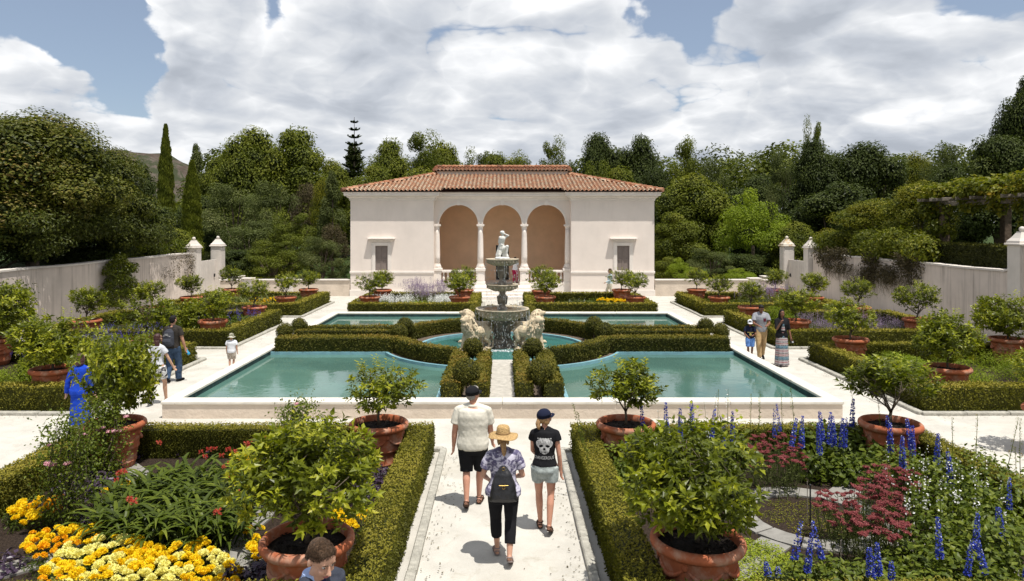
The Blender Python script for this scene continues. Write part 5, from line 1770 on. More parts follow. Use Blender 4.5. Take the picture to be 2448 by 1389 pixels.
# statue: kneeling figure, one arm raised over the head
s = NM()
c = lambda a, b, ra, rb: s.add(*capsule(a, b, ra, rb, 12))
s.add(*lathe([(.24, 3.06), (.25, 3.12), (.20, 3.16)], 20))
c((-.02, .02, 3.42), (-.03, .02, 3.60), .105, .085)            # hips to waist
c((-.03, .02, 3.58), (.00, .0, 3.76), .085, .105)             # chest
c((-.07, -.01, 3.80), (.08, .0, 3.80), .05, .05)
c((.0, 0, 3.8), (.02, -.01, 3.89), .04, .038)                  # neck
s.add(*ellipsoid((.015, -.015, 3.945), (.062, .07, .08), 12, 9))
s.add(*ellipsoid((-.02, .02, 3.965), (.06, .07, .06), 10, 7))    # hair
c((.085, .0, 3.80), (.20, -.02, 3.86), .036, .03); c((.20, -.02, 3.86), (.04, -.05, 3.93), .028, .022)   # raised arm across the brow
c((-.085, .0, 3.79), (-.115, .03, 3.63), .038, .03); c((-.115, .03, 3.63), (-.02, -.07, 3.56), .028, .022)
c((.02, .0, 3.42), (.16, -.05, 3.50), .075, .055); c((.16, -.05, 3.50), (.13, -.04, 3.22), .05, .035)  # bent front leg
c((-.05, .02, 3.40), (-.10, -.05, 3.22), .08, .06); c((-.10, -.05, 3.2), (-.20, .08, 3.17), .05, .035)
c((-.08, .06, 3.55), (-.17, .05, 3.2), .05, .06); c((.0, .08, 3.5), (.06, .08, 3.18), .05, .07)        # drapery behind
c((.13, -.04, 3.22), (.19, -.09, 3.18), .035, .025); c((.10, .05, 3.4), (.16, .04, 3.16), .04, .05)
st = thing('statue', 'white stone statue of a kneeling figure on the topmost fountain bowl', 'statue', (0, CY, 0))
fused('statue_body', s, .013, M_statue, st, 1, disp=lambda V: .004 * wob(V, 28))


# lions
def lion(x, y, rz, label):
    s = NM(); c = lambda a, b, ra, rb: s.add(*capsule(a, b, ra, rb, 12))
    # local frame: looks along +X, upright in Z. body rises from the haunches to the shoulders
    c((-.46, 0, .56), (-.20, 0, .53), .17, .165)
    c((-.22, 0, .53), (.08, 0, .56), .165, .205)
    c((.06, 0, .52), (.15, 0, .74), .225, .19)
    s.add(*ellipsoid((-.50, 0, .55), (.16, .17, .18), 14, 10))
    for sy in (-1, 1):
        c((-.50, sy * .10, .52), (-.42, sy * .13, .33), .135, .085)      # thigh
        c((-.42, sy * .13, .33), (-.56, sy * .13, .20), .075, .048)      # to the hock
        c((-.56, sy * .13, .20), (-.50, sy * .13, .05), .048, .05)
        c((-.51, sy * .13, .045), (-.41, sy * .135, .045), .055, .055)   # hind paw
        c((.13, sy * .14, .58), (.22, sy * .16, .34), .110, .078)        # foreleg
        c((.22, sy * .16, .34), (.30, sy * .17, .08), .072, .060)
        c((.29, sy * .17, .05), (.40, sy * .175, .045), .065, .058)
        for t in (-.035, 0, .035): s.add(*ellipsoid((.435, sy * .175 + t, .035), (.035, .022, .032), 8, 6))
    c((.12, 0, .72), (.20, 0, .90), .22, .17)                        # neck
    s.add(*ellipsoid((.25, 0, .93), (.165, .150, .150), 14, 10))      # skull
    c((.33, 0, .935), (.43, 0, .945), .090, .070)                    # upper muzzle
    c((.30, 0, .850), (.41, 0, .815), .066, .046)                    # lower jaw, open mouth
    s.add(*ellipsoid((.485, 0, .975), (.032, .045, .026), 8, 6))
    for sy in (-1, 1):
        s.add(*ellipsoid((.24, sy * .095, 1.04), (.03, .03, .04), 8, 6)); s.add(*ellipsoid((.355, sy * .055, 1.0), (.03, .025, .02), 8, 6))
    # mane of curling locks
    r2 = np.random.RandomState(5)
    side = np.array([0, 1., 0]); fwd = unit(np.array([1., 0, .35]))
    for k in range(210):
        t = r2.rand() * 1.05; a = r2.uniform(-PI, PI)
        if t < .42 and math.cos(a) > .05: continue
        C0 = np.array([.20, 0, 1.00]) * (1 - t) + np.array([.10, 0, .52]) * t
        R0 = .150 + .060 * math.sin(min(1, t) * PI * .85)
        out = side * math.sin(a) + fwd * math.cos(a); p = C0 + out * R0
        q = p + out * .035 + np.array([0, r2.normal() * .035, -.10 - .03 * r2.rand()])
        s.add(*tube([p - out * .05, p + out * .035, (p + q) / 2 + out * .035 + np.array([0, r2.normal() * .015, 0]), q], [.022, .028, .024, .008], 7))
    P = [(-.64, .02, .56), (-.72, .06, .40), (-.70, .12, .20), (-.60, .22, .06), (-.42, .26, .05)]
    s.add(*tube(P, [.035, .03, .028, .028, .028], 8)); s.add(*ellipsoid((-.36, .27, .06), (.08, .045, .045), 8, 6))
    t = thing('lion_statue', label, 'statue', (x, y, .12), rz, 'four seated stone lions round the fountain')
    fused('lion_body', s, .0115, M_lion, t, 1)
    b = NM(); V, F = lathe([(.56, 0), (.58, .03), (.56, .08), (.52, .10)], 20, sx=1.0, sy=.58); b.add(V, F)
    b.V = [v + [-.08, 0, -.05] for v in b.V]
    b.obj('plinth', M_stone, t)
    return t


lz = .17
for x, y, a, lb in ((-.93, CY - .72, R(222), 'seated stone lion nearest the couple, roaring toward the left pool'), (.93, CY - .72, R(-42), 'seated stone lion nearest the family, roaring toward the right pool'),
                    (-.98, CY + .72, R(160), 'rear stone lion half hidden behind the roaring lion on the couple side'), (.98, CY + .72, R(20), 'rear stone lion half hidden behind the roaring lion on the family side')):
    o = lion(x, y, a, lb); o.location.z = .20; o.scale = (1.04, 1.04, 1.06)

# ------------------------------------------------------------------ planting in the beds
def paving(pts, z=.075, t=.05):
    bm = bmesh.new(); vs = [bm.verts.new((x, y, z)) for x, y in pts]; f = bm.faces.new(vs)
    r = bmesh.ops.extrude_face_region(bm, geom=[f]); bmesh.ops.translate(bm, verts=[v for v in r['geom'] if isinstance(v, bmesh.types.BMVert)], vec=(0, 0, -t))
    bmesh.ops.recalc_face_normals(bm, faces=bm.faces)
    return bm


for s, lab in ((-1, 'marigold'), (1, 'delphinium')):
    rt = link('bed_paving', None, None, (0, 0, 0), kind='structure')
    cx, cy = s * 4.4, 10.15
    for k in range(12):
        a0 = k * PI / 6 + .015; a1 = (k + 1) * PI / 6 - .015
        pts = [(cx + r * math.cos(a), cy + r * math.sin(a)) for r, aa in ((.78, (a0, (a0 + a1) / 2, a1)), (1.12, (a1, (a0 + a1) / 2, a0))) for a in aa]
        bm_obj(paving(pts, .082 + .003 * (k % 2)), 'paving_slab', M_paver, rt)
    for q in range(4):
        a = PI / 4 + q * PI / 2; dx, dy = math.cos(a), math.sin(a); nx_, ny_ = -dy, dx
        for k in range(4):
            r0 = 1.14 + k * .62; r1 = r0 + .60
            pts = [(cx + dx * r0 + nx_ * .2, cy + dy * r0 + ny_ * .2), (cx + dx * r0 - nx_ * .2, cy + dy * r0 - ny_ * .2), (cx + dx * r1 - nx_ * .2, cy + dy * r1 - ny_ * .2), (cx + dx * r1 + nx_ * .2, cy + dy * r1 + ny_ * .2)]
            bm_obj(paving(pts, .08 + .003 * (k % 2)), 'paving_slab', M_paver, rt)


# --- reusable flower pieces
def pom(mat, r=.036, n=70, flat=.7):
    m = NM(); u = rdir(n); u[:, 2] = np.abs(u[:, 2]) * 1.0 - .15; u = unit(u)
    m.add(*ellipsoid((0, 0, 0), (r * .75, r * .75, r * flat * .7), 8, 5), 0, .3)
    P = u * [r * .7, r * .7, r * flat * .65]
    add_leaves(m, P, unit(u + rdir(n) * .35), unit(np.cross(u, rdir(n)) + u), r * .55, r * .5, .45 + .3 * u[:, 2] + .2 * (rs.rand(n) - .5), shape='diamond')
    return m.mesh('bloom', mat)


B_yel = [pom(P_yellow, .064, 110), pom(P_yellow, .055, 100)]; B_org = [pom(P_orange, .044, 80), pom(P_orange, .055, 90)]; B_lem = [pom(P_lemon, .066, 110), pom(P_lemon, .058, 100)]


def cushion(m, pts, h, dens, L, W, tint=.4, dt=.25, mat_i=0, up=.8):
    for x, y, r in pts:
        blob_leaves(m, (x, y, .05), (r, r, h), int(dens * r * r), L, W, tint + rs.normal() * .05, dt, mat_i, up=up, zmin=.02, shell=.45)


def marigolds(label, region, n, colours, h=.20, cat='flower patch'):
    """region(): random x, y; colours: list of (list of meshes, share)"""
    t = thing('marigold_patch', label, 'flower patch', (0, 0, 0), group='marigold patches')
    pts = []
    tries = 0
    while len(pts) < n and tries < n * 60:
        tries += 1
        p = region()
        if all((p[0] - q[0]) ** 2 + (p[1] - q[1]) ** 2 > (.098 if cat != 'far' else .07) ** 2 for q in pts): pts.append(p)
    c = np.mean(pts, 0); t.location = (c[0], c[1], .05)
    m = NM()
    P = np.array([(x, y, .05) for x, y in pts]) + np.append(c * 0, 0)
    for x, y in pts[::2]:
        blob_leaves(m, (x - c[0], y - c[1], h * .45), (.13, .13, h * .5), 90, .05, .014, .35, .25, up=.6, shell=.3)
    m.obj('foliage', L_green, t, kind='stuff')
    for i, (x, y) in enumerate(pts):
        f = .5 + .5 * math.sin(x * 2.9 + 1.0) * math.sin(y * 3.7 + .5) + rs.normal() * .25
        k = 0
        acc = 0
        for k, (ms, sh) in enumerate(colours):
            acc += sh
            if f < acc: break
        link('bloom', colours[k][0][rs.randint(len(colours[k][0]))], t, (x - c[0], y - c[1], h + rs.uniform(-.03, .04)), rs.rand() * 6, rs.uniform(.78, 1.15)).rotation_euler = (rs.normal() * .3, rs.normal() * .3, rs.rand() * 6)
    return t


def reg_rect(x0, x1, y0, y1):
    return lambda: (rs.uniform(x0, x1), rs.uniform(y0, y1))


def reg_poly(poly):
    P = np.array(poly)
    def inside(x, y):
        c = False; j = len(P) - 1
        for i in range(len(P)):
            if (P[i, 1] > y) != (P[j, 1] > y) and x < (P[j, 0] - P[i, 0]) * (y - P[i, 1]) / (P[j, 1] - P[i, 1]) + P[i, 0]: c = not c
            j = i
        return c
    def f():
        while True:
            x = rs.uniform(P[:, 0].min(), P[:, 0].max()); y = rs.uniform(P[:, 1].min(), P[:, 1].max())
            if inside(x, y): return (x, y)
    return f


g3 = lambda x, y, z=.22: gp(x, y, z)[:2]
marigolds('big drift of pale lemon and yellow marigolds at the bottom of the left front bed',
          reg_poly([g3(95, 1389), g3(120, 1330), g3(215, 1300), g3(300, 1290), g3(400, 1320), g3(500, 1300), g3(560, 1345), g3(575, 1389), g3(560, 1450), g3(60, 1450)]), 185, [(B_lem, .46), (B_yel, .60), (B_org, .1)])
marigolds('small orange marigolds behind the pale drift, along the grey paving', reg_poly([g3(58, 1330), g3(55, 1285), g3(120, 1262), g3(240, 1262), g3(245, 1290), g3(200, 1300), g3(120, 1325), g3(95, 1345)]), 34, [(B_org, .5), (B_yel, .6)])
marigolds('isolated yellow marigold clump beside the side hedge at the picture edge', reg_poly([g3(20, 1245), g3(25, 1205), g3(110, 1205), g3(112, 1238), g3(60, 1252)]), 18, [(B_yel, .8), (B_org, .4)])
marigolds('orange marigolds half hidden by the rose on its stake', reg_poly([g3(110, 1225), g3(115, 1195), g3(160, 1190), g3(150, 1230)]), 9, [(B_org, 2)])
marigolds('yellow marigolds between the lilies and the large pot', reg_poly([g3(590, 1275), g3(600, 1262), g3(680, 1275), g3(660, 1330), g3(628, 1345), g3(600, 1320)]), 15, [(B_yel, 1.5), (B_org, .4)])
marigolds('yellow marigolds between the large pot and the path hedge', reg_poly([g3(780, 1252), g3(805, 1225), g3(880, 1228), g3(885, 1250), g3(835, 1268), g3(800, 1262)]), 14, [(B_yel, .8), (B_org, .5)])
marigolds('yellow marigold cluster at the foot of the red lilies', reg_poly([g3(250, 1180), g3(262, 1158), g3(330, 1150), g3(335, 1172)]), 9, [(B_yel, 1.5)])
marigolds('few yellow marigolds glowing behind the lily leaves', reg_poly([g3(545, 1100), g3(560, 1078), g3(640, 1090), g3(620, 1120)]), 8, [(B_yel, 1.5)])
marigolds('row of yellow marigolds in the bed below the shuttered window', reg_poly([g3(1425, 722, .3), g3(1430, 716, .3), g3(1500, 716, .3), g3(1505, 723, .3)]), 70, [(B_yel, 1), (B_org, .5)], h=.30, cat='far')
marigolds('yellow marigold row in the far bed near the low wall', reg_poly([g3(595, 726, .3), g3(600, 717, .3), g3(668, 716, .3), g3(672, 723, .3)]), 80, [(B_yel, 1.4), (B_org, .5)], h=.32, cat='far')


# --- strap leaved lilies
def strap_clump(pts, n, Lm, W, mat_list, name, label, cat, tint=.45, droop=.5, parent=None):
    c = np.mean([p[:2] for p in pts], 0)
    m = NM()
    for _ in range(n):
        x, y, r = pts[rs.randint(len(pts))]
        a = rs.rand() * 2 * PI; rr = r * math.sqrt(rs.rand())
        p = np.array([x - c[0] + rr * math.cos(a), y - c[1] + rr * math.sin(a), .05])
        h0 = rs.uniform(.0, .35) * Lm; b = rs.rand() * 2 * PI
        d = unit(np.array([math.cos(b) * .45, math.sin(b) * .45, 1.0])); L = Lm * rs.uniform(.45, 1.0); q = p + [0, 0, h0]
        pts_ = [q]; k = 5
        for i in range(k):
            d = unit(d + np.array([math.cos(b) * .12, math.sin(b) * .12, -droop * (i + 1) / k])); q = q + d * L / k; pts_.append(q)
        side = np.array([-math.sin(b), math.cos(b), 0]); V = []
        ws = [.35, .8, 1, .85, .5, .02]
        for i in range(k + 1):
            V += [pts_[i] + side * W * ws[i] * .5, pts_[i] + np.array([0, 0, -W * .18 * ws[i]]), pts_[i] - side * W * ws[i] * .5]
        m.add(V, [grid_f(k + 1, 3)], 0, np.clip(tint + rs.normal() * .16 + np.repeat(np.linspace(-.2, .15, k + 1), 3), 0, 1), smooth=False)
    t = thing(name, label, cat, (c[0], c[1], 0))
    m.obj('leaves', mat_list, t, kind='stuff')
    return t


pts = [(*gp(px, py, .3)[:2], .42) for px, py in ((300, 1235), (350, 1250), (420, 1260), (480, 1255), (540, 1250), (320, 1190), (400, 1200), (470, 1195), (540, 1200), (370, 1160), (450, 1150), (520, 1150), (590, 1170))]
lily = strap_clump(pts, 1500, .72, .055, L_green, 'lily_clump', 'broad clump of arching strap leaved lilies with coral red flowers', 'flowering clump', .42)
# their flowers: each a spray of tubes
fl_m = NM()
for k in range(16):
    a = rs.rand() * 2 * PI; d = unit(np.array([math.cos(a), math.sin(a), rs.uniform(-.1, 1.0)])); p = np.array([0, 0, .02 * (k % 4)])
    P = np.stack([p + d * .02] * 3); aa = np.array([0, 2.1, 4.2]) + rs.rand()
    s1 = unit(np.cross(d, [.1, .2, 1])); s2 = np.cross(d, s1)
    D = unit(d + .35 * (np.cos(aa)[:, None] * s1 + np.sin(aa)[:, None] * s2))
    add_leaves(fl_m, P, D, unit(np.cross(D, d) + .01), .06, .018, .3 + .6 * rs.rand(3), shape='diamond')
fl_m.add(*tube([(0, 0, -.35), (0, 0, .02)], .004, 4), 1, .3)
spray = fl_m.mesh('flower_spray', [P_coral, L_green])
for px, py, z in ((380, 1062, .78), (480, 1083, .75), (500, 1078, .78), (515, 1075, .8), (530, 1092, .7), (545, 1078, .75), (560, 1085, .7), (590, 1065, .75), (605, 1055, .85), (618, 1048, .9), (632, 1050, .88), (595, 1075, .7),
                  (285, 1135, .75), (278, 1150, .7), (295, 1128, .7), (300, 1132, .72), (550, 1145, .7), (320, 1205, .75), (310, 1198, .7), (520, 1230, .7), (548, 1110, .72), (570, 1180, .65), (490, 1095, .72), (535, 1120, .7)):
    x, y, z_ = gp(px, py, z); link('flower_spray', spray, lily, Vector((x, y, z)) - lily.location, rs.rand() * 6, rs.uniform(.45, .75))


# --- dark purple ground cover
def ground_mass(label, pts, h, dens, L, W, mat, tint=.45, dt=.3, name='ground_cover', cat='ground cover', kind='stuff'):
    c = np.mean([p[:2] for p in pts], 0); m = NM()
    cushion(m, [(p[0] - c[0], p[1] - c[1], p[2]) for p in pts], h, dens, L, W, tint, dt)
    o = m.obj(name, mat, None, kind=kind); o.location = (c[0], c[1], 0)
    o['label'] = label; o['category'] = cat
    return o


def spots(lst, r, z=.1):
    return [(*gp(px, py, z)[:2], r) for px, py in lst]


ground_mass('black purple sweet potato leaves around the lilies in the left front bed',
            spots([(350, 1080), (400, 1075), (440, 1080), (300, 1095), (280, 1110), (265, 1130), (230, 1135), (680, 1085), (700, 1090), (900, 1120), (895, 1145), (880, 1170), (870, 1195), (905, 1100), (820, 1080), (650, 1085), (240, 1160), (200, 1180), (160, 1160), (220, 1240), (630, 1370), (660, 1360), (560, 1400), (620, 1400), (10, 1360), (520, 1080), (770, 1085)], .24),
            .26, 5200, .075, .05, L_purple)
ground_mass('lime green creeping ground cover beside the near delphinium pot',
            spots([(1770, 1300), (1800, 1310), (1830, 1310), (1770, 1330), (1810, 1335), (1850, 1325), (1870, 1345), (1780, 1365), (1830, 1370), (1880, 1380), (1760, 1390), (1900, 1350), (1840, 1400)], .24), .12, 12000, .030, .020, L_lime, .75)
ground_mass('round mat of flowering thyme inside the grey paving ring', [(4.4 + r * math.cos(a), 10.15 + r * math.sin(a), .26) for r, a in [(0, 0)] + [(.45, k * 1.05) for k in range(6)]], .05, 9000, .022, .014, L_gold, .55)
ground_mass('seedlings sprouting on the bare mulch plot behind the thyme ring', spots([(1960, 1160), (1975, 1140), (2000, 1135), (2030, 1140), (1950, 1145), (2050, 1160), (1990, 1180)], .2), .06, 350, .04, .025, L_green, .7)


# --- yarrow
def yarrow_head():
    m = NM(); n = 60; a = rs.rand(n) * 2 * PI; r = .05 * np.sqrt(rs.rand(n))
    P = np.stack([r * np.cos(a), r * np.sin(a), .012 * (1 - (r / .05) ** 2) + .004 * rs.normal(size=n)], 1)
    m.add(*ellipsoid((0, 0, 0), (.046, .046, .011), 10, 4), 0, .3)
    add_leaves(m, P, unit(rdir(n) * [1, 1, .3]), unit(rdir(n) * .5 + [0, 0, 1]), .02, .016, .35 + .5 * rs.rand(n) + 3 * (0.02 - r), shape='diamond')
    return m


yh = [yarrow_head().mesh('flower_head', P_red) for _ in range(3)]


def yarrow(label, region, n, h, base):
    t = thing('yarrow_clump', label, 'flowering clump', (*base, 0), group='crimson yarrow clumps')
    m = NM()
    pts = []
    while len(pts) < n:
        p = region()
        pts.append(p)
    for x, y in pts:
        hh = h + rs.uniform(-.12, .1); x -= base[0]; y -= base[1]
        bx, by = x * .75 + rs.normal() * .05, y * .75 + rs.normal() * .05
        m.add(*tube([(bx, by, .03), ((bx + x) / 2, (by + y) / 2, hh * .55), (x, y, hh)], .0035, 4, cap=False), 0, .4)
        k = 14; tt = rs.rand(k); P = np.stack([bx + (x - bx) * tt, by + (y - by) * tt, .03 + (hh - .06) * tt], 1)
        add_leaves(m, P, unit(rdir(k) + [0, 0, .7]), rdir(k), .07, .014, .35 + .3 * rs.rand(k), shape='diamond')
        o = link('flower_head', yh[rs.randint(3)], t, (x, y, hh)); o.rotation_euler = (rs.normal() * .22, rs.normal() * .22, rs.rand() * 6); o.scale = (rs.uniform(.7, 1.15),) * 3
    m.obj('foliage', L_grey, t, kind='stuff')


zz = .62
yarrow('crimson yarrow clump in front of the pot by the far hedge', reg_poly([gp(1775, 1095, zz)[:2], gp(1790, 1050, zz)[:2], gp(1830, 1035, zz)[:2], gp(1895, 1050, zz)[:2], gp(1940, 1100, zz)[:2], gp(1900, 1112, zz)[:2], gp(1820, 1105, zz)[:2]]), 85, zz, gp(1850, 1200, 0)[:2])
yarrow('larger crimson yarrow drift spreading over the paving in the middle of the bed', reg_poly([gp(1945, 1215, zz)[:2], gp(1955, 1180, zz)[:2], gp(2040, 1170, zz)[:2], gp(2060, 1120, zz)[:2], gp(2130, 1115, zz)[:2], gp(2150, 1180, zz)[:2], gp(2190, 1260, zz)[:2], gp(2170, 1290, zz)[:2], gp(2080, 1290, zz)[:2], gp(1990, 1240, zz)[:2]]), 175, zz, gp(2060, 1330, 0)[:2])
yarrow('few yarrow heads mixed with the white mallows', reg_poly([gp(2070, 1120, zz)[:2], gp(2080, 1115, zz)[:2], gp(2200, 1130, zz)[:2], gp(2200, 1170, zz)[:2], gp(2150, 1175, zz)[:2]]), 30, zz, gp(2140, 1230, 0)[:2])


# --- spires
def spire_mesh(name, mat, H, r, n, fl_, stem_leaf=None, stem_frac=.45):
    """flower spike whose florets sit on the upper part of a stem of height H"""
    m = NM()
    m.add(*tube([(0, 0, 0), (.01, .0, H * .5), (0, .01, H)], [.006, .005, .002], 5), 1, .6)
    z = H * (stem_frac + (1 - stem_frac) * rs.rand(n)); f = (z / H - stem_frac) / (1 - stem_frac)
    a = rs.rand(n) * 2 * PI; rr = r * (1 - .62 * f ** 2.2)
    P = np.stack([rr * .45 * np.cos(a), rr * .45 * np.sin(a), z], 1); out = np.stack([np.cos(a), np.sin(a), .25 + a * 0], 1)
    N = unit(out + rdir(n) * .5); D = unit(np.cross(N, rdir(n)) + out * .6)
    t = .5 + .35 * (rs.rand(n) - .5); t[rs.rand(n) < .10] = 1.0
    add_leaves(m, P, D, N, fl_ * (1 - .4 * f), fl_ * .85 * (1 - .4 * f), t, 0, shape='diamond')
    k = 26; z = rs.rand(k) * H * stem_frac; a = rs.rand(k) * 2 * PI
    P = np.stack([a * 0, a * 0, z], 1); D = unit(np.stack([np.cos(a), np.sin(a), .3 + a * 0], 1))
    add_leaves(m, P, D, unit(rdir(k) * .5 + [0, 0, 1]), .09, .05, .4 + .3 * rs.rand(k), 1, shape='fold')
    return m.mesh(name, [mat, L_green])


D_sp = [spire_mesh('spire', P_blue, H_, r_, n_, .034, stem_frac=.52) for H_, r_, n_ in ((1.05, .062, 280), (1.2, .068, 330), (.95, .055, 220), (1.1, .042, 140))]
W_sp = [spire_mesh('spire', P_white, H_, .07, n_, .035, stem_frac=.35) for H_, n_ in ((1.1, 20), (1.25, 26))]
G_sp = [spire_mesh('spire', L_gold, 1.15, .03, 60, .02, stem_frac=.5), spire_mesh('spire', L_green, 1.3, .04, 70, .03, stem_frac=.4)]


ORD = 'first second third fourth fifth sixth seventh eighth ninth tenth eleventh twelfth thirteenth fourteenth fifteenth sixteenth seventeenth'.split()


def spires(lst, meshes, name, label, cat, group, zt):
    for k_, e in enumerate(sorted(lst)):
        px, py = e[0], e[1]; zt_ = e[2] if len(e) > 2 else zt
        k = rs.randint(len(meshes)); me = meshes[k]
        x, y, z = gp(px, py, zt_)
        hgt = max(v.co.z for v in me.vertices[:40]) if False else [1.05, 1.2, .95, 1.1, 1.1, 1.25][k if meshes is D_sp else 4]
        o = link(name, me, None, (x, y, .05)); o.scale = (rs.uniform(.9, 1.15),) * 2 + ((zt_ - .05) / hgt,); o.rotation_euler = (rs.normal() * .09, rs.normal() * .09, rs.rand() * 6)
        o['label'] = ORD[k_] + ' ' + label + ', counted from the left'; o['category'] = cat; o['group'] = group


spires([(1545, 965), (1597, 962), (1627, 965), (1660, 960), (1692, 970), (1752, 975), (1738, 995)], D_sp, 'delphinium', 'tall blue delphinium against the cream pool wall', 'flower', 'delphiniums in front of the pool wall', 1.15)
spires([(1852, 972), (1875, 968), (1876, 1000), (1913, 995), (1972, 985), (1980, 990), (1995, 990), (2008, 995), (2032, 955), (2015, 1000), (1965, 1005)], D_sp, 'delphinium', 'blue delphinium along the far front hedge', 'flower', 'delphiniums along the far hedge', 1.10)
spires([(2135, 990), (2180, 1015), (2190, 1005), (2235, 1035), (2280, 1075), (2160, 1040), (2130, 1010)], D_sp, 'delphinium', 'blue delphinium beside the outer corner pot', 'flower', 'delphiniums beside the outer pot', 1.05)
spires([(1880, 1240, 1.0), (1918, 1275, .9), (1992, 1250, .95), (2105, 1300, .75), (2085, 1315, .7), (2130, 1340, .6)], D_sp, 'delphinium', 'blue delphinium in front of the yarrow drift', 'flower', 'delphiniums before the yarrow', .9)
spires([(2252, 1240), (2298, 1285, .9), (2327, 1232), (2370, 1290, .8), (2412, 1138), (2400, 1210, .85), (2440, 1335, .8)], D_sp, 'delphinium', 'blue delphinium in the mallows at the bottom corner', 'flower', 'delphiniums in the mallows', .98)
spires([(1500, 1045, .75), (1520, 1050, .7), (1510, 1060, .65), (1580, 1150, .6), (1605, 1180, .55), (1840, 1345, .35), (1855, 1350, .35)], D_sp, 'delphinium', 'short delphinium low in the foliage', 'flower', 'short delphiniums low in the foliage', .6)
spires([(1690, 930), (1715, 940), (1740, 955), (1640, 985), (1570, 1000), (1720, 1000), (1705, 975)], W_sp + G_sp[:1], 'mallow', 'pale flowered stem before the cream pool wall', 'flower', 'pale stems before the pool wall', 1.25)
spires([(2140, 1060), (2190, 1080), (2210, 1100), (2240, 1090), (2260, 1110), (2215, 1140), (2290, 1120), (2160, 1150), (2310, 1080), (2275, 1060), (2330, 1140), (2180, 1130), (2245, 1150), (2350, 1100), (2390, 1150), (2200, 1060)], W_sp, 'mallow', 'white mallow stem by the outer hedge', 'flower', 'white mallows', 1.15)
spires([(1875, 945), (1905, 960), (2050, 940), (2110, 960), (2280, 1010), (2395, 1000), (2330, 1000), (2430, 1080), (2440, 1010), (1815, 965), (1790, 950), (1420, 985), (1430, 1010)], G_sp, 'seed_spike', 'thin green seed spike above the flowers', 'plant stem', 'green seed spikes', 1.2)


def leafy_mass(label, pts, h, mat, L, W, dens=900, tint=.45, name='leafy_clump', cat='plant', dt=.28, shape='fold', stems=True):
    """taller bushy growth: each pts (x, y, r[, height])"""
    c = np.mean([p[:2] for p in pts], 0); m = NM()
    for p in pts:
        x, y, r = p[:3]; hh = p[3] if len(p) > 3 else h
        n = int(dens * r * (r + hh))
        blob_leaves(m, (x - c[0], y - c[1], hh * .52 + .04), (r, r, hh * .52), n, L, W, tint + rs.normal() * .06, dt, up=.6, zmin=.04, shell=.5, shape=shape)
    t = thing(name, label, cat, (c[0], c[1], 0))
    m.obj('foliage', mat, t, kind='stuff')
    return t


leafy_mass('palmate delphinium foliage crowding the far hedge of the right front bed', [(*gp(px, py, .3)[:2], .33, h_) for px, py, h_ in ((1480, 1110, .6), (1500, 1150, .6), (1540, 1090, .7), (1590, 1080, .7), (1640, 1075, .7), (1700, 1075, .7), (1560, 1130, .6), (1620, 1120, .7), (1690, 1130, .6), (1750, 1090, .65), (1730, 1150, .5), (1460, 1080, .5), (1470, 1180, .5), (1450, 1070, .5))], .6, L_green, .085, .06, 1100, .55)
leafy_mass('deep green palmate leaves in front of the outer corner pot', [(*gp(px, py, .3)[:2], .32, h_) for px, py, h_ in ((1920, 1075, .6), (1960, 1065, .65), (2000, 1070, .65), (2040, 1075, .6), (1990, 1110, .45), (2060, 1120, .45), (1935, 1110, .4), (2090, 1095, .5), (2020, 1120, .35))], .5, L_green, .10, .075, 900, .48)
leafy_mass('dense mallow foliage filling the bottom corner of the right front bed', [(*gp(px, py, .35)[:2], .38, h_) for px, py, h_ in ((2150, 1130, .7), (2200, 1160, .75), (2250, 1170, .8), (2300, 1200, .8), (2240, 1230, .75), (2330, 1250, .8), (2290, 1290, .7), (2380, 1280, .7), (2220, 1290, .6), (2360, 1330, .7), (2270, 1350, .6), (2420, 1340, .7), (2190, 1340, .5), (2430, 1240, .8), (2380, 1180, .8), (2330, 1130, .7), (2320, 1390, .5), (2230, 1390, .45), (2400, 1400, .5), (2150, 1390, .4))], .7, L_green, .08, .055, 1000, .6)
leafy_mass('low delphinium leaves at the very bottom of the right front bed', [(*gp(px, py, .2)[:2], .25, .35) for px, py in ((1940, 1380), (1980, 1375), (2030, 1385), (2080, 1390), (1900, 1400), (2000, 1400), (2120, 1370))], .35, L_green, .09, .05, 1100, .65)
leafy_mass('leafy bush with yellow green new growth beside the near left pot', [(*gp(px, py, .5)[:2], .30, h_) for px, py, h_ in ((740, 1110, 1.0), (780, 1080, 1.1), (720, 1150, .9), (800, 1130, .9), (690, 1130, .8))], .9, L_cit, .10, .05, 900, .5, 'shrub', 'shrub')
for px, py, z, ltx in ((1937, 1160, .62, 'dark stake with a round knob among the crimson yarrow'),):
    x, y, _ = gp(px, py, z); m = NM(); m.add(*tube([(0, 0, 0), (0, 0, z)], .011, 8)); m.add(*ellipsoid((0, 0, z), .017, 8, 6)); o = m.obj('garden_stake', M_black); o.location = (x, y, 0); o['label'] = ltx; o['category'] = 'stake'
for px, py, z, w_ in ((2183, 1290, .5, 'at the outer edge of the larger yarrow drift'), (2010, 1292, .5, 'in the middle of the larger yarrow drift'), (1930, 1150, .6, 'beside the smaller yarrow clump'), (2180, 1340, .4, 'nearest the bottom of the picture, short')):
    x, y, _ = gp(px, py, z); o = NM().add(*tube([(0, 0, 0), (0, 0, z)], .005, 6)).obj('bamboo_cane', M_wood); o.location = (x, y, 0); o['label'] = 'thin bamboo cane ' + w_; o['category'] = 'cane'; o['group'] = 'bamboo canes in the yarrow'


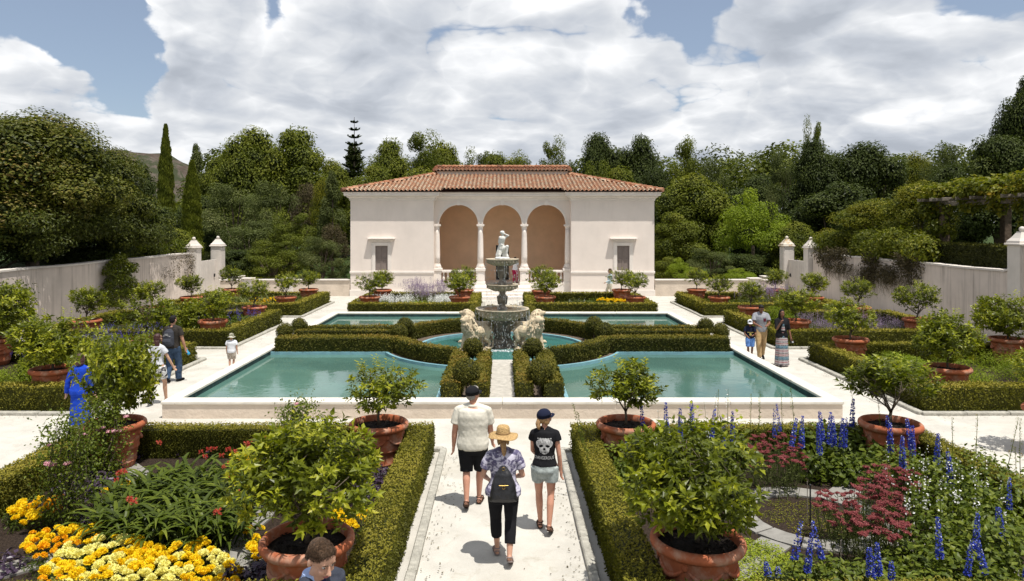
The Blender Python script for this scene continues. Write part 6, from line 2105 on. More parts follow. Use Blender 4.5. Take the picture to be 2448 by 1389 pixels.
# --- climbing roses on iron stakes
def rose(px, py, z, h, label, spread=.42, nfl=10):
    x, y, _ = gp(px, py, z)
    t = thing('climbing_rose', label, 'rose', (x, y, 0), group='climbing roses on iron stakes')
    m = NM(); m.add(*tube([(0, 0, 0), (0, 0, h)], .013, 8)); m.add(*ellipsoid((0, 0, h), .02, 8, 6)); m.obj('stake', M_black, t)
    m = NM(); f = NM()
    pts = []
    for k in range(16):
        a = rs.rand() * 6.3; p = np.array([rs.normal() * .05, rs.normal() * .05, 0.03]); P = [p]
        for i in range(6):
            p = p + np.array([math.cos(a + i * .8) * .09 * spread * 2, math.sin(a + i * .8) * .09 * spread * 2, h * rs.uniform(.12, .22)]); P.append(p)
        m.add(*tube(P, [.007, .006, .006, .005, .004, .003, .002], 5), 0, .2); pts += P[1:]
    for p in pts:
        n = rs.randint(22, 44); Q = p + rs.normal(size=(n, 3)) * [.12, .12, .09]
        add_leaves(f, Q, unit(rdir(n) + [0, 0, -.1]), unit(rdir(n) * .7 + [0, 0, 1]), .05, .032, .45 + .35 * rs.rand(n), shape='fold')
    m.obj('cane_stem', M_bark, t); f.obj('foliage', L_green, t, kind='stuff')
    for k in range(nfl):
        p = pts[rs.randint(len(pts) // 2, len(pts))] + rs.normal(size=3) * .08; p[2] = max(p[2], h * .7)
        link('rose_bloom', rose_me, t, tuple(p), rs.rand() * 6, rs.uniform(.8, 1.2))
    return t


rose_me = pom(P_pink, .035, 40, .8); rose_me.name = 'rose_bloom'
rose(165, 1262, .05, 1.42, 'rose with pink blooms on the nearer of two dark iron stakes', nfl=8)
rose(250, 1150, .05, 1.25, 'rose with pale blooms on the dark iron stake beside the big terracotta pot', nfl=9)
rose(712, 1125, .05, 1.05, 'nearly bare climbing rose behind the large near pot', .3, 3)

# --- other beds
def cover(bed, inset=.5):
    x0, x1, y0, y1 = BEDS[bed]
    return x0 + inset, x1 - inset, y0 + inset, y1 - inset


def field(label, bed, sub_, mat, h, n, L, W, tint=.45, flower=None, fn=0, fh=0, name='leafy_clump', cat='plant', fL=.02):
    """a drift of growth over part of a bed with optional flower haze above"""
    x0, x1, y0, y1 = cover(bed)
    a, b, c_, d = sub_; X0 = x0 + (x1 - x0) * a; X1 = x0 + (x1 - x0) * b; Y0 = y0 + (y1 - y0) * c_; Y1 = y0 + (y1 - y0) * d
    cx, cy = (X0 + X1) / 2, (Y0 + Y1) / 2
    m = NM(); k = 0
    nb = max(4, int((X1 - X0) * (Y1 - Y0) / .35))
    sp = []
    for _ in range(nb):
        x, y = rs.uniform(X0, X1), rs.uniform(Y0, Y1); r = rs.uniform(.3, .5); hh = h * rs.uniform(.7, 1.15); sp.append((x, y, r, hh))
        blob_leaves(m, (x - cx, y - cy, hh * .5 + .04), (r, r, hh * .5), n // nb, L, W, tint + rs.normal() * .07, .25, up=.6, zmin=.03, shell=.45)
    t = thing(name, label, cat, (cx, cy, 0))
    m.obj('foliage', mat, t, kind='stuff')
    if flower:
        f = NM(); per = max(1, fn // nb)
        for x, y, r, hh in sp:
            for _ in range(per):
                px_, py_ = x - cx + rs.normal() * r * .6, y - cy + rs.normal() * r * .6; z = hh * .85 + fh * rs.rand(); q = 7
                Q = np.array([px_, py_, z]) + np.stack([rs.normal(size=q) * .012, rs.normal(size=q) * .012, np.linspace(0, fL * 5, q)], 1)
                add_leaves(f, Q, rdir(q), rdir(q), fL, fL * .7, .3 + .6 * rs.rand(q), shape='diamond')
        f.obj('blossom', flower, t, kind='stuff')
    return t


field('feathery bright green foliage at the near end of the blue salvia bed', 'l2', (.35, .62, .05, .5), L_lime, .5, 7000, .07, .016, .5)
field('pale yellow flowered bush by the pot at the edge of the picture', 'l2', (.45, .72, .55, .95), L_green, .7, 5000, .07, .04, .6, P_lemon, 120, .15)
field('tall bush of blue salvia behind the woman with long hair', 'l2', (.76, 1.0, .35, .75), L_cit, 1.15, 7000, .09, .045, .62, P_violet, 420, .28, 'salvia_bush', 'flowering bush', .024)
field('blue salvia continuing toward the bushy pot', 'l2', (.60, .80, .45, .85), L_cit, .95, 4500, .09, .045, .6, P_violet, 260, .25, 'salvia_bush', 'flowering bush', .024)
field('tall leafy bush with yellow green tips over the hedge behind the backpack', 'l3', (.60, .82, .1, .55), L_cit, 1.35, 6500, .12, .06, .62)
field('violet flowered plants over the hedge behind the small child', 'l3', (.72, 1.0, .25, .95), L_green, .6, 6000, .07, .04, .5, P_violet, 130, .3, 'violet_clump', 'flowering clump', .04)
# litter and fallen leaves along the hedges and in corners of the path
lt_ = NM(); pts_ = []
for k, (x0, x1, y0, y1) in BEDS.items():
    per = 2 * (x1 - x0 + y1 - y0); n_ = int(per * (26 if y0 < 10 else 9))
    for _ in range(n_):
        t_ = rs.rand() * per; d_ = .24 + abs(rs.normal()) * .22
        if t_ < x1 - x0: p_ = (x0 + t_, y0 - d_)
        elif t_ < x1 - x0 + y1 - y0: p_ = (x1 + d_, y0 + t_ - (x1 - x0))
        elif t_ < 2 * (x1 - x0) + y1 - y0: p_ = (x0 + t_ - (x1 - x0) - (y1 - y0), y1 + d_)
        else: p_ = (x0 - d_, y0 + t_ - 2 * (x1 - x0) - (y1 - y0))
        if not (abs(p_[0]) < 7.5 and 15.3 < p_[1] < 31.6): pts_.append((p_[0], p_[1], .012))
pts_ = np.array(pts_); n_ = len(pts_)
add_leaves(lt_, pts_, unit(rdir(n_) * [1, 1, .15]), unit(rdir(n_) * .25 + [0, 0, 1]), .02 + .03 * rs.rand(n_), .016, .2 + .8 * rs.rand(n_), shape='diamond')
o_ = lt_.obj('fallen_leaves', L_brown, None, kind='stuff'); o_['label'] = 'small dry leaves and grit gathered along the kerbs of the pale path'; o_['category'] = 'leaf litter'
field('low green cover in the bed before the streaked wall', 'l3', (.0, .6, .1, .9), L_green, .4, 6000, .08, .045, .4)
strap_clump([(-x, y, .5) for x, y in ((10.2, 36), (10.6, 35.3), (11, 36.4), (12.5, 36), (13, 35), (13.4, 36.5), (11.7, 35.6), (12.2, 34.6))], 420, .75, .05, L_grey, 'iris_clump', 'grey green sword leaved irises in the far bed by the low wall', 'iris clump', .6, .15)
field('low green plants between the irises and the gate', 'l4', (.0, .5, .05, .6), L_green, .4, 4000, .09, .05, .45)
field('big drift of white phlox below the pavilion', 'cl', (.0, .42, .15, .6), L_green, .42, 5000, .08, .045, .55, P_white, 380, .16, 'phlox_drift', 'flowering clump', .05)
field('second drift of white phlox beside the lion and the potted citrus', 'cl', (.62, .95, .2, .65), L_green, .42, 4000, .08, .045, .55, P_white, 330, .16, 'phlox_drift', 'flowering clump', .05)
field('mauve russian sage haze against the pavilion plinth', 'cl', (.28, .78, .55, .95), L_grey, .85, 4500, .07, .03, .7, P_lav, 1100, .55, 'russian_sage', 'flowering bush', .035)
field('upright green stems between the two white phlox drifts', 'cl', (.35, .65, .1, .5), L_lime, .5, 4500, .09, .03, .5, P_red, 30, .1)
field('grey green thyme mounds behind the yellow marigold row', 'cr', (.1, .62, .1, .75), L_grey, .42, 6500, .05, .02, .5, P_white, 20, .05)
field('low foliage at the pavilion side of the marigold bed', 'cr', (.3, 1.0, .6, .95), L_green, .3, 3500, .07, .04, .35)
field('pale russian sage between the pots near the lichen stained pier', 'r4', (.45, .8, .3, .9), L_grey, .75, 4500, .07, .03, .65, P_lav, 800, .5, 'russian_sage', 'flowering bush', .035)
field('green filler at the pavilion end of the far bed', 'r4', (.05, .5, .1, .8), L_green, .38, 4500, .08, .045, .5)
field('tall bright green plumed plant rising beside the family', 'r3', (.08, .22, .5, .9), L_lime, 1.2, 5000, .09, .022, .45, None, 0, 0, 'plumed_plant', 'plant')
field('wide field of mauve lavender in front of the climber wall', 'r3', (.22, 1.0, .12, .92), L_grey, .45, 12000, .07, .016, .6, P_lav, 1500, .22, 'lavender_field', 'lavender', .026)
field('fine green fennel by the hedge next to the man in the grey polo', 'r3', (.0, .2, .2, .6), L_lime, .5, 4000, .06, .012, .35)
field('yellow green bushy plants behind the pot in the silvery bed', 'r2', (.05, .35, .3, .9), L_lime, .45, 8000, .06, .025, .55)
field('silver leaved santolina mounds in the bed by the wall', 'r2', (.5, .85, .05, .45), L_silver, .32, 8000, .05, .014, .55, None, 0, 0, 'santolina', 'plant')
field('small silver mound beside the near terracotta pot', 'r2', (.02, .2, .25, .5), L_silver, .3, 2500, .05, .014, .5, None, 0, 0, 'santolina', 'plant')
field('upright dark green lavender stems behind the silver mounds', 'r2', (.45, 1.0, .45, .95), L_lime, .55, 9000, .09, .014, .40, None, 0, 0, 'leafy_clump', 'plant')

# ------------------------------------------------------------------ people
def skin(name, col):
    return pmat(name, col, .5, .07, 12, bump=.05, bscale=60, spec=.35)


S_fair = skin('fair_skin', (.52, .29, .20)); S_tan = skin('tanned_skin', (.42, .215, .14)); S_lt = skin('light_olive_skin', (.50, .30, .20)); S_brown = skin('brown_skin', (.19, .085, .05))
S_rose = skin('sunburnt_skin', (.50, .25, .17))


def cloth(name, col, var=.06, scale=6, bump=.35, bscale=14, rough=.9, extra=None):
    return pmat(name, col, rough, var, scale, bump=bump, bscale=bscale, spec=.12, extra=extra)


def ex_pattern(cols, scale, sharp=.04, kind='noise', thr=.5, stretch=(1, 1, 1)):
    def f(w, tc, c, bs):
        mp = w.n('ShaderNodeMapping'); w.put(mp.inputs[0], tc); mp.inputs['Scale'].default_value = stretch
        if kind == 'noise': v = w.noise(mp.outputs[0], scale, 3, .6, 1.5)
        else:
            vo = w.n('ShaderNodeTexVoronoi'); w.put(vo.inputs[0], mp.outputs[0]); vo.inputs['Scale'].default_value = scale; v = vo.outputs['Distance']
        return w.mix(w.ramp(v, [(thr - sharp, (0, 0, 0)), (thr + sharp, (1, 1, 1))]), cols[0], cols[1])
    return f


def ex_bands(w, tc, c, bs):
    sep = w.n('ShaderNodeSeparateXYZ', i_0=tc); z = sep.outputs[2]
    f = w.m('FRACT', w.m('MULTIPLY', z, 3.0))
    c = w.ramp(f, [(0, (.30, .10, .10)), (.08, (.34, .30, .30)), (.16, (.10, .09, .10)), (.24, (.38, .34, .34)), (.36, (.28, .10, .11)), (.44, (.36, .33, .33)), (.56, (.06, .06, .07)), (.62, (.07, .15, .20)), (.78, (.10, .21, .27)), (.86, (.06, .05, .06)), (.92, (.38, .35, .35))], 'CONSTANT')
    mp = w.n('ShaderNodeMapping'); w.put(mp.inputs[0], tc); mp.inputs['Scale'].default_value = (1, 1, .4)
    n = w.noise(mp.outputs[0], 70, 2, .6)
    return w.mix(w.ramp(n, [(.5, (0, 0, 0)), (.6, (.6, .6, .6))]), c, (.40, .38, .38))


C_cream = cloth('cream_polo', (.60, .57, .49)); C_black = cloth('black_cloth', (.012, .012, .014)); C_char = cloth('charcoal_tee', (.035, .030, .026))
C_tie = cloth('grey_patterned_blouse', (.3, .3, .4), extra=ex_pattern(((.52, .50, .60), (.10, .09, .16)), 9, .07, stretch=(1, 1, 1.4)))
C_denim = cloth('pale_denim', (.36, .40, .39), .2, 20, extra=ex_spots(.4, (.18, .21, .22), 14, .5, .66)); C_jean = cloth('dark_denim', (.045, .075, .13), .3, 9)
C_white = cloth('white_cotton', (.66, .67, .70)); C_offw = cloth('grey_white_top', (.52, .53, .56)); C_spot = cloth('black_white_print', (.5, .5, .5), extra=ex_pattern(((.72, .72, .72), (.012, .012, .015)), 13, .03, thr=.52))
C_blue = cloth('royal_blue_knit', (.012, .05, .40), .12); C_khaki = cloth('khaki_cotton', (.42, .29, .15)); C_greyp = cloth('grey_polo', (.27, .275, .30), .1)
C_navy = cloth('navy_tee', (.012, .015, .035)); C_swim = cloth('blue_swim_shorts', (.13, .27, .62)); C_dress = cloth('striped_maxi_dress', (.4, .4, .4), extra=ex_bands)
C_pink = cloth('raspberry_trousers', (.32, .02, .07)); C_suit = cloth('blue_grey_suit', (.040, .045, .062), .12, 90, .3, 200); C_sky = cloth('pale_blue_shirt', (.36, .46, .72)); C_tied = cloth('navy_tie', (.015, .02, .06))
C_straw = cloth('straw_hat', (.50, .33, .15), .3, 60, .8, 70); C_strawb = cloth('straw_band', (.30, .19, .09)); C_camo = cloth('mottled_sun_hat', (.3, .3, .25), extra=ex_pattern(((.52, .50, .42), (.16, .15, .10)), 16, .05))
C_plaid = cloth('sand_shorts', (.52, .45, .36), extra=ex_pattern(((.62, .56, .48), (.36, .30, .24)), 10, .08)); C_lightshirt = cloth('pale_aqua_shirt', (.45, .55, .58)); C_sandtr = cloth('sand_trousers', (.58, .53, .42))
C_hatb = cloth('brown_brimmed_hat', (.07, .045, .035))
H_black = pmat('black_hair', (.008, .006, .006), .6, .3, 40, bump=.5, bscale=120, spec=.2); H_brown = pmat('brown_hair', (.075, .042, .022), .5, .35, 60, bump=.6, bscale=160, spec=.35)
H_blond = pmat('blond_hair', (.34, .20, .09), .5, .35, 30, bump=.5, bscale=90, spec=.35); H_grey = pmat('grey_hair', (.25, .23, .21), .6, .3, 60); H_auburn = pmat('dark_auburn_hair', (.045, .014, .012), .4, .4, 30, bump=.4, bscale=90, spec=.4)
M_leather = pmat('black_leather', (.013, .013, .015), .38, .2, 15, bump=.35, bscale=20, spec=.5); M_pack = cloth('grey_nylon', (.045, .048, .06), .15, 8); M_brass = pmat('brass', (.5, .33, .1), .3, .1, 5, metal=1)
M_sandal = cloth('brown_sandal', (.06, .035, .025)); M_blackshoe = cloth('black_shoe', (.015, .015, .016)); M_greysandal = cloth('grey_pink_sandal', (.25, .20, .19))
M_eyew = pmat('eye_white', (.6, .58, .55), .3, .02, 5, spec=.5); M_iris = pmat('dark_iris', (.02, .015, .012), .2, .1, 5, spec=.6); M_lip = skin('lip_skin', (.36, .11, .10)); M_lens = pmat('dark_lens', (.01, .01, .012), .1, .1, 5, spec=.8)
M_bottle = pmat('blue_bottle', (.03, .28, .5), .2, .1, 5, spec=.5); M_print = pmat('grey_print', (.50, .50, .50), .9, .25, 30, spec=.1); M_printd = pmat('pale_letter_print', (.42, .42, .42), .9, .1, 30, spec=.1); M_gold = pmat('gold_print', (.45, .36, .10), .8, .1, 10); M_patch = cloth('maroon_pocket', (.12, .02, .035))


def lerp(a, b, t):
    return tuple(a[i] + (b[i] - a[i]) * t for i in range(3))


def person(label, x, y, face, H=1.72, z=0., build=1., fem=False, stride=.0, arms=((.05, .12, .15), (.05, .12, .15)), skinm=None, voxel=.012,
           lead=1, head=(0, 0), lean=0., hips=1., fing=True, knees=None, **k):
    """face: heading in degrees, 0 = away from the camera (+Y). arms: (swing forward, out, elbow bend) for left and right in radians"""
    s = H / 1.75; t = thing('person', label, 'person', (x, y, z), R(-face))
    J = {}
    sw = (.165 if fem else .195) * s * (1 + (build - 1) * .5); hw = .092 * s * hips
    hipz = .93 * s
    J['hip'] = [np.array([sd * hw, 0, hipz]) for sd in (-1, 1)]
    ft = []
    for i, sd in enumerate((-1, 1)):
        fwd = (stride / 2) * (1 if (i == 0) == (lead < 0) else -1)
        lift = 0 if fwd >= 0 else .06 * min(1, stride / .4)
        ank = np.array([sd * hw * .75, fwd * s, (.085 + lift) * s]); hip = J['hip'][i]
        kn = (hip + ank) / 2 + np.array([sd * .008, (.03 + (.05 if fwd < 0 else .012) * min(1, stride * 3)) * s, .02 * s])
        ft.append((hip, kn, ank, fwd < 0 and stride > .15))
    B = NM(); c = lambda m, a, b, ra, rb: m.add(*capsule(a, b, ra * s, rb * s, 12))
    bw = build
    if fem:
        rings = [(.80, .10, .08, 0), (.88, .155 * hips, .115, -.012), (.96, .162 * hips, .118, -.008), (1.05, .135, .098, 0), (1.13, .122, .092, .004), (1.22, .135, .10, .008), (1.30, .148, .112, .014), (1.38, .15, .095, .0), (1.44, .135, .07, -.008), (1.475, .06, .055, -.008)]
    else:
        rings = [(.80, .10, .08, 0), (.88, .15 * hips, .11, -.01), (.96, .158 * hips, .115, -.006), (1.05, .150, .108, 0), (1.15, .152, .108, .004), (1.26, .168, .115, .006), (1.36, .178, .115, .0), (1.42, .165, .09, -.006), (1.465, .10, .065, -.008), (1.485, .062, .058, -.008)]
    def ringset(inf=0., z0=0, z1=9, wf=lambda z: 1.0):
        out = []
        for zz, rx, ry, cy in rings:
            if z0 - .001 <= zz <= z1 + .001:
                f = wf(zz)
                belly = 1 + (bw - 1) * (1.15 if zz < 1.3 else .5)
                out.append((0, (cy + lean * (zz - .93)) * s, zz * s, (rx * belly + inf) * s * f, (ry * (1 + (bw - 1) * 1.3) + inf) * s * f, .85))
        return out
    B.add(*loft(ringset()))
    nk = np.array([0, (-.008 + lean * .55) * s, 1.47 * s]); hy, hp = head
    hc = nk + np.array([0, .015 * s, .165 * s])
    if hp: hc = hc + np.array([0, .10 * hp * s, -.045 * abs(hp) * s])
    c(B, nk - [0, 0, .03 * s], hc - [0, .01 * s, .06 * s], .056 * (.86 if fem else 1), .050 * (.86 if fem else 1))
    HM = Matrix.Rotation(-R(hy), 4, 'Z') @ Matrix.Rotation(-hp, 4, 'X')
    Hm = np.array(HM)[:3, :3]
    hs_ = .965 * s if H > 1.3 else s * 1.18
    def hp_(v): return hc + Hm @ (np.array(v) * hs_)
    def hell(m, v, r): m.add(*ellipsoid(hp_(v), np.array(r) * hs_, 16, 11, HM))
    hell(B, (0, -.012, .03), (.076, .096, .092)); hell(B, (0, .025, -.035), (.058, .068, .078)); hell(B, (0, .050, -.083), (.034, .032, .026)); hell(B, (0, .07, .045), (.058, .026, .04))
    B.add(*tube([hp_((0, .094, .022)), hp_((0, .106, -.004)), hp_((0, .118, -.024)), hp_((0, .10, -.036))], np.array([.009, .012, .016, .010]) * hs_, 8))
    for sd in (-1, 1):
        hell(B, (sd * .080, -.004, -.004), (.010, .020, .032)); hell(B, (sd * .036, .080, -.020), (.022, .018, .022)); hell(B, (sd * .03, .092, .036), (.022, .008, .008)); hell(B, (sd * .012, .108, -.028), (.009, .009, .008))
    hell(B, (0, .092, -.050), (.024, .012, .009)); hell(B, (0, .088, -.062), (.020, .012, .009))
    for sd in (-1, 1):
        c(B, nk + [sd * .035 * s, 0, -.01 * s], np.array([sd * sw * .9, (lean * .5 - .006) * s, 1.415 * s]), .050, .048)
    # arms
    J['arm'] = []
    for i, sd in enumerate((-1, 1)):
        a_sw, a_out, a_b = arms[i][:3]; inw = arms[i][3] if len(arms[i]) > 3 else 0
        sh = np.array([sd * sw, (lean * .5 - .006) * s, 1.405 * s])
        u = unit(np.array([sd * math.sin(a_out), math.sin(a_sw), -math.cos(a_sw) * math.cos(a_out)])); el = sh + u * .285 * s
        th = a_sw + a_b
        f = unit(np.array([sd * math.sin(a_out) * .6 - sd * math.sin(inw), math.sin(th) * math.cos(inw), -math.cos(th)])); wr = el + f * .25 * s
        J['arm'].append((sh, el, wr, f, sd))
        kk = (.86 if fem else 1) * (1 + (bw - 1) * .6)
        c(B, sh - [sd * .03 * s, 0, .01 * s], sh, .055 * kk, .056 * kk); c(B, sh, lerp(sh, el, .5), .054 * kk, .047 * kk); c(B, lerp(sh, el, .5), el, .047 * kk, .038 * kk)
        c(B, el, lerp(el, wr, .35), .039 * kk, .039 * kk); c(B, lerp(el, wr, .35), wr, .039 * kk, .026)
        # hand
        side = unit(np.cross(f, [sd, 0.0, 0.001])) ; fw = unit(np.cross([0, 0, 1.0], [1, 0, 0])) ; 
        side = unit(np.array([0, 1, 0]) - f * f[1]) if abs(f[1]) < .9 else np.array([0, 0, 1.0])
        nrm = np.cross(side, f)
        pc = wr + f * .045 * s
        c(B, wr + side * .008 * s, pc + side * .016 * s + f * .03 * s, .022, .021); c(B, wr - side * .008 * s, pc - side * .016 * s + f * .03 * s, .022, .020)
        for q, (o_, L_) in enumerate(((.030, .072), (.011, .080), (-.009, .075), (-.028, .060))):
            p0 = pc + side * o_ * s + f * .030 * s; d1 = unit(f - nrm * sd * .22); d2 = unit(f - nrm * sd * .75)
            p1 = p0 + d1 * L_ * .5 * s; p2 = p1 + d2 * L_ * .5 * s
            B.add(*tube([p0, p1, p2], np.array([.0105, .0098, .0085]) * s, 8))
        p0 = wr + side * .026 * s + f * .02 * s; p1 = p0 + unit(side * .8 + f * .6 - nrm * sd * .3) * .035 * s; p2 = p1 + unit(f - nrm * sd * .4) * .03 * s
        B.add(*tube([p0, p1, p2], np.array([.013, .0115, .0095]) * s, 8))
    J['foot'] = []
    for i, (hip, kn, ank, up) in enumerate(ft):
        kk = (1.04 if fem else 1) * (1 + (bw - 1) * .35)
        c(B, hip - [0, 0, -.02 * s], lerp(hip, kn, .45), .088 * kk, .072 * kk); c(B, lerp(hip, kn, .45), kn, .072 * kk, .051 * kk)
        c(B, kn, lerp(kn, ank, .32) + np.array([0, -.012 * s, 0]), .050 * kk, .052 * kk); c(B, lerp(kn, ank, .32) + np.array([0, -.012 * s, 0]), ank, .052 * kk, .032)
        sd = (-1, 1)[i]
        if up: toe = ank + np.array([sd * .02, .13 * s, -.115 * s]); heel = ank + np.array([0, -.035 * s, .0])
        else: toe = ank + np.array([sd * .03 * s, .165 * s, -.058 * s]); heel = ank + np.array([0, -.045 * s, -.045 * s])
        toe[2] = max(toe[2], .022 * s)
        c(B, heel, lerp(heel, toe, .55), .030, .032); c(B, lerp(heel, toe, .5) + np.array([0, 0, .008 * s]), toe, .034, .020); c(B, ank, heel, .033, .028); c(B, ank, lerp(heel, toe, .5), .033, .03)
        J['foot'].append((heel, toe, ank, up))
    if k.get('bottle'):
        pass
    fused('body', B, voxel, skinm or S_fair, t, 1)
    # eyes and mouth
    if k.get('faceon', True):
        e = NM(); e2 = NM()
        for sd in (-1, 1):
            e.add(*ellipsoid(hp_((sd * .031, .083, .016)), np.array((.0125, .011, .0058)) * hs_, 10, 7, HM), smooth=True)
            e2.add(*ellipsoid(hp_((sd * .031, .0925, .015)), np.array((.0055, .004, .0055)) * hs_, 8, 5, HM), smooth=True)
        eo = e.obj('eyes', M_eyew, t); e2.obj('iris', M_iris, eo)
        e = NM()
        for sd in (-1, 1): e.add(*tube([hp_((sd * .014, .1015, .036)), hp_((sd * .032, .101, .043)), hp_((sd * .050, .090, .037))], np.array([.0035, .0045, .002]) * hs_, 6))
        e.obj('eyebrows', k.get('hairm', H_black), t)
        e = NM().add(*tube([hp_((-.024, .094, -.056)), hp_((-.010, .105, -.055)), hp_((.010, .105, -.055)), hp_((.024, .094, -.056))], np.array([.002, .0055, .0055, .002]) * hs_, 6), smooth=True)
        e.obj('mouth', M_lip, t)
    return t, J, s, dict(ring=ringset, hp=hp_, HM=HM, hs=hs_, hc=hc, vox=voxel, sw=sw, ft=ft, hw=hw, s=s, fem=fem, bw=bw)


def wrk(a, f=14, seed=0.):
    return lambda V: a * wob(V * [1, 1, .55], f, seed) + a * .6 * wob(V, f * 2.3, seed + 2)


def shirt(P, mat, name='shirt', z0=.92, z1=1.47, sleeve=.55, inf=.018, flare=.0, sl_r=.062, neck=True, wrinkle=.004, longs=False):
    t, J, s, D = P; m = NM()
    rg = D['ring'](inf, .80, 1.47, lambda z: 1 + flare * max(0, (1.15 - z)) * 3)
    # resample from z0 upward
    zs = [r[2] for r in rg]; out = []
    for zz in np.linspace(z0 * s, min(z1, 1.465) * s, 26):
        out.append(tuple(np.interp(zz, zs, [r[q] for r in rg]) if q != 2 else zz for q in range(6)))
    if z1 > 1.46: out[-1] = (out[-1][0], out[-1][1], out[-1][2], .082 * s, .074 * s, 1)
    m.add(*loft(out, 28))
    for sh, el, wr, f, sd in J['arm']:
        if z1 > 1.46: m.add(*capsule(np.array([sd * .04 * s, (-.010) * s, 1.462 * s]), np.array(sh) + [-sd * .01 * s, 0, .008 * s], .062 * s * D['bw'] ** .5, .061 * s * D['bw'] ** .5))
    for sh, el, wr, f, sd in J['arm']:
        sh = np.array(sh); el = np.array(el); wr = np.array(wr)
        if longs:
            m.add(*tube([sh - [sd * .05 * s, 0, 0], sh, (sh + el) / 2, el, (el + wr) / 2, wr], np.maximum(np.array([.06, sl_r, sl_r * .93, sl_r * .82, sl_r * .78, sl_r * .68]), [.05, .06, .058, .052, .052, .040]) * s, 14))
        else:
            e = sh + (el - sh) * sleeve; m.add(*tube([sh - [sd * .055 * s, 0, -.005 * s], sh, sh + (e - sh) * .5, e], np.array([.056, .060 * (D['bw'] ** .6), sl_r * .98, sl_r * 1.02]) * s, 14))
    return fused(name, m, D['vox'] * .9, mat, t, 1, disp=wrk(wrinkle, 13, s))


def trousers(P, mat, name='trousers', end=1.0, z1=1.0, inf=.012, w0=1.0, w1=1.0, wrinkle=.003, skirt=False):
    """end: 0 hip, .5 knee, 1 ankle"""
    t, J, s, D = P; m = NM()
    rg = D['ring'](inf + .004, .80, 1.15); rg = [(*rg[0][:2], .775 * s, rg[0][3] * 1.15, rg[0][4] * 1.1, .85)] + rg; zs = [r[2] for r in rg]
    out = [tuple(np.interp(zz, zs, [r[q] for r in rg]) if q != 2 else zz for q in range(6)) for zz in np.linspace(.785 * s, z1 * s, 8)]
    out = [(a_, b_, z_, rx_ * (.955 if z_ > .91 * s else 1), ry_ * (.955 if z_ > .91 * s else 1), p_) for a_, b_, z_, rx_, ry_, p_ in out]
    m.add(*loft(out, 24))
    for hip, kn, ank, up in D['ft']:
        pts = [np.array(hip) + [0, 0, .02], lerp(hip, kn, .33), lerp(hip, kn, .66), kn, lerp(kn, ank, .35), lerp(kn, ank, .7), np.array(ank) + [0, 0, -.01]]
        rad = np.array([.093, .088, .075, .062, .062, .052, .05]) * (1 + (D['bw'] - 1) * .4) + inf * .6
        rad *= np.linspace(w0, w1, 7)
        tt = np.linspace(0, 1, 7); L = np.cumsum([0] + [np.linalg.norm(np.array(pts[i + 1]) - pts[i]) for i in range(6)]); L /= L[-1]
        q = np.linspace(0, end, 8)
        PP = np.stack([np.interp(q, L, [p[i] for p in pts]) for i in range(3)], 1)
        m.add(*tube(PP, np.interp(q, L, rad) * s, 16))
    return fused(name, m, D['vox'] * .9, mat, t, 1, disp=wrk(wrinkle, 11, s + 1))


def shoes(P, mat, sandal=False):
    t, J, s, D = P
    for heel, toe, ank, up in J['foot']:
        m = NM(); heel = np.array(heel); toe = np.array(toe); ank = np.array(ank)
        dz = np.array([0, 0, -.024 * s])
        if sandal:
            m.add(*tube([heel + dz + [0, -.02 * s, 0], (heel + toe) / 2 + dz, toe + dz + [0, .02 * s, 0]], np.array([.036, .042, .036]) * s, 12, flat=.25))
            for a in (.42, .72):
                p = heel + (toe - heel) * a; w = .040 * s
                m.add(*tube([p + [-w, 0, -.015 * s], p + [-w * .8, 0, .022 * s], p + [0, 0, .040 * s], p + [w * .8, 0, .022 * s], p + [w, 0, -.015 * s]], .0085 * s, 6))
            q = ank + [0, 0, .0]
            m.add(*tube([q + np.array([math.cos(a) * .040, math.sin(a) * .042, 0]) * s for a in np.linspace(0, 2 * PI, 13)], .007 * s, 6))
            m.add(*tube([heel + [-.032 * s, .02 * s, -.01 * s], heel + [-.02 * s, -.03 * s, .03 * s], heel + [.02 * s, -.03 * s, .03 * s], heel + [.032 * s, .02 * s, -.01 * s]], .008 * s, 6))
            m.obj('sandal', mat, t)
        else:
            m.add(*capsule(heel + [0, -.006 * s, 0], (heel + toe) / 2, .040 * s, .044 * s)); m.add(*capsule((heel + toe) / 2, toe + [0, .012 * s, 0], .044 * s, .032 * s)); m.add(*capsule(ank + [0, 0, -.01 * s], heel, .042 * s, .04 * s)); m.add(*capsule(ank + [0, 0, -.02 * s], (heel + toe) / 2, .040 * s, .038 * s))
            fused('shoe', m, .009, mat, t, 1)


def hair(P, mat, style='short', L=.3):
    t, J, s, D = P; m = NM(); hp = D['hp']; hs_ = D['hs']; HM = D['HM']
    def E(v, r): m.add(*ellipsoid(hp(v), np.array(r) * hs_, 16, 11, HM))
    E((0, -.018, .046), (.082, .098, .086)); E((0, -.045, .0), (.079, .070, .082))
    if style == 'short':
        E((0, .045, .098), (.060, .045, .032))
    else:
        for sd in (-1, 1): E((sd * .062, -.01, -.02), (.026, .05, .08))
        if style == 'pony':
            m.add(*tube([hp((0, -.10, .0)), hp((0, -.125, -.07)), hp((.01, -.12, -.07 - L * .5)), hp((.0, -.10, -.07 - L))], np.array([.03, .038, .03, .008]) * s, 10))
        elif style == 'bob':
            E((0, -.035, -.05), (.098, .080, .10)); E((0, -.05, -.10), (.10, .07, .06))
        else:
            m.add(*loft([(*hp((0, -.065, -.05 - L * q))[:2], hp((0, 0, -.05 - L * q))[2], (.086 - .03 * q + .035 * math.sin(q * 3)) * s, (.048 - .018 * q) * s) for q in np.linspace(1, 0, 8)], 18))
    f = fused('hair', m, .008, mat, t, 1, disp=lambda V: .0035 * wob(V * [2.2, 2.2, .35], 26))
    return f


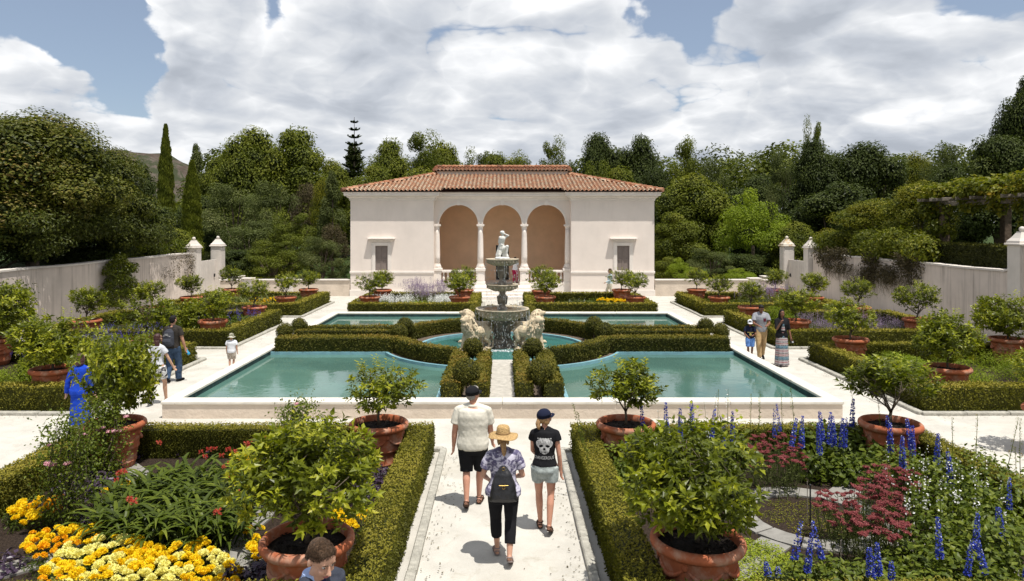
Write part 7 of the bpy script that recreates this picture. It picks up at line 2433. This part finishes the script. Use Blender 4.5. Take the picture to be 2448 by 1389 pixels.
def cap(P, mat, turn=0, peak=None, label=None):
    t, J, s, D = P; hs_ = D['hs']
    M2 = D['HM'] @ Matrix.Rotation(-R(turn), 4, 'Z') @ Matrix.Rotation(R(6), 4, 'X')
    c0 = D['hp']((0, -.016, .042))
    m = NM(); u = np.linspace(0, PI / 2, 8); prof = [(.092 * math.cos(a), .088 * math.sin(a)) for a in u[:-1]] + [(.001, .088)]
    V, F = lathe([(.096, -.030), (.098, .0)] + [(a_ * 1.07, b_ * 1.10) for a_, b_ in prof], 24, cap=False, sy=1.17); m.add(V * hs_, F, smooth=True)
    m.add(*[lathe([(.001, .092), (.008, .09), (.009, .086)], 8)[i] if i else lathe([(.001, .092), (.008, .09), (.009, .086)], 8)[0] * hs_ for i in (0, 1)])
    n = 9; V = []
    for i in range(n):
        a = PI / 2 + (i - (n - 1) / 2) * .27
        for q, dz_ in ((0, 0), (.5, -.004), (1, -.018)):
            ext = .078 * q * max(0.0, math.cos((i - (n - 1) / 2) * .27 * 1.22)) ** .6
            V.append((math.cos(a) * (.096 + ext * .25), math.sin(a) * (.110 + ext), dz_ - .010 + .010 * math.cos((i - (n - 1) / 2) * .5) * q))
    V = np.array(V); nb = len(V)
    VV = np.concatenate([V, V - [0, 0, .005]]) * hs_
    F = grid_f(n, 3); m2 = [F, F[:, ::-1] + nb]
    e = np.array([[i * 3 + 2, (i + 1) * 3 + 2, (i + 1) * 3 + 2 + nb, i * 3 + 2 + nb] for i in range(n - 1)]); m2.append(e)
    A = np.array(M2)[:3, :3]
    m.V = [v @ A.T + c0 for v in m.V]
    o = m.obj('cap', mat, t)
    NM().add(VV @ A.T + c0, m2, smooth=True).obj('peak', peak or mat, o)
    return o


def brim_hat(P, mat, rb=.19, hc=.10, band=None, droop=.02, name='hat'):
    t, J, s, D = P; hs_ = D['hs']; A = np.array(D['HM'])[:3, :3]; c0 = D['hp']((0, -.012, .060))
    prof = [(.001, hc), (.05, hc * .99), (.075, hc * .92), (.088, hc * .72), (.094, hc * .3), (.098, 0.0), (rb * .62, .004 - droop * .3), (rb * .85, -.004 - droop * .7), (rb, -droop), (rb, -droop - .004), (rb * .85, -.010 - droop * .7), (.095, -.008)]
    V, F = lathe(prof, 36, cap=False, sy=1.1)
    a = np.arctan2(V[:, 1], V[:, 0]); r = np.hypot(V[:, 0], V[:, 1]); V[:, 2] += np.clip((r - .10) / .1, 0, 1) * .013 * np.sin(a * 3 + 1)
    o = NM().add(V * hs_ @ A.T + c0, F, smooth=True).obj(name, mat, t)
    if band:
        V, F = lathe([(.0955, .004), (.0975, .006), (.0965, .028), (.094, .03)], 36, cap=False, sy=1.1); NM().add(V * hs_ @ A.T + c0, F, smooth=True).obj('hat_band', band, o)


def backpack(P, mat, w=.28, h=.40, d=.14, zc=1.18, taper=.75, strap_m=None, kind='pack'):
    t, J, s, D = P; m = NM(); yb = -.115 * D['bw'] * s - d * .45
    if kind == 'pack':
        m.add(*loft([(0, yb, (zc - h / 2) * s, w * .40, d * .40, .7), (0, yb, (zc - h / 2 + .04) * s, w * .5, d * .5, .7), (0, yb, (zc) * s, w * .5, d * .5, .75), (0, yb + .02, (zc + h * .35) * s, w * .42, d * .42, .85), (0, yb + .03, (zc + h / 2) * s, w * .22, d * .25, 1)], 24))
        m.add(*loft([(0, yb - d * .45, (zc - h * .42) * s, w * .36, d * .22, .7), (0, yb - d * .5, (zc - h * .2) * s, w * .40, d * .26, .7), (0, yb - d * .42, (zc - .02) * s, w * .36, d * .15, .7)], 20))
    else:
        m.add(*loft([(0, yb, (zc - h / 2) * s, w * .52, d * .5, .6), (0, yb - .01, (zc - h / 2 + .05) * s, w * .50, d * .58, .65), (0, yb, (zc) * s, w * .43, d * .48, .8), (0, yb + .01, (zc + h * .28) * s, w * .30, d * .36, .9), (0, yb + .03, (zc + h / 2) * s, w * .09, d * .2, 1)], 24))
    o = fused('backpack', m, .010, mat, t, 1, disp=wrk(.004, 18))
    m = NM()
    top = np.array([0, -.115 * s, (zc + h / 2) * s])
    for sd in (-1, 1):
        sh = np.array([sd * .09 * s, -.02 * s, 1.475 * s])
        m.add(*tube([top + [sd * .012, -.01, -.02], lerp(top, sh, .5) + np.array([sd * .012, -.035 * s, .012 * s]), sh + [0, -.035 * s, 0.002], sh + [sd * .01, .03 * s, -.01], np.array([sd * .12 * s, .115 * D['bw'] * s, 1.33 * s]), np.array([sd * .135 * s, .10 * s, 1.15 * s])], .011 * s, 8, flat=.6))
    m.obj('strap', strap_m or mat, o)
    if kind != 'pack':
        m = NM()
        for zz in (zc + h * .45, zc - .02): m.add(*tube([np.array([.018 * math.cos(a), yb - d * .40 - (.02 if zz < zc else -.04), zz * s + .02 * math.sin(a)]) for a in np.linspace(0, 2 * PI, 13)], .0035, 6))
        m.add(*cbox(-.06, .06, yb - d * .58 - .01, yb - d * .58 + .002, (zc + .005) * s, (zc + .013) * s, .002))
        m.obj('buckle', M_brass, o)
    else:
        m = NM(); m.add(*tube([(-w * .38, yb - d * .52, (zc + .05) * s), (0, yb - d * .60, (zc + .075) * s), (w * .38, yb - d * .52, (zc + .05) * s)], .004, 6)); m.add(*cbox(-.05, .05, yb - d * .50 - .012, yb - d * .50 - .004, (zc + .10) * s, (zc + .112) * s, .002)); m.obj('zip', M_print, o)
    return o


# --- 1: man in the cream polo
f = gp(1133, 1218)
P = person('heavy man in cream polo and black shorts, second cap wearer from the pool wall, seen from behind', f[0] - .02, f[1] + .1, 4, 1.80, build=1.20, stride=.34, lead=1, arms=((-.06, .16, .20), (.25, .12, .3)), skinm=S_rose, voxel=.0105, head=(38, .0), hips=1.05, hairm=H_grey)
P[0]['label'] = 'heavy man from behind in a cream polo, black shorts and black cap'
shirt(P, C_cream, z0=.86, sleeve=.66, inf=.03, sl_r=.078, flare=.02, wrinkle=.005)
trousers(P, C_black, 'shorts', .50, 1.0, .022, 1.12, 1.25)
m = NM(); t, J, s, D = P; m.add(*tube([np.array([.078 * math.cos(a), -.012 + .066 * math.sin(a), 1.476 + .012 * math.sin(a + PI)]) * s for a in np.linspace(0, 2 * PI, 21)], .016 * s, 8, flat=1.3)); m.obj('collar', C_cream, t)
hair(P, H_grey, 'short'); cap(P, C_black, 0); shoes(P, M_sandal, True)
m = NM(); hp = D['hp']
for sd in (-1, 1): m.add(*ellipsoid(hp((sd * .034, .104, .016)), np.array((.026, .008, .018)) * D['hs'], 10, 6, D['HM'])); m.add(*tube([hp((sd * .06, .096, .02)), hp((sd * .084, .04, .02)), hp((sd * .086, -.01, .008))], .0025, 5))
m.obj('sunglasses', M_lens, t)

# --- 2: woman with the straw hat
f = gp(1203, 1350)
P = person('woman in a straw hat with a black leather backpack, patterned blouse and black cropped trousers', f[0], f[1] + .10, -1, 1.66, build=1.12, fem=True, stride=.42, lead=-1, arms=((.10, .34, .95, .5), (.10, .30, 1.1, .5)), skinm=S_fair, voxel=.0100, hips=1.12, hairm=H_blond)
P[0]['label'] = 'woman in a straw hat and patterned blouse carrying a black leather backpack'
shirt(P, C_tie, 'blouse', z0=.90, sleeve=.62, inf=.026, sl_r=.078, flare=.05, wrinkle=.006)
trousers(P, C_black, 'cropped_trousers', .80, 1.02, .014, 1.05, 1.08)
hair(P, H_blond, 'pony', .20); brim_hat(P, C_straw, .205, .115, C_strawb, .028, 'straw_hat'); shoes(P, M_greysandal, True)
backpack(P, M_leather, .34, .44, .15, 1.10, kind='sack')

# --- 3: woman in the black shirt
f = gp(1308, 1275)
P = person('slim woman in black tee with grey face print, denim shorts and navy cap', f[0] - .03, f[1] + .06, 6, 1.68, build=.97, fem=True, stride=.28, lead=-1, arms=((.35, .06, .55, .4), (-.10, .16, .25)), skinm=S_rose, voxel=.0100, head=(52, .0), hips=1.0, hairm=H_blond)
P[0]['label'] = 'slim woman in a black printed tee, pale denim shorts and navy cap'
so = shirt(P, C_black, z0=.97, sleeve=.30, inf=.026, sl_r=.068, wrinkle=.005)
trousers(P, C_denim, 'shorts', .26, 1.0, .020, 1.08, 1.22, .004)
hair(P, H_blond, 'pony', .10); cap(P, C_navy, 0, C_navy); shoes(P, M_sandal, True)
t, J, s, D = P
# the print: flat shapes laid on the cloth of the back
me = so.data; bvh = BVHTree.FromPolygons([v.co for v in me.vertices], [p.vertices for p in me.polygons])


def onto(x, z, off=.003):
    h = bvh.ray_cast(Vector((x, -1, z)), Vector((0, 1, 0)))
    return (h[0] + Vector((0, -off, 0))) if h[0] is not None else None


def decal(name, mask, x0, x1, z0_, z1_, n, mat, off=.003):
    V, F, idx = [], [], {}
    nz = int(n * (z1_ - z0_) / (x1 - x0))
    def vid(i, j):
        if (i, j) not in idx:
            p = onto(x0 + (x1 - x0) * i / n, z0_ + (z1_ - z0_) * j / nz, off)
            if p is None: return None
            idx[(i, j)] = len(V); V.append(tuple(p))
        return idx[(i, j)]
    for i in range(n):
        for j in range(nz):
            u = 2 * (i + .5) / n - 1; v = 2 * (j + .5) / nz - 1
            if mask(u, v):
                q = [vid(i, j), vid(i + 1, j), vid(i + 1, j + 1), vid(i, j + 1)]
                if None not in q: F.append(q)
    if F: NM().add(np.array(V), np.array(F)).obj(name, mat, so)


def facemask(u, v):
    head_ = (u / .92) ** 2 + ((v - .30) / .66) ** 2 < 1 or (abs(u) < .62 + .35 * (v + .35) and -.95 < v < .1 and (u / .55) ** 2 + ((v + .35) / .60) ** 2 < 1)
    eye = ((abs(u) - .36) / .24) ** 2 + ((v - .02 + .15 * (abs(u) - .36)) / .15) ** 2 < 1
    nose = abs(u) < .10 + .12 * (-.18 - v) and -.48 < v < -.18
    teeth = -.86 < v < -.62 and int((u + 1) * 14) % 2 == 0 and abs(u) < .36
    crack = abs(math.sin(u * 11 + 3 * v)) < .12 and v > .25
    return head_ and not (eye or nose or teeth or crack)


def crest(u, v):
    return abs(v) < .5 and abs(math.sin(u * 9)) * .8 > abs(v) + .15


decal('back_print', facemask, -.125, .125, 1.14 * s, 1.38 * s, 46, M_print)
decal('print_crest', crest, -.10, .10, 1.355 * s, 1.385 * s, 40, M_print)
tc_ = bpy.data.curves.new('lettering', 'FONT'); tc_.body = 'DANGEROUS'; tc_.size = .046; tc_.align_x = 'CENTER'; tc_.space_character = 1.05
to_ = bpy.data.objects.new('lettering', tc_); COL.objects.link(to_)
tm = bpy.data.meshes.new_from_object(to_.evaluated_get(bpy.context.evaluated_depsgraph_get())); bpy.data.objects.remove(to_)
bm = bmesh.new(); bm.from_mesh(tm); bmesh.ops.subdivide_edges(bm, edges=[e for e in bm.edges if e.calc_length() > .02], cuts=2)
for v in bm.verts:
    p = onto(v.co.x * .92, 1.075 * s + v.co.y * 1.25, .004)
    if p is not None: v.co = p
bm.to_mesh(tm); bm.free(); tm.materials.append(M_printd); link('lettering', tm, so)

# --- 4: man in the suit on the steps
hx, hy_, hz = gp(770, 1335, 2.40)
Hs = 1.80; Yh = 4.6; zs = CAM_H - (1332 - 535) * Yh / 1700
stand_z = zs - 1.615 * Hs / 1.75
P = person('man in a blue grey suit, only his bowed head and shoulder in view', (752 - 1201) * Yh / 1700, Yh + .0, 118, Hs, z=stand_z, build=1.0, stride=.2, arms=((.1, .1, .3), (.1, .1, .3)), skinm=S_fair, voxel=.0065, head=(14, .42), hairm=H_brown)
P[0]['label'] = 'short haired man in a blue grey suit cut off by the picture edge'
shirt(P, C_suit, 'suit_jacket', z0=.78, inf=.030, sl_r=.072, longs=True, wrinkle=.003)
trousers(P, C_suit, 'trousers', 1.0, 1.0, .014, 1.0, 1.25)
t, J, s, D = P
m = NM(); m.add(*loft([(0, -.014 * s, 1.455 * s, .082 * s, .080 * s), (0, -.012 * s, 1.50 * s, .071 * s, .070 * s), (0, -.010 * s, 1.525 * s, .068 * s, .066 * s)], 24)); m.obj('shirt_collar', C_sky, t)
m = NM(); m.add(*loft([(0, -.012 * s, 1.44 * s, .094 * s, .088 * s), (0, -.016 * s, 1.485 * s, .084 * s, .080 * s)], 24)); m.obj('jacket_collar', C_suit, t)
m = NM(); m.add([(-.02, .07 * s, 1.49 * s), (.02, .07 * s, 1.49 * s), (.045, .150 * s, 1.25 * s), (0, .160 * s, 1.20 * s), (-.045, .150 * s, 1.25 * s)], np.array([[0, 1, 2, 3, 4]])); m.obj('tie', C_tied, t)
m = NM()
def E(v, r): m.add(*ellipsoid(D['hp'](v), np.array(r) * D['hs'], 20, 14, D['HM']))
E((0, -.018, .042), (.0775, .097, .083)); E((0, -.046, .004), (.0755, .064, .068)); E((0, .036, .092), (.058, .044, .028)); E((.03, .050, .086), (.033, .028, .022))
V_, F_ = remesh(m, .0045, 2); V_ = V_ + unit(V_ - D['hc']) * (.0022 * wob(V_ * [1, 1, 1], 90) + .0015 * wob(V_ * [3, 1, 1], 150))[:, None]
NM().add(V_, F_, smooth=True).obj('hair', H_brown, t)
m = NM()
n = 5000; u = rdir(n); u[:, 2] = np.abs(u[:, 2]) - .35; u = unit(u)
bv = BVHTree.FromPolygons([Vector(v) for v in V_], [tuple(f) for F__ in F_ for f in F__])
hcv = Vector(D['hp']((0, -.02, .04)))
PP, NN = [], []
for q in u:
    h = bv.ray_cast(hcv + Vector(q) * .3, -Vector(q))
    if h[0] is not None: PP.append(h[0]); NN.append(h[1])
PP = np.array(PP); NN = np.array(NN); fwd = np.array(D['HM'])[:3, :3] @ np.array([.15, 1, -.1])
add_leaves(m, PP, unit(NN * .42 + fwd + rdir(len(PP)) * .22), rdir(len(PP)), .020, .0016, .5, shape='diamond'); m.obj('short_strands', H_brown, t)
shoes(P, M_blackshoe)
# the stair he is climbing, below the picture's lower edge
stair = link('stair', None, None, (0, 0, 0), kind='structure')
top_ = stand_z
for i in range(7):
    zt_ = (i + 1) * top_ / 3
    y1_ = 6.3 - i * .55
    NM().add(*cbox(-2.9, 2.9, y1_ - .57 - (.3 if i == 6 else 0), y1_, -.05 if i == 0 else i * top_ / 3 - .05, zt_ - .002, .012)).obj('step', M_slabpath, stair)

# --- 5: woman in the blue dress
f = gp(185, 1040)
P = person('woman in a royal blue long sleeved dress walking away behind the potted citrus', f[0], f[1] + .1, 0, 1.62, build=1.06, fem=True, stride=.25, arms=((-.1, .30, .2), (.0, .20, .3)), skinm=S_lt, voxel=.014, hips=1.05, hairm=H_auburn)
P[0]['label'] = 'woman in a royal blue long sleeved dress walking behind a potted citrus'
t, J, s, D = P; shirt(P, C_blue, 'dress', z0=.80, inf=.030, sl_r=.060, longs=True, flare=.05, wrinkle=.005)
fused('skirt', NM().add(*loft([(0, 0, .22 * s, .24 * s, .19 * s), (0, 0, .42 * s, .22 * s, .17 * s), (0, 0, .62 * s, .20 * s, .15 * s), (0, 0, .85 * s, .19 * s, .145 * s), (0, 0, .98 * s, .18 * s, .13 * s)], 26)), .014, C_blue, t, 1, disp=wrk(.008, 12))
hair(P, H_auburn, 'bob'); shoes(P, M_blackshoe)

# --- 6, 7: the couple
f = gp(374, 968)
P = person('long haired woman in grey top and black and white shorts holding the man by the hand', f[0], f[1] + .05, 14, 1.66, build=.93, fem=True, stride=.45, lead=1, arms=((-.15, .15, .1), (.30, .34, .15)), skinm=S_lt, voxel=.012, hairm=H_auburn)
P[0]['label'] = 'woman with long dark auburn hair in a grey top and black and white printed shorts'
shirt(P, C_offw, 'top', z0=1.0, sleeve=.5, inf=.03, sl_r=.075); trousers(P, C_spot, 'printed_shorts', .36, 1.06, .02, 1.1, 1.35, .005)
hair(P, H_auburn, 'long', .36); shoes(P, M_blackshoe, True)
f = gp(410, 915)
P = person('man in a charcoal tee and jeans with a grey backpack and a blue bottle', f[0], f[1] + .08, 8, 1.78, build=1.04, stride=.30, lead=1, arms=((-.05, .14, .3), (.05, .24, .25)), skinm=S_tan, voxel=.012, hairm=H_black)
P[0]['label'] = 'man in a charcoal tee and dark jeans with a grey backpack and blue bottle'
shirt(P, C_char, z0=.90, sleeve=.6, inf=.025, sl_r=.072); trousers(P, C_jean, 'jeans', 1.0, 1.0, .016, 1.05, 1.35, .006); hair(P, H_black); shoes(P, M_blackshoe); backpack(P, M_pack, .30, .44, .17, 1.20)
t, J, s, D = P; wr = np.array(J['arm'][1][2]); fv_ = np.array(J['arm'][1][3])
m = NM(); b0 = wr + fv_ * .09 * s + np.array([0, .03, 0]); ax_ = unit(np.array([.45, .1, -.8])); q = [b0 - ax_ * .11, b0 - ax_ * .06, b0 - ax_ * .02, b0 + ax_ * .03, b0 + ax_ * .07, b0 + ax_ * .12]
m.add(*tube(q, [.026, .040, .030, .030, .040, .036], 14), smooth=True)
bt = thing('water_bottle', 'bright blue waisted drinking bottle held by the man with the grey backpack', 'bottle', t.location, t.rotation_euler.z); m.obj('bottle_body', M_bottle, bt)

# --- 8: child
f = gp(552, 885)
P = person('small child in white tee, sand shorts and mottled sun hat', f[0], f[1] + .05, -6, 1.02, build=1.12, stride=.12, arms=((.1, .12, .2), (.0, .14, .2)), skinm=S_fair, voxel=.011, fing=False, hairm=H_blond)
P[0]['label'] = 'small child in a white tee, sand shorts and mottled sun hat'
shirt(P, C_white, z0=.86, sleeve=.6, inf=.035, sl_r=.085); trousers(P, C_plaid, 'shorts', .48, .98, .03, 1.1, 1.3); hair(P, H_blond); brim_hat(P, C_camo, .16, .105, None, .055, 'sun_hat'); shoes(P, M_blackshoe, True)

# --- 9, 10, 11: the family
f = gp(1797, 858)
P = person('boy in a white cap, navy tee and blue shorts', f[0] - .05, f[1], 195, 1.22, build=.95, stride=.15, arms=((.3, .15, 1.2, .6), (.2, .15, 1.0, .6)), skinm=S_brown, voxel=.011, head=(0, .30), hairm=H_black)
P[0]['label'] = 'barefoot boy in a white cap, navy tee with gold print and blue shorts'
so = shirt(P, C_navy, z0=.90, sleeve=.62, inf=.028, sl_r=.075); trousers(P, C_swim, 'shorts', .45, .96, .025, 1.1, 1.35); hair(P, H_black); cap(P, C_white, 0, C_white)
t, J, s, D = P; m = NM()
for k in range(7): m.add(*cbox(-.085 + k * .026, -.085 + k * .026 + .018, .145, .152, 1.21 * s, 1.24 * s, .002))
m.add(*ellipsoid((0, .145, 1.13 * s), (.035, .008, .045), 10, 7)); m.obj('shirt_print', M_gold, so)
f = gp(1826, 862)
P = person('man in a grey polo with maroon pocket and khaki trousers looking down at his hands', f[0], f[1] + .25, 188, 1.72, build=1.04, stride=.28, arms=((.45, .12, 1.05, .55), (.40, .16, 1.0, .6)), skinm=S_brown, voxel=.012, head=(0, .42), hairm=H_black)
P[0]['label'] = 'man in a grey polo with maroon pocket and khaki trousers looking at his hands'
so = shirt(P, C_greyp, z0=.88, sleeve=.66, inf=.025, sl_r=.074); trousers(P, C_khaki, 'trousers', .98, 1.0, .015, 1.05, 1.15, .006); hair(P, H_black); shoes(P, M_blackshoe)
t, J, s, D = P; NM().add(*cbox(-.125, -.045, .142, .150, 1.22 * s, 1.32 * s, .003)).obj('pocket', M_patch, so)
f = gp(1872, 876)
P = person('woman in a long striped dress and black cardigan, one hand raised to her chin', f[0], f[1] + .1, 182, 1.68, build=1.0, fem=True, stride=.1, arms=((.05, .2, .25), (.55, .12, 2.0, .35)), skinm=S_brown, voxel=.012, head=(0, .05), hairm=H_black)
P[0]['label'] = 'woman in a long striped dress and black cardigan raising a hand to her chin'
t, J, s, D = P
shirt(P, C_black, 'cardigan', z0=.86, sleeve=.98, inf=.028, sl_r=.056)
fused('long_dress', NM().add(*loft([(0, 0, .03 * s, .215 * s, .19 * s), (0, 0, .4 * s, .20 * s, .17 * s), (0, 0, .8 * s, .178 * s, .15 * s), (0, 0, .98 * s, .165 * s, .135 * s), (0, .004, 1.10 * s, .135 * s, .118 * s)], 26)), .012, C_dress, t, 1, disp=lambda V: .012 * np.sin(np.arctan2(V[:, 1], V[:, 0]) * 9) * np.clip(1 - V[:, 2], 0, 1))
fused('dress_bodice', NM().add(*loft([(0, .034 * s, 1.06 * s, .088 * s, .112 * s), (0, .040 * s, 1.2 * s, .085 * s, .112 * s), (0, .044 * s, 1.32 * s, .075 * s, .115 * s)], 22)), .010, C_dress, t, 1)
NM().add(*lathe([(.150 * s, 1.07 * s), (.152 * s, 1.10 * s), (.148 * s, 1.12 * s)], 26, 0, .01, sy=.92)).obj('belt', C_black, t)
hair(P, H_black, 'bob'); shoes(P, M_blackshoe)
wr = np.array(J['arm'][0][2]); cmr = thing('camera', 'small silver and black camera dangling from the hand of the woman in the long dress', 'camera', t.location, t.rotation_euler.z)
NM().add(*cbox(-.055, .055, -.02, .02, -.035, .035, .006)).obj('camera_body', M_lens, cmr).location = tuple(wr + [-.03, .02, -.12]); NM().add(*tube([(0, 0, 0), (0, .035, 0)], .024, 14)).obj('camera_lens', M_print, cmr).location = tuple(wr + [-.03, .04, -.12])

# --- 12: woman on the loggia, 13: walker
P = person('woman in a white top and raspberry trousers in front of the dark pavilion door', .78, 43.4, 15, 1.62, z=.6, build=1.02, fem=True, stride=.2, skinm=S_tan, voxel=.018, hairm=H_black)
P[0]['label'] = 'woman in a white top and raspberry trousers at the dark pavilion door'
shirt(P, C_white, 'top', z0=.90, inf=.03, sl_r=.075); trousers(P, C_pink, 'trousers', 1.0, 1.0, .015, 1.05, 1.0); hair(P, H_black, 'long', .2); shoes(P, M_blackshoe)
P = person('walker in pale shirt and sand trousers with a brown brimmed hat, in front of the pavilion', 6.02, 39.8, 268, 1.70, build=1.0, stride=.5, lead=1, arms=((.2, .1, .9, .3), (-.2, .1, .7)), skinm=S_fair, voxel=.018, hairm=H_grey)
P[0]['label'] = 'walker in a pale shirt, sand trousers and brown brimmed hat passing the pavilion'
shirt(P, C_lightshirt, z0=.90, inf=.028, sl_r=.068, longs=True); trousers(P, C_sandtr, 'trousers', .98, 1.0, .016, 1.08, 1.15); hair(P, H_grey); brim_hat(P, C_hatb, .17, .11, None, .02, 'brimmed_hat'); shoes(P, M_blackshoe)
